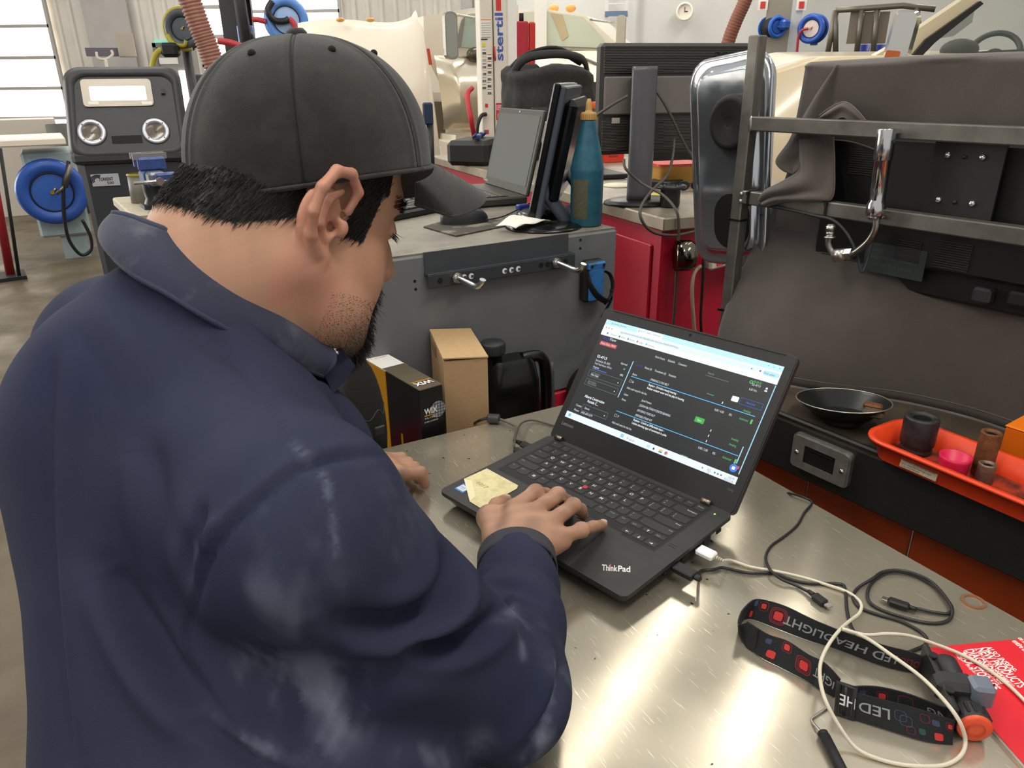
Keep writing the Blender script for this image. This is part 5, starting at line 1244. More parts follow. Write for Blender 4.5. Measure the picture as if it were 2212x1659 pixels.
# ------------------------------------------------------------------ red tool chest with a worn metal top
RF = Fr(pz(1437, 470, 1.14), (.918, .397, 0)); RH = 1.14
rtop = M('chest_top_worn', '#9a9080', .42, .55, var=.14, vscale=6, rvar=.12)
rc_ = thing('red_tool_chest', 'long red tool chest with a worn steel worktop behind the grey cabinet', 'tool chest', RF.T)
RL = 2.15
MB().box((.42, RL/2 - .01, RH - .019), (.86, RL, .038), bev=.004).build('worktop', rtop, rc_)
MB().box((.42, RL/2, (.12 + RH - .038)/2), (.82, RL - .04, RH - .038 - .12), bev=.006).build('chest_body', red_m, rc_)
for i in range(7): MB().box((.006, .2 + i*.29, .62), (.008, .27, .86), bev=.003).build('drawer_front', red_m, rc_)
for x in (.1, .75):
    for y in (.15, RL - .15): MB().cyl((x, y - .025, .06), (x, y + .025, .06), .06, n=20).build('caster', rubber, rc_)
# acer monitor
am = thing('rear_facing_monitor', 'black desktop monitor with ribbed back standing on the red chest', 'monitor', RF.T @ Matrix.Translation((.205, .270, 0)) @ Matrix.Rotation(math.radians(-9), 4, 'Z'))
ash = M('monitor_shell', '#302e2c', .42, var=.06, vscale=20, bump=.1, bscale=700); asl = M('monitor_rib', '#4b4741', .45); agl = M('monitor_panel_grey', '#6e6963', .38, var=.05)
zt, zb_ = 1.600, 1.285
MB().box((0, .030, (zt + zb_)/2), (.50, .050, zt - zb_), bev=.010).build('shell', ash, am)
MB().box((.252, .030, (zt + zb_)/2), (.010, .050, zt - zb_)).build('edge_trim', M('edge_slate', '#55636f', .35), am)
MB().box((-.06, .001, 1.455), (.36, .012, .108), bev=.004).build('smooth_panel', agl, am)
for z0, n, x0, x1 in ((1.520, 17, -.242, .242), (1.300, 20, -.242, .242)):
    for i in range(n): MB().box(((x0+x1)/2, .003, z0 + i*.0044), (x1 - x0, .006, .0022)).build('rib', asl, am)
MB().text('acer', .034, Matrix.Translation((.115, -.0012, 1.572)) @ Matrix.Rotation(PI/2, 4, 'X'), 0, width=.088, bold=.02).build('logo', M('logo_black', '#0e0e0e', .3), am)
MB().box((.085, -.008, 1.455), (.075, .012, .100), bev=.003).build('mount_cover', M('mount_black', '#1b1b1b', .4), am)
for z in (1.490, 1.418): MB().lathe([(.006, 0), (.005, .003), (0, .004)], 12, Matrix.Translation((.100, -.014, z)) @ Matrix.Rotation(PI/2, 4, 'X')).build('screw', chrome, am)
MB().tube([(-.135, -.055, RH + .014), (-.135, -.055, 1.30), (-.135, -.052, 1.44), (-.135, -.050, 1.535)], .040, 20, k=5, flat=(1, .55), up=(1, 0, 0)).build('stand_column', M('stand_grey', '#56565a', .35, var=.05), am)
MB().lathe([(0, .016), (.10, .014), (.122, .008), (.125, 0), (0, 0)], 40, Matrix.Translation((-.115, -.035, RH + .0005)) @ Matrix.Diagonal((1, .72, 1, 1))).build('stand_foot', M('mount_black'), am)
MB().box((.145, -.006, 1.402), (.020, .016, .024), bev=.003).build('power_socket', rubber, am)
for x in (-.2, -.14): MB().box((x, -.0005, 1.385), (.026, .003, .016)).build('port_label', M('port_sticker', '#a9a397', .5), am)
pcb = thing('monitor_cable', 'grey cable looped from the ribbed monitor over the chest corner', 'cable', RF.T)
def rp(x, y, yl): return RF.l(x, y, yl)
b = MB(); b.tube([rp(1195, 362, .40), rp(1225, 345, .38), rp(1248, 300, .33), rp(1280, 258, .26), rp(1320, 228, .23), rp(1356, 207, .22)], .0042, 8, k=6); b.build('cord', cab_g, pcb)
b = MB(); b.tube([rp(1418, 197, .235), rp(1436, 225, .22), rp(1455, 262, .21), rp(1478, 310, .20), rp(1503, 352, .19)], .0042, 8, k=6); b.build('cord', cab_g, pcb)
b = MB(); b.tube([rp(1457, 300, .22), rp(1453, 340, .20), rp(1440, 380, .16), rp(1410, 410, .10), rp(1388, 440, .02), rp(1383, 465, -.02), rp(1396, 490, -.03), rp(1420, 505, -.03), rp(1460, 508, -.02), rp(1500, 500, -.015), rp(1540, 490, -.01)], .0042, 8, k=6); b.build('cord', cab_g, pcb)
b = MB(); b.tube([rp(1348, 345, .2), rp(1352, 365, .17), rp(1385, 395, .14), rp(1430, 420, .06), rp(1458, 450, -.005), rp(1466, 480, -.02), rp(1464, 540, -.02), rp(1460, 620, -.02), rp(1455, 700, -.02), rp(1450, 780, -.02)], .0042, 8, k=6); b.build('cord', cab_g, pcb)
# power strip and cords on the chest face
ps = thing('power_strip', 'white power strip with a red switch fixed to the red chest side', 'power strip', RF.T)
q0, q1 = rp(1525, 568, -.02), rp(1650, 535, -.02)
f_ = frame(q0, q1 - q0); Lp = (q1 - q0).length + .15
MB().box((Lp/2, 0, 0), (Lp, .040, .042), T=f_, bev=.006).build('strip_body', M('strip_cream', '#d3cbb8', .5), ps)
MB().box((.035, -.021, 0), (.026, .004, .018), T=f_).build('switch', M('switch_red', '#c2252c', .35, emit=.25), ps)
for i in range(5):
    MB().box((.135 + i*.042, -.0205, .002), (.030, .002, .030), T=f_, bev=.0008).build('outlet', M('outlet_white', '#e6e2d6', .5), ps)
    for dx in (-.006, .006): MB().box((.135 + i*.042 + dx, -.0219, .006), (.0022, .001, .008), T=f_).build('outlet_slot', M('void_black'), ps)
lbl = thing('warning_sheet', 'white warning sheet with a yellow stripe stuck below the power strip', 'label', RF.T)
q0, q1 = rp(1600, 585, -.003), rp(1690, 560, -.003); f2 = frame(q0, q1 - q0)
MB().box((.08, 0, -.02), (.20, .003, .055), T=f2).build('sheet', M('sheet_white', '#dedad0', .6), lbl)
MB().box((.08, -.002, .006), (.20, .002, .014), T=f2).build('yellow_stripe', M('stripe_yellow', '#d8c21c', .5), lbl)
b = MB()
for i in range(4): b.text('electrical hazard do not remove', .007, f2 @ Matrix.Translation((-.01, -.0036, -.010 - i*.010)) @ Matrix.Rotation(PI/2, 4, 'X'), 0, width=.12)
b.build('small_print', ink, lbl)
lb2 = MB(); q2 = rp(1630, 510, -.003); lb2.box((q2.x + .02, -.003, q2.z), (.13, .003, .06)); lo = lb2.build('notice_label', M('sheet_white'), None, RF.T); tag(lo, 'white notice label stuck above the power strip on the red chest', 'label')
cd_ = thing('cord_reel_cap', 'shiny chrome cord holder on the red chest beside the power strip', 'cord holder', RF.T)
q3 = rp(1482, 552, -.03); MB().lathe([(0, .030), (.022, .029), (.038, .022), (.044, .010), (.044, -.030), (0, -.030)], 28, Matrix.Translation(q3) @ Matrix.Rotation(PI/2, 4, 'Y') @ Matrix.Rotation(.4, 4, 'X')).build('holder_shell', M('dark_chrome', '#6d665c', .15, 1.0), cd_)
hc = thing('hanging_cord', 'beige cord hanging from the power strip down the red chest', 'cord', RF.T)
b = MB(); b.tube([rp(1513, 575, -.035), rp(1500, 590, -.05), rp(1495, 620, -.055), rp(1496, 660, -.055), rp(1500, 710, -.055), rp(1503, 790, -.05)], .0055, 8, k=6); b.build('cord', M('cord_beige', '#a89a80', .6), hc)
b = MB(); b.tube([rp(1517, 500, -.02), rp(1520, 560, -.06), rp(1516, 640, -.06), rp(1514, 700, -.06), rp(1522, 790, -.05)], .0042, 8, k=6); b.build('cord', cab_b, hc)
h2 = MB(); h2.tube([rp(1606, 562, -.045), rp(1622, 590, -.05), rp(1630, 630, -.05), rp(1640, 670, -.05), rp(1650, 760, -.05)], .0045, 8, k=6); h2.box(tuple(rp(1612, 555, -.048)), (.05, .028, .024), bev=.006); ho = h2.build('black_power_plug', cab_b, None, RF.T); tag(ho, 'black power plug and lead hanging off the power strip', 'plug')
# items on the chest
def onr(px, pyy, dz=0.0): q = RF.z(px, pyy, RH); return Matrix.Translation((q.x, q.y, RH + .0005))
sl0, sl1 = RF.z(1234, 384, RH + .015), RF.z(1190, 371, RH + .015)
hx = sl1 - sl0; ST = RF.T @ frame((sl0.x, sl0.y, RH), hx)
sl = thing('silver_laptop', 'silver laptop open with its back to the bench on the red chest', 'laptop', ST)
wS = hx.length*1.15
ysn = -1 if (ST.inverted() @ RF.T @ RF.z(1330, 380, RH)).y < 0 else 1
MB().box((wS/2, ysn*.12, .011), (wS, .24, .018), bev=.003).build('base', M('laptop_black2', '#232323', .45), sl)
for r in range(5):
    for c in range(12): MB().box((.03 + c*(wS - .06)/11, ysn*(.05 + r*.022), .0215), (.018, .018, .003), bev=.0006).build('key', kk, sl)
MB().box((wS/2, 0, .100), (wS, .008, .205), bev=.003).build('lid', M('silver_lid', '#b6afa3', .4, .6, var=.05), sl, Matrix.Translation((0, 0, .015)) @ Matrix.Rotation(math.radians(ysn*13), 4, 'X'))
MB().box((-.002, 0, .100), (.004, .010, .205)).build('lid_edge', M('silver_edge', '#d6d4d0', .3, .7), sl, Matrix.Translation((0, 0, .015)) @ Matrix.Rotation(math.radians(ysn*13), 4, 'X'))
# bag
def rbag(u, v, sx=.23, sy_=.15, h=.42):
    a = 2*PI*u; k = (abs(math.cos(a))**2.6 + abs(math.sin(a))**2.6)**(-1/2.6)
    r = (.80 + .22*math.sin(PI*min(v*1.05, 1)) + .12*(v > .72)*math.sin((v - .72)*8)) if v < .86 else 1.02 - (v - .86)*5.5
    r *= 1 + .03*math.sin(7*a + 9*v) + .02*math.sin(13*a - 5*v)
    return (sx*math.cos(a)*k*r, sy_*math.sin(a)*k*r, h*min(1, v/.9) + .015*math.sin(3*a)*v)
qb = RF.z(1222, 346, RH); bag = thing('tool_bag', 'black open tool bag with metal clip on the far end of the red chest', 'bag', RF.T @ Matrix.Translation((qb.x - .02, qb.y + .16, RH)))
bm = M('bag_black', '#262522', .7, var=.35, vscale=22, bump=.6, bscale=300)
b = MB(); b.grid(rbag, 44, 26, closed_u=True); b.build('bag_body', bm, bag)
b = MB(); b.tube([(-.20, -.02, .38), (-.15, -.06, .455), (.0, -.09, .475), (.15, -.06, .455), (.21, -.01, .40)], .02, 10, k=6, flat=(.5, 1)); b.tube([(-.21, .03, .39), (-.10, .05, .47), (.06, .05, .50), (.20, .03, .44)], .022, 10, k=6, flat=(.5, 1)); b.build('rim_padding', M('bag_rim', '#1d1d1c', .6), bag)
b = MB(); b.tube([(.02, -.16, .33), (.03, -.18, .29), (.05, -.18, .23)], .012, 8, k=4); b.lathe([(.026, 0), (.030, .006), (.026, .012), (.022, .006), (.026, 0)], 18, Matrix.Translation((.01, -.175, .315)) @ Matrix.Rotation(PI/2, 4, 'X')); b.build('metal_clip', chrome, bag)
for x in (-.12, .10): MB().box((x, -.155, .16), (.10, .03, .17), bev=.012).build('pocket', bm, bag)
can = thing('spray_can', 'red and white aerosol can standing beside the black bag', 'can', RF.T @ onr(1255, 347)); 
MB().lathe([(0, 0), (.032, 0), (.033, .004), (.033, .165), (.030, .172), (.024, .180), (0, .182)], 28).build('can_body', M('can_red', '#a3252f', .3, .3), can); MB().lathe([(.0334, .03), (.0334, .15)], 16, None, 0, True, math.radians(200), math.radians(300)).build('can_label', M('can_label_white', '#d4d0c8', .5, var=.1, vscale=80), can); MB().lathe([(.0336, .004), (.0336, .036)], 28).build('can_band', M('can_purple', '#5b2350', .4), can)
jar = thing('clear_canister', 'clear tall canister with an orange lid behind the oil bottle', 'canister', RF.T @ onr(1289, 347))
MB().lathe([(0, 0), (.044, 0), (.045, .005), (.045, .235), (.042, .24)], 30).build('canister_wall', M('clear_plastic', '#d9d9d4', .15, trans=.7, alpha=.85), jar); MB().lathe([(.0455, .205), (.0455, .235)], 30).build('grey_band', M('band_slate', '#4b5058', .4), jar); MB().lathe([(.047, .235), (.048, .238), (.048, .262), (.045, .265), (0, .265)], 30).build('canister_lid', M('lid_orange', '#d4552c', .4), jar)
bbx = thing('blue_card_box', 'small blue printed box leaning beside the silver laptop', 'box', RF.T @ onr(1236, 356) @ Matrix.Rotation(.3, 4, 'Z'))
MB().box((0, 0, .055), (.05, .03, .11), bev=.002).build('carton', M('carton_blue', '#3b4fc0', .4), bbx); MB().box((.004, -.0156, .085), (.03, .001, .006), T=Matrix.Rotation(.3, 4, 'Y')).text('shop', .014, Matrix.Translation((-.016, -.0158, .05)) @ Matrix.Rotation(PI/2, 4, 'X'), 0).build('print', M('print_pink', '#b7a6d8', .5), bbx)
rbx = thing('red_card_box', 'small red printed box lying under the ribbed monitor', 'box', RF.T @ onr(1322, 350) @ Matrix.Rotation(-.1, 4, 'Z'))
MB().box((0, 0, .028), (.10, .05, .056), bev=.002).build('carton', M('carton_red', '#d33a25', .4), rbx); MB().text('Sensor', .018, Matrix.Translation((-.03, -.0256, .03)) @ Matrix.Rotation(PI/2, 4, 'X'), 0, width=.05).build('print', wk, rbx)
ylw = thing('snack_tub', 'translucent amber food tub with a red lid beside the monitor stand', 'tub', RF.T @ onr(1456, 398) @ Matrix.Rotation(-.15, 4, 'Z'))
b = MB(); loft(b, [rr3(.15, .10, .02, 0), rr3(.175, .12, .025, .070)]); b.add(rr3(.15, .10, .02, 0), [tuple(range(36))]); b.build('tub_wall', M('tub_amber', '#d9a24a', .35, trans=.3), ylw); MB().prism(rrect(.185, .13, .028, 8), .070, .078).build('tub_lid', M('tub_lid_red', '#d0433a', .35), ylw); MB().ell((0, 0, .03), (.07, .045, .026)).build('tub_contents', M('tub_food', '#c98f3c', .8, var=.3, vscale=50), ylw)
bk_ = MB(); bk_.box((0, 0, .012), (.13, .10, .022), bev=.003); bo = bk_.build('black_case', black_pl, None, RF.T @ onr(1438, 402) @ Matrix.Rotation(.5, 4, 'Z')); tag(bo, 'flat black plastic case lying before the amber tub', 'case')
cupt = thing('cup_holder', 'black round cup insert with a flanged perforated top at the chest corner', 'cup holder', RF.T @ onr(1446, 447))
MB().lathe([(0, 0), (.026, 0), (.030, .004), (.030, .052), (.046, .056), (.048, .060), (.046, .064), (.034, .066), (.033, .060), (0, .060)], 32).build('cup_body', M('cup_black', '#202226', .35), cupt)
b = MB()
for r in (.010, .020, .029): b.tube([(r*math.cos(2*PI*i/24), r*math.sin(2*PI*i/24), .063) for i in range(24)], .0016, 6, k=1, closed=True)
b.build('grille', M('cup_black'), cupt)
yn = MB(); yn.box((0, 0, .006), (.07, .05, .010), bev=.001); yo = yn.build('yellow_pad', M('pad_yellow', '#c7b52c', .7), None, RF.T @ onr(1408, 428) @ Matrix.Rotation(.4, 4, 'Z')); tag(yo, 'yellow notepad sticking out behind the monitor foot', 'notepad')
wd_ = MB(); wd_.lathe([(0, .006), (.05, .006), (.055, .003), (.055, 0), (0, 0)], 28); wo_ = wd_.build('plastic_disc', M('lid_ivory', '#d8d3b8', .5), None, RF.T @ onr(1335, 402)); tag(wo_, 'pale round plastic disc lying left of the monitor stand', 'disc')
gl_ = thing('sunglasses', 'dark sunglasses lying beside the amber tub', 'sunglasses', RF.T @ onr(1490, 412)); 
for dx in (-.026, .026): MB().ell((dx, 0, .018), (.024, .006, .017)).build('glass', M('lens_teal', '#16282c', .08), gl_)
MB().tube([(-.05, 0, .024), (-.05, .05, .018), (-.045, .10, .006)], .002, 6, k=3).tube([(.05, 0, .024), (.05, .05, .018), (.045, .10, .006)], .002, 6, k=3).tube([(-.05, 0, .026), (0, 0, .024), (.05, 0, .026)], .002, 6, k=3).build('spectacle_frame', black_pl, gl_)
# jump-start pack at the far end
jp = thing('jump_starter_case', 'black case with red and blue jumper clamps on the far worktop end', 'jump starter', RF.T @ onr(1030, 352) @ Matrix.Rotation(.9, 4, 'Z'))
MB().box((0, 0, .055), (.30, .20, .11), bev=.02).build('case', M('case_black', '#232323', .6), jp)
b = MB(); b.tube([(-.02, .0, .11), (-.07, .0, .20), (-.02, .03, .30), (.05, .03, .33)], .012, 8, k=6); b.build('red_lead', M('lead_red', '#b5212a', .5), jp)
for x, c in ((-.10, 'clamp_blue'), (.06, 'clamp_blue')): MB().box((x, -.02, .125), (.09, .025, .02), T=Matrix.Rotation(.2, 4, 'Z'), bev=.004).cyl((x - .04, -.03, .125), (x - .06, -.05, .14), .006).build('clamp', M(c, '#33507c', .35, .4), jp)
# ------------------------------------------------------------------ far left of the shop
def facing(px, pyy, Y, yaw=0.0):
    p = py(px, pyy, Y); d = Vector((p.x, p.y, 0)).normalized(); xd = Vector((d.y, -d.x, 0))
    xd = Matrix.Rotation(math.radians(yaw), 3, 'Z') @ xd
    return Fr(p, xd)
mc_m = M('machine_charcoal', '#38383a', .5, var=.08, vscale=5, bump=.1, bscale=200); mc_d = M('machine_dark', '#2c2e32', .5)
MF = facing(280, 350, 4.4, -6)
mt = thing('fluid_machine', 'charcoal fluid service machine with two round gauges and a lit display', 'machine', MF.T)
def ml(x, y, yl=0.0): return MF.l(x, y, yl)
tl, tr_, br_, bl = ml(138, 158), ml(372, 163), ml(400, 332), ml(160, 336)
hw = (br_.x - bl.x)/2; cx = (br_.x + bl.x)/2; z0, z1 = bl.z, tl.z; tw = (tr_.x - tl.x)/2; tcx = (tl.x + tr_.x)/2
def mring(t, inset=0.0, y=0.0, k=8, rad=.06):
    # rounded trapezoid in the tilted front plane
    out = []
    for x, z in rrect(2, 2, .28, k):
        zz = (z + 1)/2; w_ = (hw + (tw - hw)*zz) - inset; c_ = cx + (tcx - cx)*zz
        out.append((c_ + x*w_, y + .18*zz*0.9, z0 + inset + (z1 - z0 - 2*inset)*zz))
    return out
b = MB(); R_ = [mring(0, -.010, .10), mring(0, -.030, .06), mring(0, -.034, .035), mring(0, -.012, .012), mring(0, .004, .006), mring(0, .018, .020)]
loft(b, R_); b.add(R_[-1], [tuple(range(len(R_[-1])))], 0)
bk2 = [(x*.96 + cx*.04, .42, z0 - .05 + (z - z0)*.9) for x, y, z in R_[0]]
loft(b, [bk2, R_[0]]); b.add(bk2, [tuple(reversed(range(len(bk2))))], 0); b.build('head', mc_m, mt)
def onface(px, pyy, off=.014):          # point on the tilted front plane
    q = ml(px, pyy, .05)
    for _ in range(6):
        zz = (q.z - z0)/(z1 - z0); q = ml(px, pyy, .02 + .162*zz)
    return q
Mtilt = Matrix.Rotation(PI/2 - math.atan2(.162, z1 - z0), 4, 'X')
def fplace(px, pyy, off=.004): return Matrix.Translation(onface(px, pyy)) @ Mtilt @ Matrix.Translation((0, 0, off))
sx = (onface(330, 200) - onface(178, 200)).length; sz = (onface(255, 172) - onface(255, 230)).length
MB().prism(rrect(sx, sz, .02, 4), 0, .010, fplace(254, 201, -.002)).build('display_bezel', M('bezel_silver', '#9b9489', .4, .6), mt)
MB().prism(rrect(sx*.80, sz*.52, .006, 3), .010, .013, fplace(256, 203, -.002)).build('display', M('lcd_lit', '#e8f4fa', .3, emit=1.0), mt)
for px in (203, 318): MB().prism(rrect(sx*.15, sz*.12, .002, 2), .0102, .012, fplace(px, 224, -.002)).build('bezel_label', M('label_white2', '#ece6da', .5), mt)
gr = (onface(231, 287) - onface(168, 287)).length/2
for px, pyy in ((199, 287), (337, 284)):
    T_ = fplace(px, pyy)
    MB().lathe([(gr*1.04, -.01), (gr*1.04, .004)], 32, T_).build('gauge_seat', rubber, mt)
    g_ = MB().lathe([(gr*.66, .002), (gr*.68, .014), (gr*.94, .014), (gr, .008), (gr, 0)], 36, T_).build('gauge_ring', M('ring_silver', '#c6cad2', .3, .7), mt)
    MB().lathe([(gr*.68, .004), (gr*.5, .001), (0, -.001)], 32, T_).build('gauge_glass', M('gauge_glass', '#6a5e52', .15, var=.35, vscale=14), mt)
    for i in range(4): 
        a = PI/4 + i*PI/2; MB().cyl((gr*.81*math.cos(a), gr*.81*math.sin(a), .013), (gr*.81*math.cos(a), gr*.81*math.sin(a), .0155), .004, n=8, T=T_).build('gauge_screw', dgrey, mt)
MB().prism(rrect((onface(308, 300) - onface(242, 300)).length, .045, .003, 2), -.004, .003, fplace(275, 302)).build('slot', M('void_black'), mt)
MB().box((0, 0, 0), (.02, .03, .02), T=fplace(352, 198)).build('key_switch', black_pl, mt)
bl2, br2 = ml(170, 358, .05), ml(398, 358, .05)
MB().box(((bl2.x + br2.x)/2, .24, (z0 - .03)/2), (br2.x - bl2.x, .40, z0 - .03), bev=.03).build('body', mc_d, mt)
MB().box(((bl2.x + br2.x)/2, .22, z0 - .02), (br2.x - bl2.x + .05, .42, .07), bev=.02).build('neck', mc_m, mt)
q = ml(228, 389, .034); bw = (ml(258, 389, .034) - ml(197, 389, .034)).length; bh = (ml(228, 377, .034) - ml(228, 403, .034)).length
MB().box((q.x, .036, q.z), (bw, .006, bh), bev=.002).build('badge', M('badge_silver', '#b9bcc0', .35, .5), mt)
bF = Matrix.Translation((q.x - bw*.12, .0325, q.z)) @ Matrix.Rotation(PI/2, 4, 'X')
MB().text('TORRENT', bh*.38, bF @ Matrix.Translation((-bw*.12, bh*.08, 0)), 0, width=bw*.52, bold=.03).text('500', bh*.30, bF @ Matrix.Translation((bw*.16, -bh*.24, 0)), 0, width=bw*.24, bold=.02).build('badge_text', wk, mt)
b = MB()
for r in (.30, .42, .54): b.tube([(q.x - bw*.27 + bh*r*math.cos(math.radians(a)), .0322, q.z + bh*r*math.sin(math.radians(a))*.8) for a in range(60, 215, 15)], .003, 5, k=1)
b.build('badge_mark', wk, mt)

# reel cart
HF_ = facing(115, 415, 6.7, 0); hq = HF_.l(115, 415, 0)
cart2 = thing('reel_cart', 'pale blue-white steel cart carrying a hose reel at the left', 'cart', HF_.T)
c0, c1 = HF_.l(42, 330, .12), HF_.l(200, 505, .12); pale = M('pale_blue_steel', '#9fb0b4', .5, var=.12, vscale=4)
MB().box(((c0.x + c1.x)/2, .42, (c0.z + c1.z)/2), (c1.x - c0.x, .6, c0.z - c1.z), bev=.02).build('cart_body', pale, cart2)
MB().box(((c0.x + c1.x)/2 + .05, .42, c1.z/2), (c1.x - c0.x - .2, .5, c1.z)).build('plinth', pale, cart2)
t0_, t1_ = HF_.l(-40, 318, -.05), HF_.l(145, 318, -.05)
MB().box(((t0_.x + t1_.x)/2, .35, t0_.z + .02), (t1_.x - t0_.x, .85, .06), bev=.01).build('cart_worktop', M('worktop_white', '#e4dccb', .4), cart2)
def reel(name, label, F_, px, pyy, rpx, col, col2, yaw=0, hose=None, depth=.12, grp='hose reels'):
    c = F_.l(px, pyy, 0); r = abs(F_.l(px + rpx, pyy, 0).x - c.x)
    T_ = F_.T @ Matrix.Translation(c) @ Matrix.Rotation(math.radians(yaw), 4, 'Z') @ Matrix.Rotation(PI/2, 4, 'X')
    o = thing(name, label, 'hose reel', T_, grp)
    m1 = M(name + col, col, .35, var=.08, vscale=5); m2 = M(name + col2, col2, .4, var=.08, vscale=5)
    MB().lathe([(r*.60, .004), (r*.66, .020), (r*.80, .036), (r*.93, .026), (r, .006), (r*.99, -.006), (r*.90, -.012)], 48).build('front_flange', m1, o)
    MB().lathe([(0, .010), (r*.15, .012), (r*.58, .004), (r*.60, .004)], 48).build('hub_plate', m2, o)
    MB().tube([(r*.59*math.cos(2*PI*i/36), r*.59*math.sin(2*PI*i/36), .012) for i in range(36)], r*.022, 6, k=1, closed=True).build('hub_groove', rubber, o)
    MB().lathe([(r*.55, -depth), (r*.86, -depth*.9), (r*.86, -depth*.1), (r*.55, -.01)], 36).build('hose_pack', rubber, o)
    MB().lathe([(r*.99, -depth - .01), (r, -depth + .004), (r*.9, -depth + .006), (0, -depth + .006)], 36).build('rear_flange', m1, o)
    MB().cyl((0, 0, .0), (0, 0, .035), r*.06, n=12).cyl((0, 0, .02), (r*.12, r*.12, .03), r*.035, n=8).build('swivel', M('brass', '#b59a5a', .35, .9), o)
    MB().box((0, -r*.9, -depth - .03), (r*.5, r*.35, .06), bev=.01).build('mount_arm', m1, o)
    return o, r
ro_, rr_ = reel('hose_reel', 'large blue hose reel on the pale steel cart at the left', HF_, 113, 415, 78, '#2c55a8', '#2f5cae')
gun = thing('grease_gun', 'dark dispensing gun with a black hose hanging before the blue reel', 'dispensing gun', HF_.T)
b = MB(); b.tube([HF_.l(148, 348, -.10), HF_.l(145, 372, -.12), HF_.l(138, 395, -.12), HF_.l(137, 430, -.12), HF_.l(140, 480, -.10), HF_.l(150, 520, -.08), HF_.l(175, 550, -.06), HF_.l(196, 540, -.05), HF_.l(195, 510, -.05), HF_.l(178, 475, -.05)], .016, 8, k=6); b.build('hose', cab_b, gun)
b = MB(); b.cyl(HF_.l(152, 355, -.12), HF_.l(140, 405, -.13), .022); b.cyl(HF_.l(140, 400, -.13), HF_.l(122, 420, -.15), .014); b.build('gun_body', M('gun_steel', '#6d6a66', .35, .8), gun)
# red stand far left
rsd = thing('red_jack_stand', 'red and black steel stand at the far left edge', 'stand', facing(-22, 480, 6.1).T); rf = facing(-22, 480, 6.1)
p0, p1 = rf.l(-34, 290, 0), rf.l(-10, 475, 0)
MB().cyl(p0, (p1.x, 0, .02), .035, n=10).build('upright', M('stand_red', '#8d1f24', .45), rsd); MB().cyl(rf.l(0, 320, -.1), (rf.l(12, 490, -.1).x, -.1, .01), .014, n=8).build('brace', rubber, rsd); MB().box((0, 0, .015), (.3, .3, .03)).build('foot_plate', rubber, rsd)
# far bench with bright things behind the cart
fb_ = thing('far_bench', 'bright sunlit bench with small tools beneath the overhead door', 'bench', facing(60, 300, 9.5).T); ff = facing(60, 300, 9.5)
q0, q1 = ff.l(-60, 262, 0), ff.l(128, 300, 0)
MB().box(((q0.x + q1.x)/2, .3, q0.z/2), (q1.x - q0.x, .6, q0.z)).build('bench_body', M('bench_bright', '#d8cfc2', .5), fb_)
bn = MB(); q = ff.l(132, 285, -.1); bn.lathe([(0, 0), (.13, 0), (.16, .5), (.15, .5), (.12, .02)], 20, Matrix.Translation((q.x, -.25, 0)) @ Matrix.Diagonal((1, 1, q.z/.5*1.1, 1))); bo = bn.build('waste_bin', M('bin_grey', '#5d5c58', .6), None, ff.T); tag(bo, 'dark grey bin beside the sunlit bench left of the machine', 'bin')

# vise on its bench, behind the person's neck
VF = facing(340, 445, 3.1, 8); vz = VF.l(340, 462, 0).z
vb = thing('vise_bench', 'pale steel topped bench carrying the blue vise behind the person', 'bench', VF.T)
v0 = VF.l(282, 452, .03)
MB().box((v0.x + .42, .34, vz - .02), (.84, .62, .04), bev=.006).build('bench_top', M('bench_cream', '#b8ae99', .45, .3, var=.1, vscale=6), vb)
for x in (.06, .78):
    for y in (.08, .6): MB().box((v0.x + x, y, (vz - .04)/2), (.05, .05, vz - .04)).build('leg', dgrey, vb)
vi = thing('bench_vise', 'blue bench vise with worn steel jaws on the pale bench', 'vise', VF.T @ Matrix.Translation((VF.l(346, 440, .14).x, .20, vz)))
vbl = M('vise_blue', '#30467e', .45, var=.25, vscale=18); sc_ = .20/.26
b = MB(); b.prism(rrect(.13, .14, .02, 4), 0, .018); b.lathe([(.055, .018), (.045, .04), (.05, .07), (.05, .10)], 20); b.build('base', black_pl, vi)
MB().box((0, .02, .125), (.085, .16, .07), bev=.015).box((0, .085, .185), (.11, .05, .06), bev=.012).build('fixed_body', vbl, vi)
MB().box((0, -.085, .130), (.07, .10, .055), bev=.010).build('slide', M('vise_grey', '#767a82', .4, .6), vi)
MB().box((0, -.035, .185), (.11, .035, .055), bev=.008).build('moving_jaw', vbl, vi)
for y in (-.014, .055): MB().box((0, y, .215), (.135, .010, .024)).build('jaw_plate', M('jaw_steel', '#a9a7a3', .35, .9), vi)
MB().cyl((0, -.10, .125), (0, -.175, .125), .016).cyl((-.10, -.165, .125), (.10, -.165, .125), .007, n=10).build('screw_handle', steel, vi)
MB().box((.03, -.135, .130), (.085, .07, .05), bev=.006).build('anvil_cover', vbl, vi)
fn = thing('green_funnel', 'small green plastic funnel standing by the blue vise', 'funnel', VF.T @ Matrix.Translation((VF.l(347, 462, .07).x, .075, vz)))
MB().lathe([(.028, 0), (.030, .004), (.026, .022), (.016, .042), (.0125, .044), (.0125, .058), (.010, .062), (0, .062)], 24).build('cone', M('funnel_green', '#1f9c7c', .4), fn)
nb = MB(); nb.box((0, 0, .006), (.10, .07, .012)); nq = VF.l(372, 482, -.01); no = nb.build('white_pad', white_pl, None, VF.T @ Matrix.Translation((nq.x + .02, .08, vz))); tag(no, 'cream note pad on the vise bench behind the collar', 'note pad')
yc = thing('yellow_rimmed_can', 'grey can with a yellow rim beside the blue vise', 'can', VF.T @ Matrix.Translation((VF.l(312, 430, .38).x, .40, vz)))
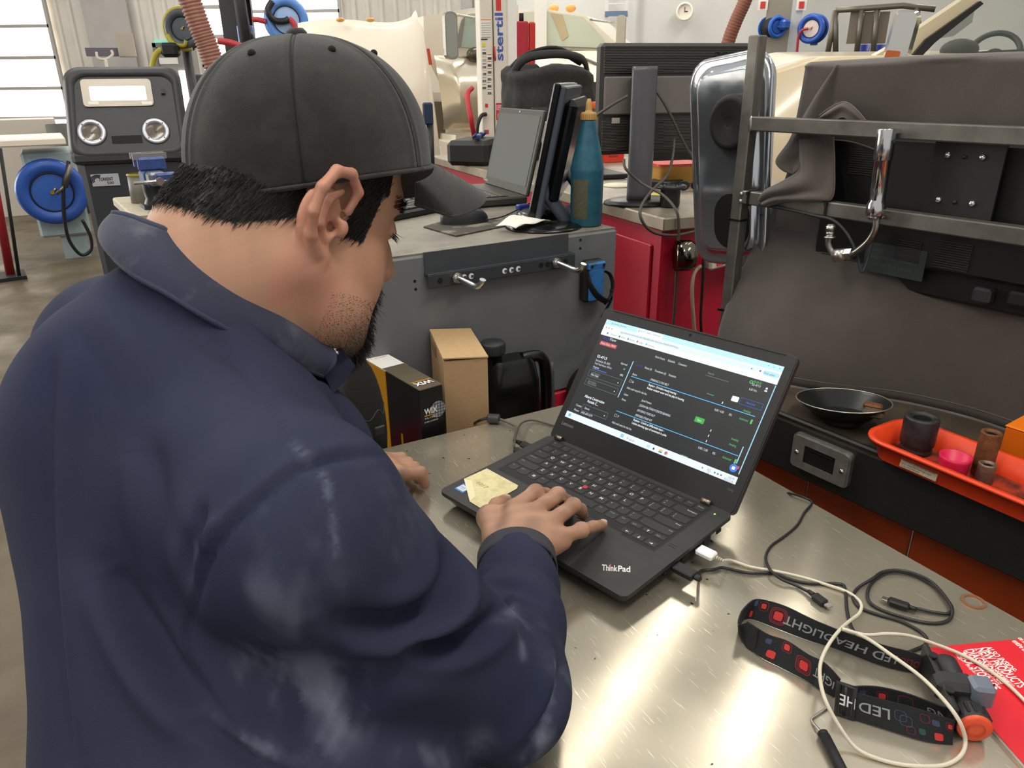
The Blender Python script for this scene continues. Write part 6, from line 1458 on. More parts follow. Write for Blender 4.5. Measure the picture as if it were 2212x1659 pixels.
MB().lathe([(0, 0), (.055, 0), (.050, .12), (.046, .12)], 24).build('can_body', M('can_grey', '#77756c', .5), yc); MB().lathe([(.049, .116), (.054, .122), (.049, .128)], 24).build('can_rim', M('rim_yellow', '#9b8f35', .5), yc)

# upright post with reels and hoses behind the cap
PF = facing(500, 60, 8.4); 
po_ = thing('reel_post', 'dark steel post carrying hose reels behind the cap', 'post', PF.T)
x0_, x1_ = PF.l(478, 60, 0).x, PF.l(548, 60, 0).x
MB().box((x0_ + .09, 0, 2.2), (.16, .12, 4.4)).build('column', M('post_dark', '#3b3a3b', .5), po_)
MB().box(((x0_ + x1_)/2 + .12, .03, .85), (x1_ - x0_ + .1, .05, 1.7)).build('panel', M('post_panel', '#7f8685', .5), po_)
q = PF.l(520, 75, -.1); MB().box((q.x + .05, -.1, q.z), (.16, .08, .17), bev=.01).build('outlet_box', M('outlet_blue', '#7591c4', .4), po_)
MB().tube([(q.x + .08, -.15, q.z + .02), (q.x + .12, -.17, q.z - .1), (q.x + .13, -.15, q.z - .6)], .03, 8, k=5).build('power_lead', cab_b, po_)
b = MB(); q = PF.l(538, 20, -.05); b.lathe([(.16, -.05), (.30, -.05), (.30, .05), (.16, .05)], 40, Matrix.Translation((q.x - .05, -.05, q.z + .05)) @ Matrix.Rotation(math.radians(82), 4, 'Z') @ Matrix.Rotation(PI/2, 4, 'X') @ Matrix.Diagonal((1.0, 1.7, 1, 1))); b.build('edge_on_reel', M('reel_black', '#2c2c30', .5), po_)
F1 = facing(393, 62, 8.6); r1o, r1 = reel('dark_hose_reel', 'dark grey hose reel with yellow hose left of the ribbed duct', F1, 395, 62, 42, '#4c5258', '#545b62', yaw=-18)
b = MB(); b.tube([(r1*1.0*math.cos(math.radians(a)), r1*1.0*math.sin(math.radians(a)), -.02) for a in range(70, 290, 12)], .028, 8, k=2); b.tube([(-r1*.8, -r1*.3, .04), (-r1*.5, -r1*.75, .05), (0, -r1*.85, .05), (r1*.15, -r1*.6, .05)], .02, 8, k=5); b.build('yellow_hose', M('hose_yellow', '#a59a32', .5), r1o)
b = MB(); e_ = r1o.matrix_world.inverted(); b.tube([e_ @ (F1.T @ F1.l(*p, -.02)) for p in ((375, 108), (358, 106), (342, 112), (332, 130), (328, 155))], .03, 8, k=5); b.build('yellow_hose', M('hose_yellow'), r1o)
_q = e_ @ (F1.T @ Vector((F1.l(395, 62, 0).x, .22, 0))); MB().cyl(_q, e_ @ (F1.T @ Vector((F1.l(395, 62, 0).x, .22, F1.l(395, 62, 0).z + .1))), .05).build('stand_pole', M('post_dark'), r1o)
MB().box(tuple(e_ @ (F1.T @ F1.l(368, 108, -.03))), (.18, .14, .12), bev=.03).build('hose_stop', black_pl, r1o)
F2 = facing(620, 45, 8.0); r2o, r2 = reel('bright_blue_hose_reel', 'light blue hose reel with red hose right above the cap', F2, 619, 44, 48, '#5f8fd8', '#9fc0ec', yaw=4)
b = MB(); b.tube([(-r2*.55, r2*.75, .03), (-r2*.8, r2*.35, .05), (-r2*.55, -r2*.02, .05), (-r2*.1, -r2*.05, .05), (r2*.1, r2*.05, .05)], .03, 8, k=5); b.build('black_hose', cab_b, r2o)
b = MB(); b.tube([(r2*.1, r2*.05, .05), (r2*.3, -r2*.2, .06), (r2*.4, -r2*.9, .06)], .028, 8, k=5); b.build('red_hose', M('hose_red', '#b93b3f', .5), r2o)
hb = MB(); hb.tube([F2.l(x, y, -.1) for x, y in ((470, 88), (500, 93), (525, 102), (545, 115), (560, 140))], .03, 8, k=5); hb.tube([F2.l(x, y, -.05) for x, y in ((545, 42), (560, 43), (575, 47))], .025, 8, k=3); ho_ = hb.build('red_air_hose', M('hose_red'), None, F2.T); tag(ho_, 'red air hose crossing the dark post behind the cap', 'hose')
DF = facing(440, 80, 4.6)
dk = MB(); dp = [DF.l(x, y, 0) for x, y in ((388, -60), (410, 0), (432, 60), (452, 110), (472, 170), (492, 240), (505, 330))]
N_ = 150; cpath = catmull(dp, 26)
dk.tube(cpath, lambda t: .058 + .005*math.sin(t*2*PI*46), 18, k=1); do = dk.build('exhaust_duct', M('duct_brown', '#96695a', .6, var=.06), None, DF.T); tag(do, 'ribbed red-brown exhaust duct hose hanging behind the cap', 'duct hose')
# wall boxes
WF = facing(262, 110, 13.2)
eb = thing('wall_shelf', 'dark wall shelf with a grey control box and looped cords', 'shelf', WF.T)
q0, q1 = WF.l(185, 112, 0), WF.l(262, 112, 0)
MB().box(((q0.x + q1.x)/2, .1, q0.z), (q1.x - q0.x, .3, .12)).build('shelf_board', M('shelf_slate', '#5c5963', .5), eb)
q = WF.l(272, 97, -.1); MB().box((q.x, 0, q.z), (.26, .25, .36), bev=.01).build('control_box', M('box_taupe', '#a49a8e', .5), eb)
b = MB(); b.tube([WF.l(x, y, -.2) for x, y in ((208, 112), (212, 125), (228, 128), (243, 118), (240, 108))], .02, 6, k=4); b.tube([WF.l(x, y, -.2) for x, y in ((228, 128), (232, 150), (238, 170))], .025, 6, k=3); b.build('looped_cord', M('cord_cream', '#cfc6b8', .5), eb)
cn = thing('traffic_cone', 'small orange and white traffic cone by the grey door', 'cone', facing(432, 300, 11.5).T); cf = facing(432, 300, 11.5)
MB().box((0, 0, .02), (.3, .3, .04)).build('cone_base', M('cone_orange', '#d9532c', .5), cn); MB().lathe([(.12, .04), (.03, .7), (0, .7)], 20).build('cone_shell', M('cone_orange'), cn); MB().lathe([(.098, .22), (.075, .38)], 20).build('cone_band', white_pl, cn)
gs = MB(); q = py(350, 97, WY - .05); gs.box((q.x, q.y, q.z), (.22, .09, .15)); go_ = gs.build('exit_sign', M('sign_green', '#7fd3bf', .5, emit=.3), None); tag(go_, 'pale green exit sign above the grey door', 'sign')
wbx = MB(); q = WF.l(440, 195, -1.5); wbx.box((q.x, q.y, q.z), (.35, .2, .45), bev=.02); wo2 = wbx.build('wall_phone_box', M('box_navy_dark', '#2e3238', .5), None, WF.T); tag(wo2, 'dark wall box left of the cap by the bright window', 'wall box')

# ------------------------------------------------------------------ white truck with its hood tipped, centre
truck_w = M('truck_white', '#efe6d3', .3, coat=.3); truck_c = M('truck_cream', '#d9cdb5', .32, coat=.3)
TF_ = facing(790, 120, 6.5); 
hd = thing('truck_hood', 'big white tipped truck hood filling the background above the cap', 'truck hood', TF_.T)
top_ = [(640, 52), (700, 44), (760, 46), (800, 50), (840, 52), (870, 48), (895, 38), (905, 22)]
TPt = catmull([TF_.l(x, y, 0) for x, y in top_], 6); nT = len(TPt)
def hoodf(u, v):
    f = u*(nT-1); i = min(nT-2, int(f)); p = TPt[i].lerp(TPt[i+1], f - i)
    zz = p.z*(1 - v) + .55*v
    bul = .55*math.sin(PI*min(1, v*.9))**.7*math.sin(PI*(.08 + .84*u))**.5
    return (p.x + .12*v*(u > .8)*(u - .8)*5, .25 - bul, zz)
b = MB(); b.grid(hoodf, 40, 24); ho2 = b.build('hood_shell', truck_w, hd); ho2.modifiers.new('s', 'SOLIDIFY').thickness = .03
for px in (735, 800): MB().ell(tuple(TF_.l(px, 43, .1)), (.035, .03, .018)).build('marker_lamp', M('amber_lamp', '#dba65a', .3), hd)
MB().box((0, .35, .27), (1.6, .4, .54)).build('front_frame', M('chassis_dark', '#3a3733', .6), hd)
CF_ = facing(1000, 150, 7.7, 25)
cb = thing('truck_cab', 'cream white truck cab with a chrome mirror left of the lift column', 'truck cab', CF_.T)
def cbq(x, y, yl=0.0): return CF_.l(x, y, yl)
def cpoly(pts, yl, th, mt_, name):
    P = [cbq(x, y, yl) for x, y in pts]; n = len(P)
    vs = [tuple(p) for p in P] + [(p.x, p.y + th, p.z) for p in P]
    MB().add(vs, [tuple(range(n)), tuple(reversed(range(n, 2*n)))] + [(i, (i+1) % n, n + (i+1) % n, n + i) for i in range(n)]).build(name, mt_, cb)
cpoly([(915, 35), (1040, 14), (1120, 10), (1120, 300), (1050, 300), (960, 200), (915, 110)], .25, 1.2, truck_w, 'cab_shell')
cpoly([(985, 100), (1000, 45), (1012, 30), (1060, 26), (1060, 108)], .235, .02, M('cab_glass', '#b9c6ba', .08, alpha=.9), 'side_window')
cpoly([(985, 100), (998, 44), (1006, 32), (1002, 60), (996, 102)], .225, .02, M('pillar_grey', '#8d8a80', .4), 'window_pillar')
def doorf(u, v):
    a = cbq(955 + 100*u, 118 + 165*v, 0); k = math.sin(PI*min(1, u + .15))**.5
    return (a.x + (.10*(1 - math.sin(PI*min(1, v*.5 + .5)))), .20 - .22*math.sin(PI*v)**.6*(.4 + .6*min(1, u*3)), a.z)
b = MB(); b.grid(doorf, 20, 20); dd = b.build('fender_tank', M('tank_chrome_cream', '#e9dfc8', .18, .55), cb)
cpoly([(985, 292), (1045, 288), (1060, 300), (1060, 345), (990, 345), (984, 310)], .1, .4, truck_c, 'step_box')
q = cbq(970, 78, -.12); MB().prism(rrect(.125, .40, .05, 6), 0, .06, Matrix.Translation(q) @ Matrix.Rotation(PI/2, 4, 'X')).build('mirror_head', M('mirror_grey', '#b5b3ad', .2, .8), cb)
MB().prism(rrect(.10, .36, .04, 6), .06, .063, Matrix.Translation(q) @ Matrix.Rotation(PI/2, 4, 'X')).build('mirror_glass', M('mirror_glass', '#c8ccc9', .12, .9), cb)
b = MB(); b.tube([cbq(958, 33, -.1), cbq(985, 32, -.05), cbq(1035, 40, .2)], .012, 6, k=4); b.tube([cbq(975, 120, -.1), cbq(1010, 124, .1), cbq(1030, 110, .2)], .012, 6, k=4); b.build('mirror_arm', steel, cb)
MB().ell(tuple(cbq(1028, 118, .1)), (.10, .06, .07)).build('round_mirror', M('mirror_dark', '#5b554b', .25, .5), cb)
cpoly([(915, 105), (928, 105), (934, 140), (922, 140)], .1, .05, M('flag_orange', '#d8502a', .5), 'orange_flag')
cpoly([(925, 220), (962, 220), (962, 300), (925, 300)], .5, .3, M('cab_under', '#6e675a', .6), 'frame_rail')
bs_ = thing('blue_scanner', 'dark blue handheld scanner standing beside the cap edge', 'scanner', facing(928, 250, 2.6).T); bf = facing(928, 250, 2.6); q = bf.l(930, 225, 0); q2 = bf.l(934, 300, 0)
MB().box((q.x - .01, .02, q.z - .03), (.034, .03, .07), bev=.005).build('screen_head', M('scan_blue', '#1f3048', .4), bs_); MB().cyl((q2.x - .01, .02, 1.14), (q.x - .005, .02, q.z - .06), .012).build('handle', black_pl, bs_)
MB().box((q2.x - .01, .02, .57), (.3, .2, 1.14)).build('stand_body', dgrey, bs_)

# ------------------------------------------------------------------ mobile column lift
SF = facing(1075, 150, 5.6, 10)
sf = thing('column_lift', 'tall cream mobile lift column with blue lettering and warning labels', 'lift column', SF.T)
def slq(x, y, yl=0.0): return SF.l(x, y, yl)
xa, xb, xc_, xd_ = slq(1039, 150).x, slq(1066, 150).x, slq(1096, 150).x, slq(1118, 150).x
lift_m = M('lift_cream', '#d9d3c4', .45); lift_w = M('lift_white', '#e8e6e0', .45)
MB().box(((xa + xb)/2, .10, 1.5), (xb - xa, .2, 3.0), bev=.006).build('left_channel', lift_m, sf)
MB().box(((xb + xc_)/2 + .004, .09, 1.5), (xc_ - xb - .006, .2, 3.0), bev=.008).build('centre_channel', lift_m, sf)
MB().box(((xc_ + xd_)/2, .14, 1.5), (xd_ - xc_, .26, 3.0), bev=.004).build('right_channel', lift_w, sf)
fw_ = xc_ - xb
Tt = Matrix.Translation((slq(1078, 130).x, -.0125, slq(1078, 131).z)) @ Matrix.Rotation(PI/2, 4, 'X') @ Matrix.Rotation(PI/2, 4, 'Z')
ln = slq(1078, 28).z - slq(1078, 131).z
MB().text('stertil', fw_*.78, Tt, 0, width=ln, bold=.02).build('lettering', M('stertil_blue', '#3d57a8', .5), sf)
MB().box((slq(1076, 9).x, -.0125, slq(1076, 9).z), (fw_*.35, .003, .08)).build('red_logo', M('lift_red', '#c5322e', .5), sf)
MB().tube([(slq(1069, 131).x, -.013, slq(1069, 131).z), (slq(1067, 118).x, -.013, slq(1067, 100).z)], .006, 6, k=1).build('swoosh', M('lift_red'), sf)
q = slq(1079, 241); lw2 = slq(1087, 241).x - slq(1071, 241).x
MB().box((q.x, -.0125, q.z), (lw2, .003, slq(1079, 223).z - slq(1079, 260).z)).build('capacity_label', M('lift_red'), sf)
Tq = Matrix.Translation((q.x, -.0145, q.z)) @ Matrix.Rotation(PI/2, 4, 'X')
MB().text('18500', .05, Tq @ Matrix.Translation((0, .028, 0)), 0, width=lw2*.9, align='C').text('lbs', .05, Tq @ Matrix.Translation((0, -.03, 0)), 0, width=lw2*.6, align='C').build('capacity_text', print_w, sf)
lbw = M('pictogram_white', '#e6e4dd', .5); lbk = M('pictogram_black', '#3a3836', .5); lby = M('pictogram_yellow', '#d6cf4c', .5); lbo = M('pictogram_orange', '#cf6b3c', .5); lbb = M('pictogram_blue', '#4a62b5', .5)
def lab(px, pyy, w_, h_, mt_, name='pictogram'):
    q = slq(px, pyy); s_ = slq(px + w_/2, pyy).x - slq(px - w_/2, pyy).x
    MB().box((q.x, -.0015, q.z), (s_, .003, slq(px, pyy - h_/2).z - slq(px, pyy + h_/2).z)).build(name, mt_, sf)
for i in range(6): lab(1046, 112 + i*15, 9, 12, lbw); lab(1046, 115 + i*15, 8, 5, lbk); lab(1046, 108 + i*15, 8, 2, lby if i % 2 else lbb)
for i in range(6): lab(1057.5, 122 + i*15, 9, 12, lbw); lab(1057.5, 126 + i*15, 8, 5, lbk); lab(1057.5, 118 + i*15, 9, 2, lbo)
lab(1049, 62, 20, 36, lbw); lab(1049, 43, 22, 2, lbo)
b = MB()
for i in range(7): q = slq(1040, 50 + i*5); b.box((slq(1049, 50).x, -.0035, q.z), (.06, .001, .006))
b.build('label_print', M('print_grey', '#b4b2ab', .6), sf)
lab(1046, 85, 14, 2.5, lbk); lab(1045, 97, 8, 8, lby); lab(1051, 285, 10, 9, M('lift_red')); lab(1051, 228, 6, 8, M('lift_red'), 'stop_button')
b = MB(); b.tube([slq(1050, 247, -.02), slq(1040, 250, -.04), slq(1032, 270, -.05), slq(1030, 300, -.05)], .014, 8, k=5); b.build('control_lead', cab_b, sf)
MB().box(((xa + xd_)/2, .12, .12), (xd_ - xa + .1, .45, .24)).build('lift_base', lift_m, sf)
RFm = facing(1135, 150, 6.2)
rpst = thing('red_ram_post', 'red steel post with a black peg right of the lift column', 'post', RFm.T)
x0_, x1_ = RFm.l(1114, 150, 0).x, RFm.l(1156, 150, 0).x; zt_ = RFm.l(1135, 47, 0).z
MB().box(((x0_*.36 + x1_*.64) - (x1_ - x0_)*.32, .0, zt_/2), ((x1_ - x0_)*.66, .16, zt_), bev=.01).build('front_face', M('post_red_shaded', '#b8283c', .4), rpst)
MB().box((x1_ - (x1_ - x0_)*.17, .02, zt_/2), ((x1_ - x0_)*.34, .16, zt_ - .01), bev=.01).build('side_face', M('post_red_lit', '#d0332a', .4), rpst)  # one red post: light and shade on its faces painted as two reds
q = RFm.l(1126, 40, 0); MB().cyl((q.x, .02, zt_), (q.x, .02, zt_ + .06), .018).build('peg', rubber, rpst)
WP_ = facing(1168, 150, 9.0); wpl = MB(); a, c = WP_.l(1154, 150, 0).x, WP_.l(1180, 150, 0).x; wpl.box(((a + c)/2, 0, 3), (c - a, .2, 6)); wo3 = wpl.build('trim_3', lift_w, None, WP_.T); tag(wo3, kind='structure')

# ------------------------------------------------------------------ white van, centre right
VN = facing(1250, 130, 8.2, -12)
van = thing('white_van', 'white medium truck with a raked windscreen right of the red post', 'truck', VN.T)
def vq(x, y, yl=0.0): return VN.l(x, y, yl)
def vpoly(pts, yl, th, mt_, name, dy=None):
    P = [vq(x, y, yl + (0 if dy is None else dy[i])) for i, (x, y) in enumerate(pts)]; n = len(P)
    vs = [tuple(p) for p in P] + [(p.x, p.y + th, p.z) for p in P]
    MB().add(vs, [tuple(range(n)), tuple(reversed(range(n, 2*n)))] + [(i, (i+1) % n, n + (i+1) % n, n + i) for i in range(n)]).build(name, mt_, van)
vpoly([(1120, 22), (1180, 20), (1265, 32), (1345, 105), (1345, 120), (1120, 112)], .75, 1.6, truck_w, 'cab')
vpoly([(1130, 26), (1182, 25), (1258, 36), (1318, 104), (1130, 97)], .72, .02, M('windscreen', '#c9cfbd', .1), 'windscreen')
vpoly([(1190, 28), (1215, 32), (1228, 78), (1215, 88)], .71, .01, M('glare_tan', '#bfae8a', .3), 'glare_patch')  # tan patch paints the glare on the windscreen
vpoly([(1120, 103), (1325, 112), (1325, 116), (1120, 108)], .70, .03, M('wiper_dark', '#6b655a', .5), 'wiper')
def vhood(u, v):
    p = vq(1120 + 215*u, 110 + 70*v, .72 - .9*v); return (p.x, p.y - .05*math.sin(PI*u), p.z + .0*math.sin(PI*u))
b = MB(); b.grid(vhood, 20, 12); b.build('hood', truck_w, van)
vpoly([(1120, 178), (1340, 182), (1340, 300), (1120, 300)], -.2, .9, truck_c, 'front_end')
vpoly([(1255, 176), (1318, 178), (1318, 225), (1262, 220)], -.22, .03, M('grille_dark', '#3a3833', .4), 'grille')
for px in (1196, 1233): MB().ell(tuple(vq(px, 18, .9)), (.06, .04, .04)).build('roof_lamp', M('amber_lamp'), van)
MB().prism(rrect(.09, .30, .03, 4), 0, .08, Matrix.Translation(vq(1343, 68, .5)) @ Matrix.Rotation(PI/2, 4, 'X')).build('door_mirror', M('mirror_cream', '#c9c2ae', .3, .4), van)
b = MB(); b.tube([vq(1275, 42, .7), vq(1320, 48, .55), vq(1340, 50, .5)], .012, 6, k=3); b.build('mirror_arm', steel, van)
MB().tube([vq(1250, 124, .4), vq(1270, 130, .35), vq(1298, 142, .25)], .015, 6, k=3).build('hood_seam', M('wiper_dark'), van)
for x in (-.6, .9): MB().cyl((x, .5, .42), (x, .8, .42), .42, n=28).build('wheel', rubber, van)

# far wall things
LF = facing(1330, 40, 13.6)
ladd = thing('wall_ladder', 'pale ladder with a blue bracket leaning on the back wall', 'ladder', LF.T)
for px in (1309, 1352): q = LF.l(px, 60, 0); MB().box((q.x, 0, 2.2), (.06, .05, 4.4)).build('stile', M('ladder_alu', '#d5d3cd', .4, .4), ladd)
q0, q1 = LF.l(1309, 60, 0), LF.l(1352, 60, 0)
for i in range(10): MB().box(((q0.x + q1.x)/2, 0, .5 + i*.36), (q1.x - q0.x, .04, .03)).build('rung', M('ladder_alu'), ladd)
q = LF.l(1331, 30, 0); MB().box((q.x, -.05, q.z), (q1.x - q0.x + .04, .03, .075)).build('bracket', M('bracket_blue', '#5e7391', .4), ladd)
KF = facing(1479, 25, 13.8); ck = thing('wall_clock', 'round white wall clock with a cream rim on the back wall', 'clock', KF.T @ Matrix.Translation(KF.l(1479, 25, 0)) @ Matrix.Rotation(PI/2, 4, 'X'))
rk = abs(KF.l(1498, 25, 0).x - KF.l(1479, 25, 0).x)
MB().lathe([(0, .01), (rk*.74, .01)], 36).build('dial', M('dial_white', '#e2d8cc', .5), ck); MB().lathe([(rk*.72, .012), (rk*.8, .05), (rk, .03), (rk, 0)], 36).build('rim', M('rim_cream', '#f4efdc', .4), ck)
MB().box((0, rk*.22, .016), (.012, rk*.5, .006)).box((rk*.16, 0, .016), (rk*.36, .016, .006)).build('hands', dgrey, ck)
D2 = facing(1590, 40, 10.5); d2b = MB(); d2p = catmull([D2.l(x, y, 0) for x, y in ((1630, -60), (1610, 0), (1590, 45), (1572, 95), (1560, 160))], 24); d2b.tube(d2p, lambda t: .085 + .004*math.sin(t*2*PI*30), 14, k=1); d2o = d2b.build('far_exhaust_duct', M('duct_brown2', '#8d5848', .6), None, D2.T); tag(d2o, 'brown exhaust duct hose hanging behind the ribbed monitor', 'duct hose')
PL = facing(1680, 60, 12.0)
pl_ = thing('wall_column', 'grey steel building column carrying two blue reels on the right', 'column', PL.T)
for xa_, xb_, mt_ in ((1652, 1706, M('column_tan', '#8d877a', .5)), (1706, 1730, M('column_white', '#b9bdbf', .4))):
    a, c = PL.l(xa_, 60, 0).x, PL.l(xb_, 60, 0).x; MB().box(((a + c)/2, .2, 3), (c - a, .2, 6)).build('flange', mt_, pl_)
for px in (1648, 1732): q = PL.l(px, 8, -.02); MB().box((q.x, .08, q.z), (.14, .02, .16)).build('notice', white_pl, pl_); MB().box((q.x, .065, q.z - .01), (.07, .02, .09)).build('notice_red', M('lift_red'), pl_)
r3o, r3 = reel('corner_hose_reel', 'blue hose reel turned sideways on the left of the steel column', PL, 1679, 58, 24, '#2a63c4', '#2a63c4', yaw=35, depth=.25)
MB().box((r3*.5, r3*.15, .06), (r3*.9, r3*.9, .14), bev=.03).build('motor_cover', M('hose_reel#2c55a8'), r3o)
r4o, r4 = reel('face_on_hose_reel', 'blue hose reel with pale hub on the right of the steel column', PL, 1752, 62, 32, '#2456b4', '#d8c9c4', yaw=-25, depth=.14)
b = MB(); b.tube([(-r4*.1, 0, .05), (-r4*.5, -r4*.1, .07), (-r4*.75, -r4*.6, .05), (-r4*.8, -r4*2.0, 0)], .02, 6, k=5); b.build('red_hose', M('hose_red'), r4o)
# tyre rack and drums behind the pickup
RK = facing(1880, 70, 9.0); rk_ = thing('pipe_rack', 'welded pipe rack with grey panels behind the pickup mirror', 'rack', RK.T)
b = MB()
for pts in (((1805, 22), (1805, 120)), ((1805, 22), (1870, 18), (1950, 12), (2020, 20)), ((1795, 118), (1930, 120)), ((1862, 22), (1850, 118)), ((1895, 22), (1885, 120)), ((1980, 14), (1990, 120)), ((1805, 22), (1785, 130))):
    b.tube([RK.l(x, y, 0) for x, y in pts], .030, 8, k=1)
for px in (1790, 1990): q = RK.l(px, 120, 0); b.tube([(q.x, 0, 0), (q.x, 0, q.z)], .03, 8, k=1)
b.build('pipe_frame', M('pipe_taupe', '#7d776b', .4, .6), rk_)
for a, c in ((1838, 1858), (1862, 1888), (1892, 1912)): q0, q1 = RK.l(a, 26, .06), RK.l(c, 94, .06); MB().box(((q0.x + q1.x)/2, .06, (q0.z + q1.z)/2), (q1.x - q0.x, .02, q0.z - q1.z)).build('panel', M('rack_panel', '#85796a', .5), rk_)
for a, c in ((1853, 1878), (1886, 1912)):
    q0, q1 = RK.l(a, 97, .3), RK.l(c, 112, .3); dr = MB(); dr.cyl(((q0.x + q1.x)/2, .3, 0), ((q0.x + q1.x)/2, .3, q0.z), (q1.x - q0.x)/2, n=24); do_ = dr.build('blue_drum', M('drum_blue', '#2845b4', .4), None, RK.T)
    tag(do_, 'blue drum left behind the pipe rack' if a == 1853 else 'blue drum right behind the pipe rack, by the pickup mirror', 'drum')

# ------------------------------------------------------------------ cream pickup on the right
PK = facing(1900, 200, 3.9, 18)
pk_ = thing('cream_pickup', 'cream white pickup with a steering wheel visible behind the draped monitor', 'pickup', PK.T)
def pq(x, y, yl=0.0): return PK.l(x, y, yl)
def ph(u, v):
    x = 1560 + (2320 - 1560)*u; ytop = 200 - 75*min(1, u/.25)**.6 - 6*u if u < .25 else 125 - 6*u
    a = pq(x, ytop, 0); zb = .9
    if v < .4: t = v/.4; return (a.x, .9 - 1.0*t, a.z + .05*(1 - t))
    t = (v - .4)/.6; return (a.x, -.1 - .18*math.sin(PI*t*.5), a.z + (zb - a.z)*t)
b = MB(); b.grid(ph, 50, 30); b.build('hood', M('pickup_cream', '#d6c6a3', .28, coat=.4), pk_)
def ppoly(pts, yl, th, mt_, name):
    P = [pq(x, y, yl) for x, y in pts]; n = len(P); vs = [tuple(p) for p in P] + [(p.x, p.y + th, p.z) for p in P]
    MB().add(vs, [tuple(range(n)), tuple(reversed(range(n, 2*n)))] + [(i, (i+1) % n, n + (i+1) % n, n + i) for i in range(n)]).build(name, mt_, pk_)
pc_ = M('pickup_cream')
ppoly([(1880, 126), (1940, 92), (2090, -8), (2130, -30), (2160, -30), (2110, 5), (1995, 90), (1965, 128)], .05, .10, pc_, 'a_pillar')
ppoly([(1965, 128), (2002, 84), (2118, 2), (2125, 8), (2020, 92), (1985, 128)], .02, .04, black_pl, 'pillar_trim')
ppoly([(2006, 122), (2030, 80), (2120, 2), (2140, -30), (2400, -30), (2400, 122)], .16, .015, M('side_glass', '#bccfc5', .05, alpha=.07), 'side_window')
ppoly([(1990, 118), (2400, 95), (2400, 135), (1990, 135)], .35, .25, M('dash_dark', '#1e1e1e', .6), 'dashboard')
q = pq(2072, 108, .4); MB().ell(tuple(q), (.09, .10, .055)).build('cluster_hood', M('dash_dark'), pk_)
q = pq(2148, 116, .45); wr_ = abs(pq(2198, 116, .45).x - q.x); WT_ = Matrix.Translation(q) @ Matrix.Rotation(math.radians(-22), 4, 'Z') @ Matrix.Rotation(math.radians(62), 4, 'X')
MB().tube([(wr_*math.cos(2*PI*i/40), wr_*math.sin(2*PI*i/40), 0) for i in range(40)], .015, 10, k=1, closed=True, T=WT_).build('steering_wheel', M('wheel_black', '#161616', .35), pk_)
MB().tube([(-wr_, 0, 0), (0, -.02, -.03), (wr_, 0, 0)], .014, 8, k=4, T=WT_).cyl((0, -.02, -.05), (0, -.02, .0), .05, n=16, T=WT_).build('wheel_spokes', M('wheel_black'), pk_)
ppoly([(2030, 66), (2075, 20), (2105, 22), (2100, 48), (2060, 78), (2020, 84)], .55, .03, M('interior_grey', '#8d9190', .5), 'inner_pillar')
ppoly([(1500, -40), (1500, 20), (2400, 60), (2400, -40)], 1.5, .05, M('interior_pale', '#c4d2cc', .5), 'far_window') if False else None
# chrome tow mirror
q = pq(1948, 78, -.25); mk = MB(); 
mkT = Matrix.Translation(q) @ Matrix.Rotation(math.radians(-20), 4, 'Z') @ Matrix.Rotation(math.radians(6), 4, 'Y')
mk.prism(rrect(.115, .22, .035, 6), -.06, .05, mkT @ Matrix.Rotation(PI/2, 4, 'X'), inset=.015); mk.build('tow_mirror', M('mirror_chrome', '#cfcdc6', .12, .9), pk_)
MB().prism(rrect(.06, .045, .008, 4), .052, .058, mkT @ Matrix.Translation((-.015, 0, -.085)) @ Matrix.Rotation(PI/2, 4, 'X')).build('amber_marker', M('amber_deep', '#b9602c', .3), pk_)
for x in (-.6, 1.8): MB().cyl((x, -.22, .38), (x, .05, .38), .38, n=28).build('wheel', rubber, pk_)
MB().box((.6, .45, .55), (3.4, 1.1, .8)).build('lower_body', pc_, pk_)
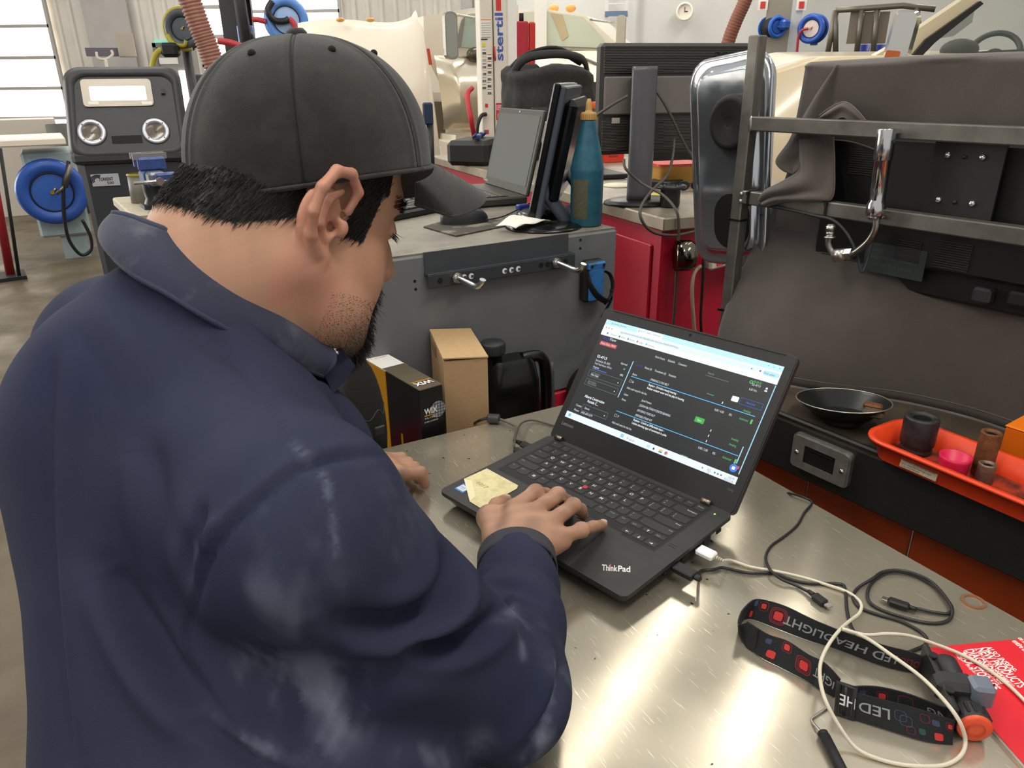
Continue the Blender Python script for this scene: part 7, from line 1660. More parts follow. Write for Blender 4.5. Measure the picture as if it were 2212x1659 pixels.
# ------------------------------------------------------------------ the person (surfaces grown from smoothly blended volumes)
class Vol:
    def __init__(s, lo, hi, h):
        s.lo = np.array(lo, np.float32); s.h = h
        s.n = np.ceil((np.array(hi) - s.lo)/h).astype(int) + 1
        s.d = np.full(tuple(s.n), 1.0, np.float32)
    def blk(s, lo, hi, pad):
        a = np.maximum(0, np.floor((np.array(lo) - pad - s.lo)/s.h).astype(int)); b = np.minimum(s.n, np.ceil((np.array(hi) + pad - s.lo)/s.h).astype(int) + 1)
        if np.any(b <= a): return None
        sl = tuple(slice(int(i), int(j)) for i, j in zip(a, b))
        X, Y, Z = [(np.arange(int(a[i]), int(b[i]), dtype=np.float32)*s.h + s.lo[i]) for i in range(3)]
        return sl, X[:, None, None], Y[None, :, None], Z[None, None, :]
    def op(s, lo, hi, fn, k, sub=False):
        r = s.blk(lo, hi, k + 3*s.h)
        if r is None: return
        sl, X, Y, Z = r; dn = fn(X, Y, Z).astype(np.float32); d = s.d[sl]
        if sub:
            t = np.clip(.5 - .5*(d + dn)/k, 0, 1); s.d[sl] = d*(1 - t) - dn*t + k*t*(1 - t)
        else:
            t = np.clip(.5 + .5*(d - dn)/k, 0, 1); s.d[sl] = d*(1 - t) + dn*t - k*t*(1 - t)
    def cone(s, a, b, ra, rb=None, k=.01, sub=False):
        rb = ra if rb is None else rb; a = np.array(a, float); b = np.array(b, float); ba = b - a; L2 = float(ba @ ba) + 1e-12; m = max(ra, rb)
        def fn(X, Y, Z):
            t = np.clip(((X - a[0])*ba[0] + (Y - a[1])*ba[1] + (Z - a[2])*ba[2])/L2, 0, 1)
            return np.sqrt((X - a[0] - t*ba[0])**2 + (Y - a[1] - t*ba[1])**2 + (Z - a[2] - t*ba[2])**2) - (ra + (rb - ra)*t)
        s.op(np.minimum(a, b) - m, np.maximum(a, b) + m, fn, k, sub)
    def chain(s, P, R, k=.01, sub=False):
        for i in range(len(P)-1): s.cone(P[i], P[i+1], R[i], R[i+1], k, sub)
    def ell(s, c, r, ax=None, k=.01, sub=False):
        c = np.array(c, float); A = np.eye(3) if ax is None else np.array(ax, float); r = np.array(r, float); m = float(r.max())
        def fn(X, Y, Z):
            q = [(X - c[0])*A[i][0] + (Y - c[1])*A[i][1] + (Z - c[2])*A[i][2] for i in range(3)]
            k0 = np.sqrt(sum((q[i]/r[i])**2 for i in range(3))); k1 = np.sqrt(sum((q[i]/r[i]**2)**2 for i in range(3))) + 1e-6
            return k0*(k0 - 1)/k1
        s.op(c - m, c + m, fn, k, sub)
    def mesh(s):
        d = s.d; S_ = d < 0; n = S_.shape
        cnt = np.zeros((n[0]-1, n[1]-1, n[2]-1), np.uint8)
        for i in (0, 1):
            for j in (0, 1):
                for k in (0, 1): cnt += S_[i:n[0]-1+i, j:n[1]-1+j, k:n[2]-1+k]
        act = np.argwhere((cnt > 0) & (cnt < 8)); N = len(act)
        idx = np.full(cnt.shape, -1, np.int32); idx[act[:, 0], act[:, 1], act[:, 2]] = np.arange(N)
        co = [(i, j, k) for i in (0, 1) for j in (0, 1) for k in (0, 1)]
        val = np.stack([d[act[:, 0]+i, act[:, 1]+j, act[:, 2]+k] for i, j, k in co], 1)
        acc = np.zeros((N, 3)); num = np.zeros(N)
        for a in range(8):
            for b in range(a+1, 8):
                if sum(abs(x-y) for x, y in zip(co[a], co[b])) != 1: continue
                va, vb = val[:, a], val[:, b]; m = (va < 0) != (vb < 0); t = np.where(m, va/(va - vb + 1e-12), 0)
                pa = np.array(co[a], float); pb = np.array(co[b], float)
                acc += np.where(m[:, None], pa + (pb - pa)*t[:, None], 0); num += m
        V = (act + acc/num[:, None])*s.h + s.lo
        Q = []
        for ax in range(3):
            sa = [slice(1, n[i]-1) for i in range(3)]; sb = list(sa); sa[ax] = slice(0, n[ax]-1); sb[ax] = slice(1, n[ax])
            A, B = S_[tuple(sa)], S_[tuple(sb)]; e = np.argwhere(A != B)
            if not len(e): continue
            flip = A[e[:, 0], e[:, 1], e[:, 2]]; off = np.ones(3, int); off[ax] = 0; e = e + off
            u, v = [(1, 2), (2, 0), (0, 1)][ax]
            def cid(du, dv):
                c = e.copy(); c[:, u] -= du; c[:, v] -= dv; return idx[c[:, 0], c[:, 1], c[:, 2]]
            q = np.stack([cid(1, 1), cid(0, 1), cid(0, 0), cid(1, 0)], 1)
            q[~flip] = q[~flip][:, ::-1]; Q.append(q)
        Q = np.concatenate(Q); Q = Q[(Q >= 0).all(1)]
        return V, Q
def npmesh(name, V, Q, mats, parent=None, T=None):
    me = bpy.data.meshes.new(name); me.vertices.add(len(V)); me.vertices.foreach_set('co', np.asarray(V, np.float32).ravel())
    me.loops.add(Q.size); me.loops.foreach_set('vertex_index', Q.astype(np.int32).ravel())
    me.polygons.add(len(Q)); me.polygons.foreach_set('loop_start', np.arange(len(Q), dtype=np.int32)*4); me.polygons.foreach_set('loop_total', np.full(len(Q), 4, np.int32))
    me.polygons.foreach_set('use_smooth', np.ones(len(Q), bool)); me.update(calc_edges=True)
    for m_ in (mats if isinstance(mats, list) else [mats]): me.materials.append(m_)
    return link(name, me, parent, T)
def lap(V, Q, it, lam=.5):
    e = np.concatenate([Q[:, [0, 1]], Q[:, [1, 2]], Q[:, [2, 3]], Q[:, [3, 0]]]); n = len(V)
    deg = np.bincount(e.ravel(), minlength=n).astype(float)
    for _ in range(it):
        s_ = np.stack([np.bincount(e[:, 0], V[e[:, 1], i], n) + np.bincount(e[:, 1], V[e[:, 0], i], n) for i in range(3)], 1)
        V = V + lam*(s_/deg[:, None] - V)
    return V
def normals(V, Q):
    fn = np.cross(V[Q[:, 2]] - V[Q[:, 0]], V[Q[:, 3]] - V[Q[:, 1]]); N = np.zeros_like(V)
    for i in range(4):
        for c in range(3): N[:, c] += np.bincount(Q[:, i], fn[:, c], len(V))
    return N/(np.linalg.norm(N, axis=1, keepdims=True) + 1e-12)
def npx(V):
    x = V[:, 0]; y = V[:, 1]; z = V[:, 2] - CAMZ; dp = y*math.cos(PITCH) - z*math.sin(PITCH); up = y*math.sin(PITCH) + z*math.cos(PITCH)
    X = FPX*x/dp; Y = -FPX*up/dp; c, s_ = math.cos(ROLL), math.sin(ROLL)
    return np.stack([1106 + c*X - s_*Y, 829.5 + s_*X + c*Y], 1), dp
def segdist(P, poly):
    best = np.full(len(P), 1e9); tt = np.zeros(len(P))
    for i in range(len(poly)-1):
        a = np.array(poly[i], float); b = np.array(poly[i+1], float); ba = b - a
        t = np.clip(((P - a) @ ba)/(ba @ ba + 1e-9), 0, 1); dd = np.linalg.norm(P - a - t[:, None]*ba, axis=1)
        m = dd < best; best[m] = dd[m]; tt[m] = (i + t[m])/(len(poly)-1)
    return best, tt
def setcol(o, C, name='Col'):
    at = o.data.color_attributes.new(name, 'FLOAT_COLOR', 'POINT'); at.data.foreach_set('color', np.concatenate([C, np.ones((len(C), 1))], 1).astype(np.float32).ravel())
def nz(V, f, seed=0):      # cheap smooth noise
    r = np.random.default_rng(seed); o = np.zeros(len(V))
    for i in range(7):
        k = r.normal(size=3)*f; o += np.sin(V @ k + r.uniform(0, 6.28))
    return o/7

A3 = lambda v: np.array(v, float)
FH = A3([.707, .707, 0]); RT = A3([.707, -.707, 0]); HC = A3([-.200, .682, 1.393]); pit = math.radians(25)
HFv = FH*math.cos(pit) - A3([0, 0, 1])*math.sin(pit); HU = A3([0, 0, 1])*math.cos(pit) + FH*math.sin(pit)
def hp(f, r, u): return HC + HFv*f + RT*r + HU*u
HAX = [HFv, RT, HU]
BF = A3([.72, .69, 0]); BR_ = A3([.69, -.72, 0])
SR, SL = A3([-.150, .425, 1.225]), A3([-.408, .731, 1.243]); ER, EL = A3([-.014, .490, 1.012]), A3([-.400, .890, 1.02])
WR, WL = A3([.004, .668, .994]), A3([-.235, .945, .975]); NB = A3([-.262, .612, 1.315]); WA = A3([-.250, .435, .98])

# ---- body: head, neck, arms, hands as one surface
B = Vol((-.53, .34, .925), (.16, 1.04, 1.545), .0022)
B.ell(hp(.008, 0, .046), (.086, .071, .082), HAX, .02)                      # skull
B.ell(hp(-.022, 0, .016), (.066, .066, .062), HAX, .02)
B.ell(hp(.030, 0, -.020), (.066, .062, .080), HAX, .03)                      # face block
B.ell(hp(.045, .020, -.045), (.050, .046, .052), HAX, .02); B.ell(hp(.045, -.020, -.045), (.050, .046, .052), HAX, .02)   # cheeks
B.chain([hp(-.012, .058, -.045), hp(.030, .048, -.082), hp(.074, .018, -.102), hp(.082, 0, -.104), hp(.074, -.018, -.102), hp(.030, -.048, -.082), hp(-.012, -.058, -.045)], [.026, .025, .020, .020, .020, .025, .026], .022)
B.ell(hp(.040, .010, -.080), (.045, .055, .030), HAX, .025)                  # soft jowl
B.chain([hp(.078, .030, .038), hp(.088, 0, .036), hp(.078, -.030, .038)], [.013, .013, .013], .015)   # brow
for sg in (1, -1): B.ell(hp(.088, sg*.031, .012), (.013, .017, .012), HAX, .008, sub=True); B.ell(hp(.080, sg*.031, .012), (.0125, .0125, .0125), HAX, .004); B.cone(hp(.090, sg*.022, .010), hp(.086, sg*.042, .010), .0035, .003, .004)
B.chain([hp(.094, 0, .020), hp(.108, 0, -.010), hp(.119, 0, -.026)], [.008, .009, .0115], .010); B.ell(hp(.108, .013, -.029), (.010, .008, .008), HAX, .006); B.ell(hp(.108, -.013, -.029), (.010, .008, .008), HAX, .006)
B.chain([hp(.088, -.022, -.062), hp(.104, 0, -.056), hp(.088, .022, -.062)], [.005, .0075, .005], .006); B.chain([hp(.086, -.020, -.071), hp(.101, 0, -.070), hp(.086, .020, -.071)], [.005, .0085, .005], .006)
NK = [hp(-.040, 0, -.030), A3([-.250, .632, 1.345]), A3([-.275, .600, 1.290])]
B.chain(NK, [.062, .066, .060], .03); B.cone(hp(.030, 0, -.085), A3([-.230, .640, 1.310]), .040, .050, .03)
B.ell(hp(-.070, 0, -.040), (.032, .046, .036), HAX, .02)                      # nape
# ears
for sg in (1, -1):
    def ep(x, z, o=0.0): return hp(x*1.12 - .012, sg*(.0725 + o + .32*max(0, -x)), z*1.12 - .002)
    B.ell(ep(-.006, -.002, .004), (.020, .007, .029), HAX, .006)
    B.ell(ep(.002, .002, .013), (.011, .008, .018), HAX, .004, sub=True)
    B.chain([ep(.016, .010, .006), ep(.018, .026, .010), ep(.006, .036, .014), ep(-.010, .033, .017), ep(-.020, .018, .018), ep(-.021, .000, .016), ep(-.014, -.016, .012), ep(-.003, -.027, .008)], [.0042, .0046, .0048, .0050, .0050, .0048, .0046, .0065], .003)
    B.ell(ep(.002, -.029, .006), (.010, .0052, .010), HAX, .005)
    B.chain([ep(.004, .022, .011), ep(-.008, .012, .013), ep(-.009, -.006, .012), ep(0, -.016, .010)], [.003, .0034, .0036, .003], .003)
    B.ell(ep(.014, -.004, .008), (.006, .005, .008), HAX, .003)
    B.ell(ep(.006, -.005, .010), (.005, .009, .007), HAX, .002, sub=True)
# torso core and arms (under the cloth)
B.cone(A3([-.275, .600, 1.265]), A3([-.260, .480, 1.00]), .045, .06, .03)
B.chain([A3([-.275, .600, 1.25]), SR + A3([0, 0, -.02]), ER, WR], [.045, .038, .032, .027], .02); B.chain([A3([-.275, .600, 1.25]), SL + A3([0, 0, -.02]), EL, WL], [.045, .038, .032, .029], .02)
# right hand
def hz(x, y, z): return A3(pz(x, y, z))
HJ = {'i': [hz(1112, 1097, 1.004), hz(1157, 1064, 1.011), hz(1180, 1068, .987), hz(1187, 1080, .9685)], 'm': [hz(1152, 1107, 1.007), hz(1205, 1070, 1.006), hz(1224, 1083, .984), hz(1229, 1095, .9680)],
      'r': [hz(1190, 1128, 1.003), hz(1238, 1093, .999), hz(1254, 1101, .981), hz(1259, 1111, .9675)], 'p': [hz(1212, 1160, .995), hz(1256, 1146, .990), hz(1281, 1138, .978), hz(1302, 1133, .9675)]}
FR = {'i': [.0110, .0098, .0086, .0074], 'm': [.0112, .0100, .0088, .0076], 'r': [.0108, .0094, .0084, .0072], 'p': [.0098, .0086, .0076, .0066]}
wrist = hz(1116, 1212, .990)
B.cone(WR, wrist, .029, .026, .02)
for f_, rr0 in (('i', .0145), ('m', .0155), ('r', .0150), ('p', .0135)): B.cone(wrist + (HJ[f_][0] - wrist)*.12, HJ[f_][0] - A3([0, 0, .004]), .0185, rr0, .012)
TH_ = [hz(1068, 1168, .985), hz(1057, 1118, .984), hz(1074, 1093, .978), hz(1092, 1081, .9690)]
B.cone(wrist, TH_[1], .018, .0145, .012); B.cone(TH_[1], hz(1125, 1110, .990), .013, .012, .014)
for f_ in 'imrp':
    B.chain(HJ[f_], FR[f_], .0035)
    B.ell(HJ[f_][1] + A3([0, 0, .0015]), (.0105, .0105, .0095), None, .004)
B.chain(TH_, [.0150, .0125, .0110, .0092], .005)
# left hand, loosely closed on the bench
lw = A3(pz(770, 1026, .972)); ld_ = A3([.88, .47, 0])
for i in range(4):
    o_ = A3([.6, -.8, 0])*(-.030 + .019*i); k0 = lw + ld_*.050 + o_; B.cone(lw, k0, .020, .014, .012); B.chain([k0, k0 + ld_*.035 - A3([0, 0, .008]), k0 + ld_*.040 - A3([0, 0, .028])], [.011, .0095, .0085], .004)
B.cone(WL, lw, .029, .025, .02); B.chain([lw + A3([.01, -.03, -.005]), lw + ld_*.05 + A3([.012, -.045, -.012])], [.014, .011], .008)
V, Q = B.mesh(); V = lap(V, Q, 1, .4); N = normals(V, Q)
hd_ = np.stack([(V - HC) @ HFv, (V - HC) @ RT, (V - HC) @ HU], 1)
sk = A3(hexc('#b48a70')); C = np.tile(sk, (len(V), 1)); C *= (1 + .10*nz(V, 60, 1) + .07*nz(V, 220, 2))[:, None]
def tint(w, col): 
    global C
    w = np.clip(w, 0, 1)[:, None]; C = C*(1 - w) + A3(hexc(col))*w
head = V[:, 2] > 1.20
ear = head & (np.abs(hd_[:, 1]) > .0745) & (hd_[:, 2] < .05) & (hd_[:, 0] > -.045) & (hd_[:, 0] < .022)
tint(ear*.35, '#c9806f'); tint(np.exp(-((hd_[:, 0] - .055)**2 + (hd_[:, 2] + .03)**2)/.0016)*.18*head, '#c07a63')
tint(np.exp(-((hd_[:, 0] - .02)**2 + (hd_[:, 2] + .035)**2)/.0009)*.25*head*(hd_[:, 1] > 0), '#d8a48c')
stub = np.clip((-hd_[:, 2] - .055)*28, 0, 1)*np.clip((hd_[:, 0] - .012)*22, 0, 1)*head
tint(stub*(.42 + .30*nz(V, 420, 5)), '#4b3a30'); tint(np.clip((-hd_[:, 2] - .085)*40, 0, 1)*np.clip((hd_[:, 0] - .035)*30, 0, 1)*head*.85, '#2a211d')
scalp = head & (((hd_[:, 2] > .022 + .10*np.clip(hd_[:, 0] + .02, -.06, .2)) & (hd_[:, 0] < -.03)) | (hd_[:, 2] > .052)) & (np.abs(hd_[:, 1]) < .0800)
hairm = head & (~ear) & ((hd_[:, 0] < -.030) & (hd_[:, 2] > -.030 + .50*np.clip(hd_[:, 0] + .075, 0, .1)) | (hd_[:, 2] > .036) & (hd_[:, 0] < .055) | (hd_[:, 0] > .014) & (hd_[:, 0] < .040 + .2*(hd_[:, 2])) & (hd_[:, 2] > -.012) & (np.abs(hd_[:, 1]) > .04))
tint(hairm*1.0, '#0d0b0a')
hand = V[:, 2] < 1.035
tint(hand*np.clip(.28 + .5*nz(V, 130, 9), 0, .55), '#7a5846'); tint(hand*np.clip(.9*nz(V, 75, 12) - .12, 0, .5), '#4d3c34')
NAILS = []
for key_, j in (('p', None), ('t', None), ('r', None)):
    P_ = HJ[key_] if key_ != 't' else TH_
    tip, dip = P_[3], P_[2]; d_ = (tip - dip)/np.linalg.norm(tip - dip); up_ = A3([0, 0, 1]) - d_*d_[2]; up_ /= np.linalg.norm(up_); c_ = tip + up_*.0062 - d_*.0002
    q_ = V - c_; w_ = np.exp(-(((q_ @ d_)/.0062)**4 + ((q_ @ np.cross(d_, up_))/.0052)**4 + ((q_ @ up_)/.004)**4)); tint(w_*.8, '#d9b39c')
skin = M('skin', '#ffffff', .48, vcol='Col', sss=.12, bump=.12, bscale=650, spec=.4)
per = npmesh('person', V, Q, skin); setcol(per, C)
tag(per, 'person in dark navy coveralls and black cap leaning over to use the laptop', 'person')
BV, BN, BH = V, N, hd_

for P_, rr_n in ((HJ['p'], .0046), (TH_, .0062), (HJ['r'], .0048)):
    tip, dip = P_[3], P_[2]; d_ = Vector(tip - dip).normalized(); f_n = frame(Vector(tip) - d_*.001, d_)
    MB().ell((.0015, 0, rr_n*1.02), (.0062, rr_n, .0022), T=f_n).build('fingernail', M('nail', '#d8b09a', .3), per)
# ---- coveralls
K = Vol((-.66, .10, .0), (.20, 1.06, 1.44), .0042)
hipR, hipL = WA + BR_*.085 + A3([0, 0, -.08]), WA - BR_*.05 + A3([0, 0, -.08])
for o_, sx in ((SR, 1), (SL, -1)):
    cst = NB*.35 + o_*.65 + A3([0, 0, -.11]); wq = WA + BR_*(.085 if sx > 0 else -.045); K.cone(cst, wq, .094 if sx > 0 else .086, .104, .03)
    K.cone(wq, (hipR if sx > 0 else hipL), .104, .112, .03)
K.cone(NB + A3([-.030, -.045, -.090]), WA, .118, .118, .03)
K.cone(SL + A3([.018, -.045, -.035]), NB + A3([-.045, -.045, -.085]), .074, .092, .06)
K.chain([NB + A3([.03, .01, -.16]), WA + BF*.055 + BR_*.07, hipR + BF*.04], [.10, .115, .12], .04); K.cone(NB + A3([-.045, -.05, -.05]), NB + A3([-.05, -.07, -.16]), .075, .09, .03)
K.chain([NB + A3([-.010, -.010, -.055]), SR*.5 + NB*.5 + A3([-.006, -.008, -.052]), SR + A3([0, 0, -.006])], [.072, .076, .076], .03)
K.chain([NB + A3([-.010, -.010, -.055]), SL*.5 + NB*.5 + A3([0, 0, -.035]), SL + A3([0, 0, -.006])], [.078, .078, .074], .05)
MIDR = SR*.5 + ER*.5 + A3([-.006, -.004, -.001])
K.chain([SR + A3([0, .005, -.008]), MIDR, ER + A3([.004, -.005, 0])], [.073, .064, .055], .015)
K.chain([ER + A3([.004, -.005, 0]), ER*.5 + WR*.5 + A3([.004, 0, .002]), WR + A3([0, -.02, 0]), WR + A3([0, .018, 0])], [.055, .048, .0415, .0405], .02)
K.chain([SL, SL*.5 + EL*.5, EL, WL], [.074, .068, .060, .044], .03)
K.cone(NB + A3([-.012, -.010, -.06]), NB + A3([-.010, -.008, -.005]), .080, .072, .02)
for hh, sx in ((hipR, 1), (hipL, -1)):
    kn = hh + A3([-.02, -.02, -.40]); K.chain([hh, kn, A3([kn[0] - .03, kn[1] - .03, .09])], [.115, .100, .090], .03)
    K.cone(A3([kn[0] - .03, kn[1] - .03, -.2]), A3([kn[0] - .03, kn[1] - .03, .06]), .2, .2, .01, sub=True)
hd2 = (wrist - WR); hd2 /= np.linalg.norm(hd2)
K.cone(WR + hd2*.024, wrist + hd2*.03, .0375, .056, .004, sub=True)
K.cone(WL + (lw - WL)*.35, lw + ld_*.05, .038, .055, .004, sub=True)
K.cone(NB + A3([.012, .010, .060]), NB + A3([.040, .035, .16]), .074, .095, .008, sub=True); K.cone(NB + A3([.075, .020, .005]), NB + A3([.12, .05, .08]), .070, .090, .010, sub=True)
V, Q = K.mesh(); V = lap(V, Q, 2, .5); N = normals(V, Q)
px_, dp_ = npx(V); view = V - A3([0, 0, CAMZ]); view /= np.linalg.norm(view, axis=1, keepdims=True); fac = np.clip(-(N*view).sum(1)*1.6, 0, 1)
disp = np.zeros(len(V))
def foldl(poly, width, amp, soft=True):
    d_, t_ = segdist(px_, catm2(poly)); e = np.sin(np.clip(t_, .02, .98)*PI)**.45 if soft else 1.0
    return amp*np.exp(-(d_/width)**2)*e
def catm2(p): return [(q.x, q.y) for q in catmull([(a, b, 0) for a, b in p], 5)] if len(p) > 2 else p
FOLDS = [ # (polyline in picture pixels, half width, height)
 ([(850, 985), (780, 984), (700, 998), (640, 1020), (560, 1085), (490, 1150), (440, 1240), (415, 1330), (405, 1410), (440, 1500), (520, 1580), (640, 1640)], 9, -.0035, 0),
 ([(845, 965), (770, 964), (690, 978), (630, 1000), (545, 1066), (473, 1135), (423, 1232), (396, 1330), (388, 1410)], 14, .0022, 0),
 ([(470, 722), (520, 790), (560, 850), (605, 920), (650, 985)], 7, -.0028, 0),
 ([(955, 1165), (975, 1230), (958, 1290), (905, 1330), (830, 1350), (740, 1345)], 26, -.022, 1), ([(985, 1140), (1010, 1240), (995, 1310), (930, 1362), (830, 1392), (720, 1380)], 30, .014, 1),
 ([(1085, 1285), (1075, 1335), (1020, 1378), (950, 1398), (880, 1400)], 22, -.024, 1), ([(1105, 1290), (1098, 1350), (1040, 1405), (960, 1430), (860, 1430)], 26, .008, 1),
 ([(920, 1080), (935, 1180), (905, 1270), (820, 1310)], 30, .007, 1),
 ([(1205, 1330), (1225, 1430), (1200, 1530), (1120, 1630)], 16, -.013, 1), ([(1165, 1320), (1180, 1440), (1150, 1550), (1070, 1640)], 22, .008, 1),
 ([(1060, 1240), (1110, 1235), (1170, 1255)], 9, -.004, 1), ([(1030, 1240), (1090, 1232), (1160, 1255), (1200, 1300)], 10, .005, 1), ([(1030, 1265), (1100, 1262), (1170, 1300), (1205, 1360)], 11, -.006, 1), ([(1060, 1300), (1130, 1310), (1190, 1370)], 12, .005, 1),
 ([(235, 1225), (300, 1340), (370, 1450), (440, 1530)], 34, -.017, 1), ([(190, 1260), (260, 1400), (330, 1510), (400, 1590)], 34, .008, 1), ([(330, 960), (350, 1100), (390, 1230), (410, 1300)], 26, -.007, 1), ([(280, 980), (300, 1120), (350, 1260)], 32, .006, 1),
 ([(110, 760), (90, 920), (95, 1120), (120, 1400), (150, 1640)], 22, -.008, 1), ([(160, 780), (140, 950), (140, 1150), (160, 1400), (190, 1640)], 26, .005, 1),
 ([(440, 1090), (425, 1140), (418, 1190)], 12, -.006, 1), ([(470, 1120), (452, 1160), (445, 1190)], 10, .005, 1), ([(400, 1150), (390, 1210), (392, 1260)], 14, -.006, 1), ([(360, 1170), (365, 1240), (385, 1310)], 14, .005, 1),
 ([(420, 1560), (540, 1640), (640, 1690)], 20, -.010, 1), ([(560, 1200), (600, 1300), (680, 1420), (800, 1500)], 60, .006, 1), ([(620, 1400), (720, 1440), (860, 1440), (1000, 1410)], 30, -.006, 1), ([(560, 1460), (700, 1520), (880, 1520), (1050, 1460)], 50, .006, 1),
 ([(250, 600), (330, 660), (450, 730), (560, 800)], 24, -.006, 1), ([(300, 900), (450, 960), (560, 1000)], 70, .004, 1), ([(640, 860), (720, 900), (790, 960)], 30, -.004, 1), ([(700, 830), (770, 890), (830, 960)], 24, .004, 1), ([(180, 640), (240, 700), (300, 780), (340, 860)], 26, .005, 1), ([(150, 700), (210, 790), (250, 880)], 20, -.004, 1)]
for poly, wd_, am_, sf_ in FOLDS: disp += foldl(poly, wd_, am_, sf_)
disp *= fac
disp += .0022*nz(V*A3([1, 1, .7]), 26, 31) + .0011*nz(V, 60, 32)
V = V + N*disp[:, None]
base = A3(hexc('#292d41')); C = np.tile(base, (len(V), 1)); C *= (1 + .10*nz(V, 14, 41) + .10*nz(V, 45, 42) + .05*nz(V, 200, 43))[:, None]
tint(np.clip(.16 + .5*nz(V, 9, 61) + .35*nz(V, 30, 62), 0, .30), '#3f4252')
def dustw(poly, wd_, a): d_, t_ = segdist(px_, catm2(poly)); return a*np.exp(-(d_/wd_)**2)*(.10 + .90*np.clip(1.6*nz(V, 90, 51) + 1.1*nz(V, 260, 52) + .30, 0, 1))*(fac > .05)
for poly, wd_, a in (([(700, 1030), (712, 1090), (722, 1160), (728, 1200)], 7, .5), ([(560, 1440), (620, 1490), (700, 1500), (740, 1560)], 55, .55), ([(640, 1450), (690, 1440), (720, 1520), (700, 1620)], 35, .5), ([(800, 1440), (790, 1500), (765, 1560)], 8, .55), ([(560, 1270), (610, 1300), (640, 1330)], 40, .35), ([(1200, 1430), (1215, 1500), (1180, 1590), (1130, 1640)], 20, .75), ([(1100, 1330), (1150, 1360), (1190, 1410), (1212, 1480)], 16, .25), ([(850, 1150), (860, 1200)], 20, .3), ([(620, 1120), (650, 1200), (690, 1260)], 70, .22), ([(460, 1560), (520, 1600), (620, 1640)], 22, .55), ([(870, 1620), (960, 1640), (1040, 1600)], 28, .4), ([(640, 960), (660, 990)], 10, .4), ([(1105, 1320), (1125, 1370), (1130, 1420)], 8, .45), ([(820, 1050), (860, 1110)], 60, .15)):
    tint(dustw(poly, wd_, a), '#767c8c')
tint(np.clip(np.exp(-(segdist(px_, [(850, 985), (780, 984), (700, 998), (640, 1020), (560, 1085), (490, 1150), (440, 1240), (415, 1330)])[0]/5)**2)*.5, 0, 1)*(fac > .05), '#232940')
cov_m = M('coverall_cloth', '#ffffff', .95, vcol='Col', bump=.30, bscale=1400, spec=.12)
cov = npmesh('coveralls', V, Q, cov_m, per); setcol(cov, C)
# collar: stand and turned-down leaf
colm = M('collar_cloth', '#262a3f', .85, var=.10, vscale=30, col2='#4a4c58', thr=.66, soft=.1, bump=.30, bscale=1400, sheen=.15)
TOPc = [(706, 742, .668), (690, 728, .660), (650, 690, .640), (590, 645, .618), (520, 590, .600), (440, 535, .588), (370, 500, .580), (310, 480, .580), (262, 464, .590), (252, 462, .605), (285, 478, .660), (330, 492, .70), (380, 502, .73), (440, 560, .76)]
BOTc = [(700, 812, .655), (668, 800, .640), (600, 772, .605), (530, 735, .580), (455, 690, .560), (380, 648, .550), (320, 612, .552), (275, 580, .560), (245, 560, .575), (240, 540, .600), (262, 535, .665), (310, 535, .71), (360, 540, .74), (420, 585, .77)]
def dpt3(x, y, dpv):
    d = ray(x, y); return C0 + d*dpv
TA = catmull([dpt3(*p) for p in TOPc], 6); TB = catmull([dpt3(*p) for p in BOTc], 6); nC = len(TA)
def colf(u, v):
    f = u*(nC-1); i = min(nC-2, int(f)); r = f - i; a = TA[i].lerp(TA[i+1], r); b = TB[i].lerp(TB[i+1], r)
    p = a.lerp(b, v); out = (p - Vector((-.225, .660, p.z))); out.z = 0; out.normalize()
    return p + out*(.010*math.sin(PI*v) + .0015*math.sin(30*u + 5*v))
b = MB(); b.grid(colf, 90, 14); co_ = b.build('collar', colm, per); sd = co_.modifiers.new('s', 'SOLIDIFY'); sd.thickness = .0035; sd.offset = 0
b = MB(); b.tube([colf(i/90, .0) for i in range(91)], .0030, 6, k=1); b.tube([colf(i/90, 1.0) for i in range(91)], .0026, 6, k=1); b.tube([colf(0, i/10) for i in range(11)], .0026, 6, k=1); b.build('collar_edge', M('collar_edge', '#31354a', .85), per)
# front placket corner with snap studs
b = MB(); pts = [dpt3(700, 745, .672), dpt3(735, 748, .678), dpt3(768, 790, .690), dpt3(740, 830, .680), dpt3(720, 850, .668), dpt3(695, 800, .660)]
b.add([p for p in pts] + [p + Vector((-.01, .01, -.004)) for p in pts], [tuple(range(6)), tuple(reversed(range(6, 12)))] + [(i, (i+1) % 6, 6 + (i+1) % 6, 6 + i) for i in range(6)]); b.build('placket', M('placket_navy', '#161c33', .8, bump=.3, bscale=1400), per)
for x, y in ((710, 751), (722, 755), (716, 758), (727, 762)): MB().ell(dpt3(x, y, .664), (.0022, .0022, .0022)).build('snap_stud', chrome, per)
# cuff band
cx_ = WR + hd2*.018; e1_ = np.cross(hd2, [0, 0, 1]); e1_ /= np.linalg.norm(e1_); e2_ = np.cross(e1_, hd2)
def cuff(u, v):
    a = 2*PI*u; r = .0432 + .0010*math.sin(3*a); return tuple(cx_ + hd2*(-.012 + .030*v) + e1_*r*math.cos(a) + e2_*r*math.sin(a)*.96)
b = MB(); b.grid(cuff, 48, 4, closed_u=True); b.tube([cuff(i/48, 1.0) for i in range(48)], .0022, 6, k=1, closed=True); cu = b.build('cuff', M('cuff_cloth', '#34343c', .85, var=.12, vscale=60, bump=.3, bscale=1400), per); cu.modifiers.new('s', 'SOLIDIFY').thickness = .002
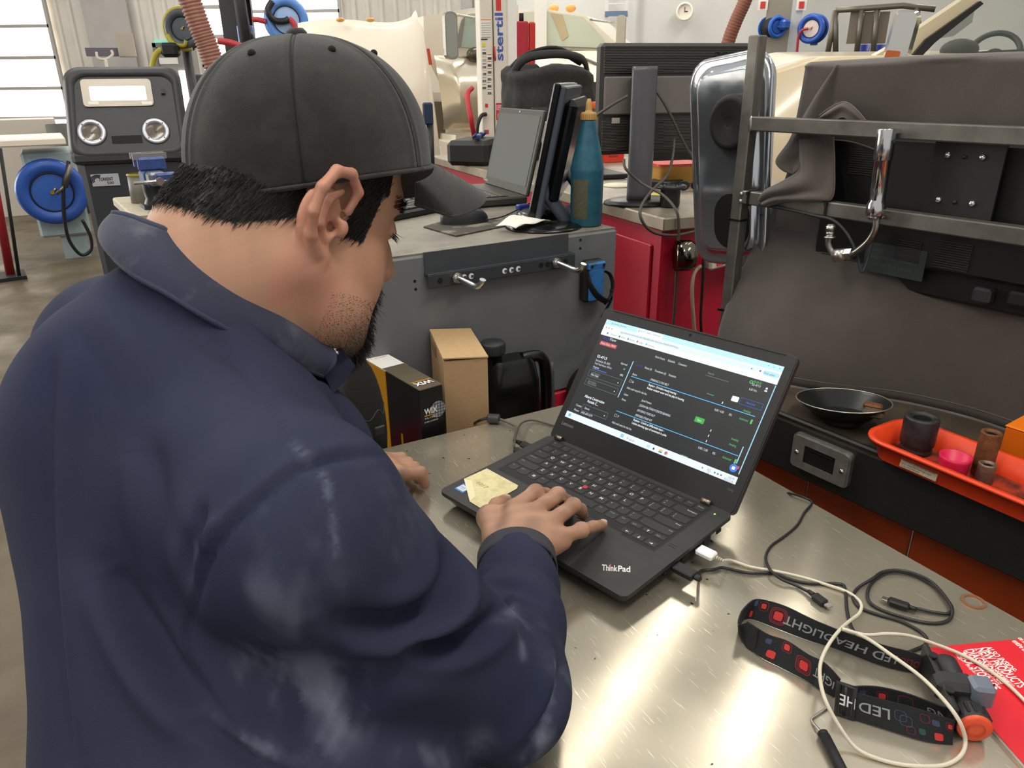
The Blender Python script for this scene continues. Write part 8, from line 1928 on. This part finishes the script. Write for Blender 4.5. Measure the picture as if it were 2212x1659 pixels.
# boots
for hh in (hipR, hipL):
    fx, fy = hh[0] - .05, hh[1] - .05; T_ = frame((fx, fy, 0), BF)
    b = MB(); loft(b, [[(x + .05, y, 0) for x, y in rrect(.29, .105, .05, 6)], [(x + .05, y, .03) for x, y in rrect(.29, .105, .05, 6)], [(x*.95 + .045, y, .07) for x, y in rrect(.27, .10, .05, 6)], [(x*.55 - .01, y, .11) for x, y in rrect(.25, .095, .045, 6)], [(x*.5 - .02, y, .20) for x, y in rrect(.23, .09, .045, 6)]]); b.build('boot', M('boot_brown', '#3a2c22', .6), per, T_)

# ---- cap
cap_m = M('cap_black', '#211f1e', .9, var=.12, vscale=20, col2='#3a3733', thr=.60, soft=.16, bump=.4, bscale=1200, sheen=.2)
CC = A3([-.1800, .7060, 1.423]); CA, CB, CHt = .1165, .0905, .116
SEAMS = [i*PI/3 for i in range(6)]
def crown(u, v):
    a = 2*PI*u; t = v*PI/2                                        # v 0 rim .. 1 top
    ex = .82; r = math.cos(t)**ex; z = math.sin(t)**.92
    fx = CA*math.cos(a)*r*(1.0 + (.05 if math.cos(a) > 0 else .0)*math.cos(a)*math.sin(t*2)); ry = CB*math.sin(a)*r
    s_ = min(abs(math.atan2(math.sin(a - q), math.cos(a - q))) for q in SEAMS); w_ = s_*max(.02, r)
    bmp = .0014*math.exp(-((w_ - .045)/.022)**2) - .0016*math.exp(-(w_/.016)**2)
    k = 1 + bmp/.09
    zz = CHt*z*(1 + bmp*4) - .004*math.cos(2*a)*(1 - v) + .003*math.cos(a)*(1 - v)
    p = CC + FH*(fx*k - .004*z) + RT*ry*k*-1 + A3([0, 0, zz]); return tuple(p)
cp_ = MB(); cp_.grid(crown, 180, 56, closed_u=True); crn = cp_.build('cap', cap_m, per); sl_ = crn.modifiers.new('s', 'SOLIDIFY'); sl_.thickness = .0018; sl_.offset = -1
topc = CC + FH*-.004 + A3([0, 0, CHt - .002])
MB().lathe([(0, .0075), (.006, .007), (.0088, .004), (.0092, 0), (.0085, -.002)], 20, Matrix.Translation(topc)).build('cap_button', cap_m, crn)
b = MB()
for off in (-.011, .011):
    for q in SEAMS: b.tube([Vector(crown((q + off/(max(.12, math.cos(v_*PI/2))))/(2*PI) % 1, v_)) for v_ in [i/30*.93 for i in range(31)]], .0006, 4, k=1)
b.build('seam_stitching', M('cap_thread', '#2a2826', .9), crn)
for q in (-PI/2, -PI/6, -5*PI/6, PI/2): p = Vector(crown((q/(2*PI)) % 1, .66)); MB().ell(p, (.0034, .0034, .0034)).build('eyelet', M('eyelet_black', '#171615', .9), crn)
b = MB(); b.tube([Vector(crown(i/120, 0.0)) for i in range(120)], .0022, 6, k=1, closed=True); b.build('rim_band', cap_m, crn)
def brim(u, v):
    a = (-1 + 2*u)*1.12; w_ = math.sin(a)*CB*1.02; x0 = CA*math.cos(a)*1.02
    ext = .079*math.cos((u - .5)*2*1.25)**.55 if abs(u - .5) < .5 else 0; ext = max(.004, ext)
    x = x0 + ext*v; dr = -.034*(ext*v/.072)**1.15 - .034*(abs(math.sin(a))**2.2)*(.30 + .7*v)
    return tuple(CC + FH*x + RT*-w_*(1 - .10*v) + A3([0, 0, dr + .001]))
b = MB(); b.grid(brim, 60, 18); bm_ = b.build('brim', cap_m, crn); s2 = bm_.modifiers.new('s', 'SOLIDIFY'); s2.thickness = .0030; s2.offset = 0
b = MB(); b.tube([brim(i/60, 1.0) for i in range(61)], .0021, 6, k=1)
b.build('brim_edge', cap_m, crn)
b = MB()
for v_ in (.2, .35, .5, .65, .8): b.tube([Vector(brim(.06 + .88*i/50, v_)) + Vector((0, 0, .0016)) for i in range(51)], .0005, 4, k=1)
b.build('brim_stitching', M('cap_thread'), crn)

# ---- hair, beard, brows: tapered strands rooted on the skin
def strands(name, roots, nrm_, dirs, lens, rad, mt_, seg=3, droop=.3):
    n = len(roots); t = dirs/(np.linalg.norm(dirs, axis=1, keepdims=True) + 1e-9); s_ = np.cross(t, nrm_); s_ /= (np.linalg.norm(s_, axis=1, keepdims=True) + 1e-9); w_ = np.cross(s_, t)
    Vs = []; 
    for j in range(seg + 1):
        f = j/seg; c_ = roots + t*(lens*f)[:, None] - nrm_*(droop*lens*f*f)[:, None]; r = rad*(1 - .85*f)
        for a in range(3): Vs.append(c_ + (s_*math.cos(2.094*a) + w_*math.sin(2.094*a))*r)
    Vs = np.stack(Vs, 1).reshape(-1, 3); m_ = (seg + 1)*3
    loc = np.array([(j*3 + a, j*3 + (a+1) % 3, j*3 + 3 + (a+1) % 3, j*3 + 3 + a) for j in range(seg) for a in range(3)])
    Qs = (np.arange(n)[:, None, None]*m_ + loc[None]).reshape(-1, 4)
    o = npmesh(name, Vs, Qs, mt_, per); tag(o, kind='stuff'); return o
hair_m = M('hair_black', '#15120f', .42, spec=.5)
def pick(mask, n, seed):
    ii = np.flatnonzero(mask); r = np.random.default_rng(seed); return r.choice(ii, min(n, len(ii)), replace=True)
r_ = np.random.default_rng(3)
hm = hairm & (BV[:, 2] < 1.440)
ii = pick(hm, 15000, 4); dn_ = -HU*.75 - HFv*.45 + BN[ii]*.16 + r_.normal(size=(len(ii), 3))*.09
strands('hair', BV[ii] + r_.normal(size=(len(ii), 3))*.001, BN[ii], dn_, r_.uniform(.005, .012, len(ii)), .00040, hair_m)
bm2 = head & ((BH[:, 2] < -.080) & (BH[:, 0] > .040) & (BH[:, 2] > -.135) & (np.abs(BH[:, 1]) < .040) | (BH[:, 0] > .080) & (BH[:, 2] < -.040) & (BH[:, 2] > -.058) & (np.abs(BH[:, 1]) < .03) | (BH[:, 0] > .070) & (BH[:, 2] < -.058) & (np.abs(BH[:, 1]) > .016) & (np.abs(BH[:, 1]) < .034))
ii = pick(bm2, 4200, 6); dn_ = BN[ii]*.6 + HFv*.25 - HU*.6 + r_.normal(size=(len(ii), 3))*.25
strands('beard', BV[ii], BN[ii], dn_, r_.uniform(.008, .022, len(ii)), .0005, hair_m)
sm_ = head & (BH[:, 2] < -.058) & (BH[:, 0] > .012) & (np.abs(BH[:, 1]) > .02)
ii = pick(sm_, 5200, 8); dn_ = BN[ii]*.5 - HU*.5 + HFv*.3 + r_.normal(size=(len(ii), 3))*.3
strands('stubble', BV[ii], BN[ii], dn_, r_.uniform(.0008, .0022, len(ii)), .0002, hair_m, 2)
eb2 = head & (np.abs(BH[:, 2] - .036) < .006) & (BH[:, 0] > .060) & (np.abs(BH[:, 1]) > .012) & (np.abs(BH[:, 1]) < .052)
ii = pick(eb2, 500, 9); dn_ = BN[ii]*.3 + RT*np.sign(BH[ii, 1])[:, None]*.6 + HU*.2 + r_.normal(size=(len(ii), 3))*.15
strands('eyebrows', BV[ii], BN[ii], dn_, r_.uniform(.006, .011, len(ii)), .0004, hair_m)
el = head & (np.abs(BH[:, 2] - .008) < .0025) & (BH[:, 0] > .082) & (np.abs(BH[:, 1]) > .018) & (np.abs(BH[:, 1]) < .046)
ii = pick(el, 140, 10); dn_ = HFv*.8 + BN[ii]*.3 - HU*.25 + r_.normal(size=(len(ii), 3))*.1
strands('eyelashes', BV[ii], BN[ii], dn_, r_.uniform(.004, .008, len(ii)), .0003, hair_m, droop=-.3)
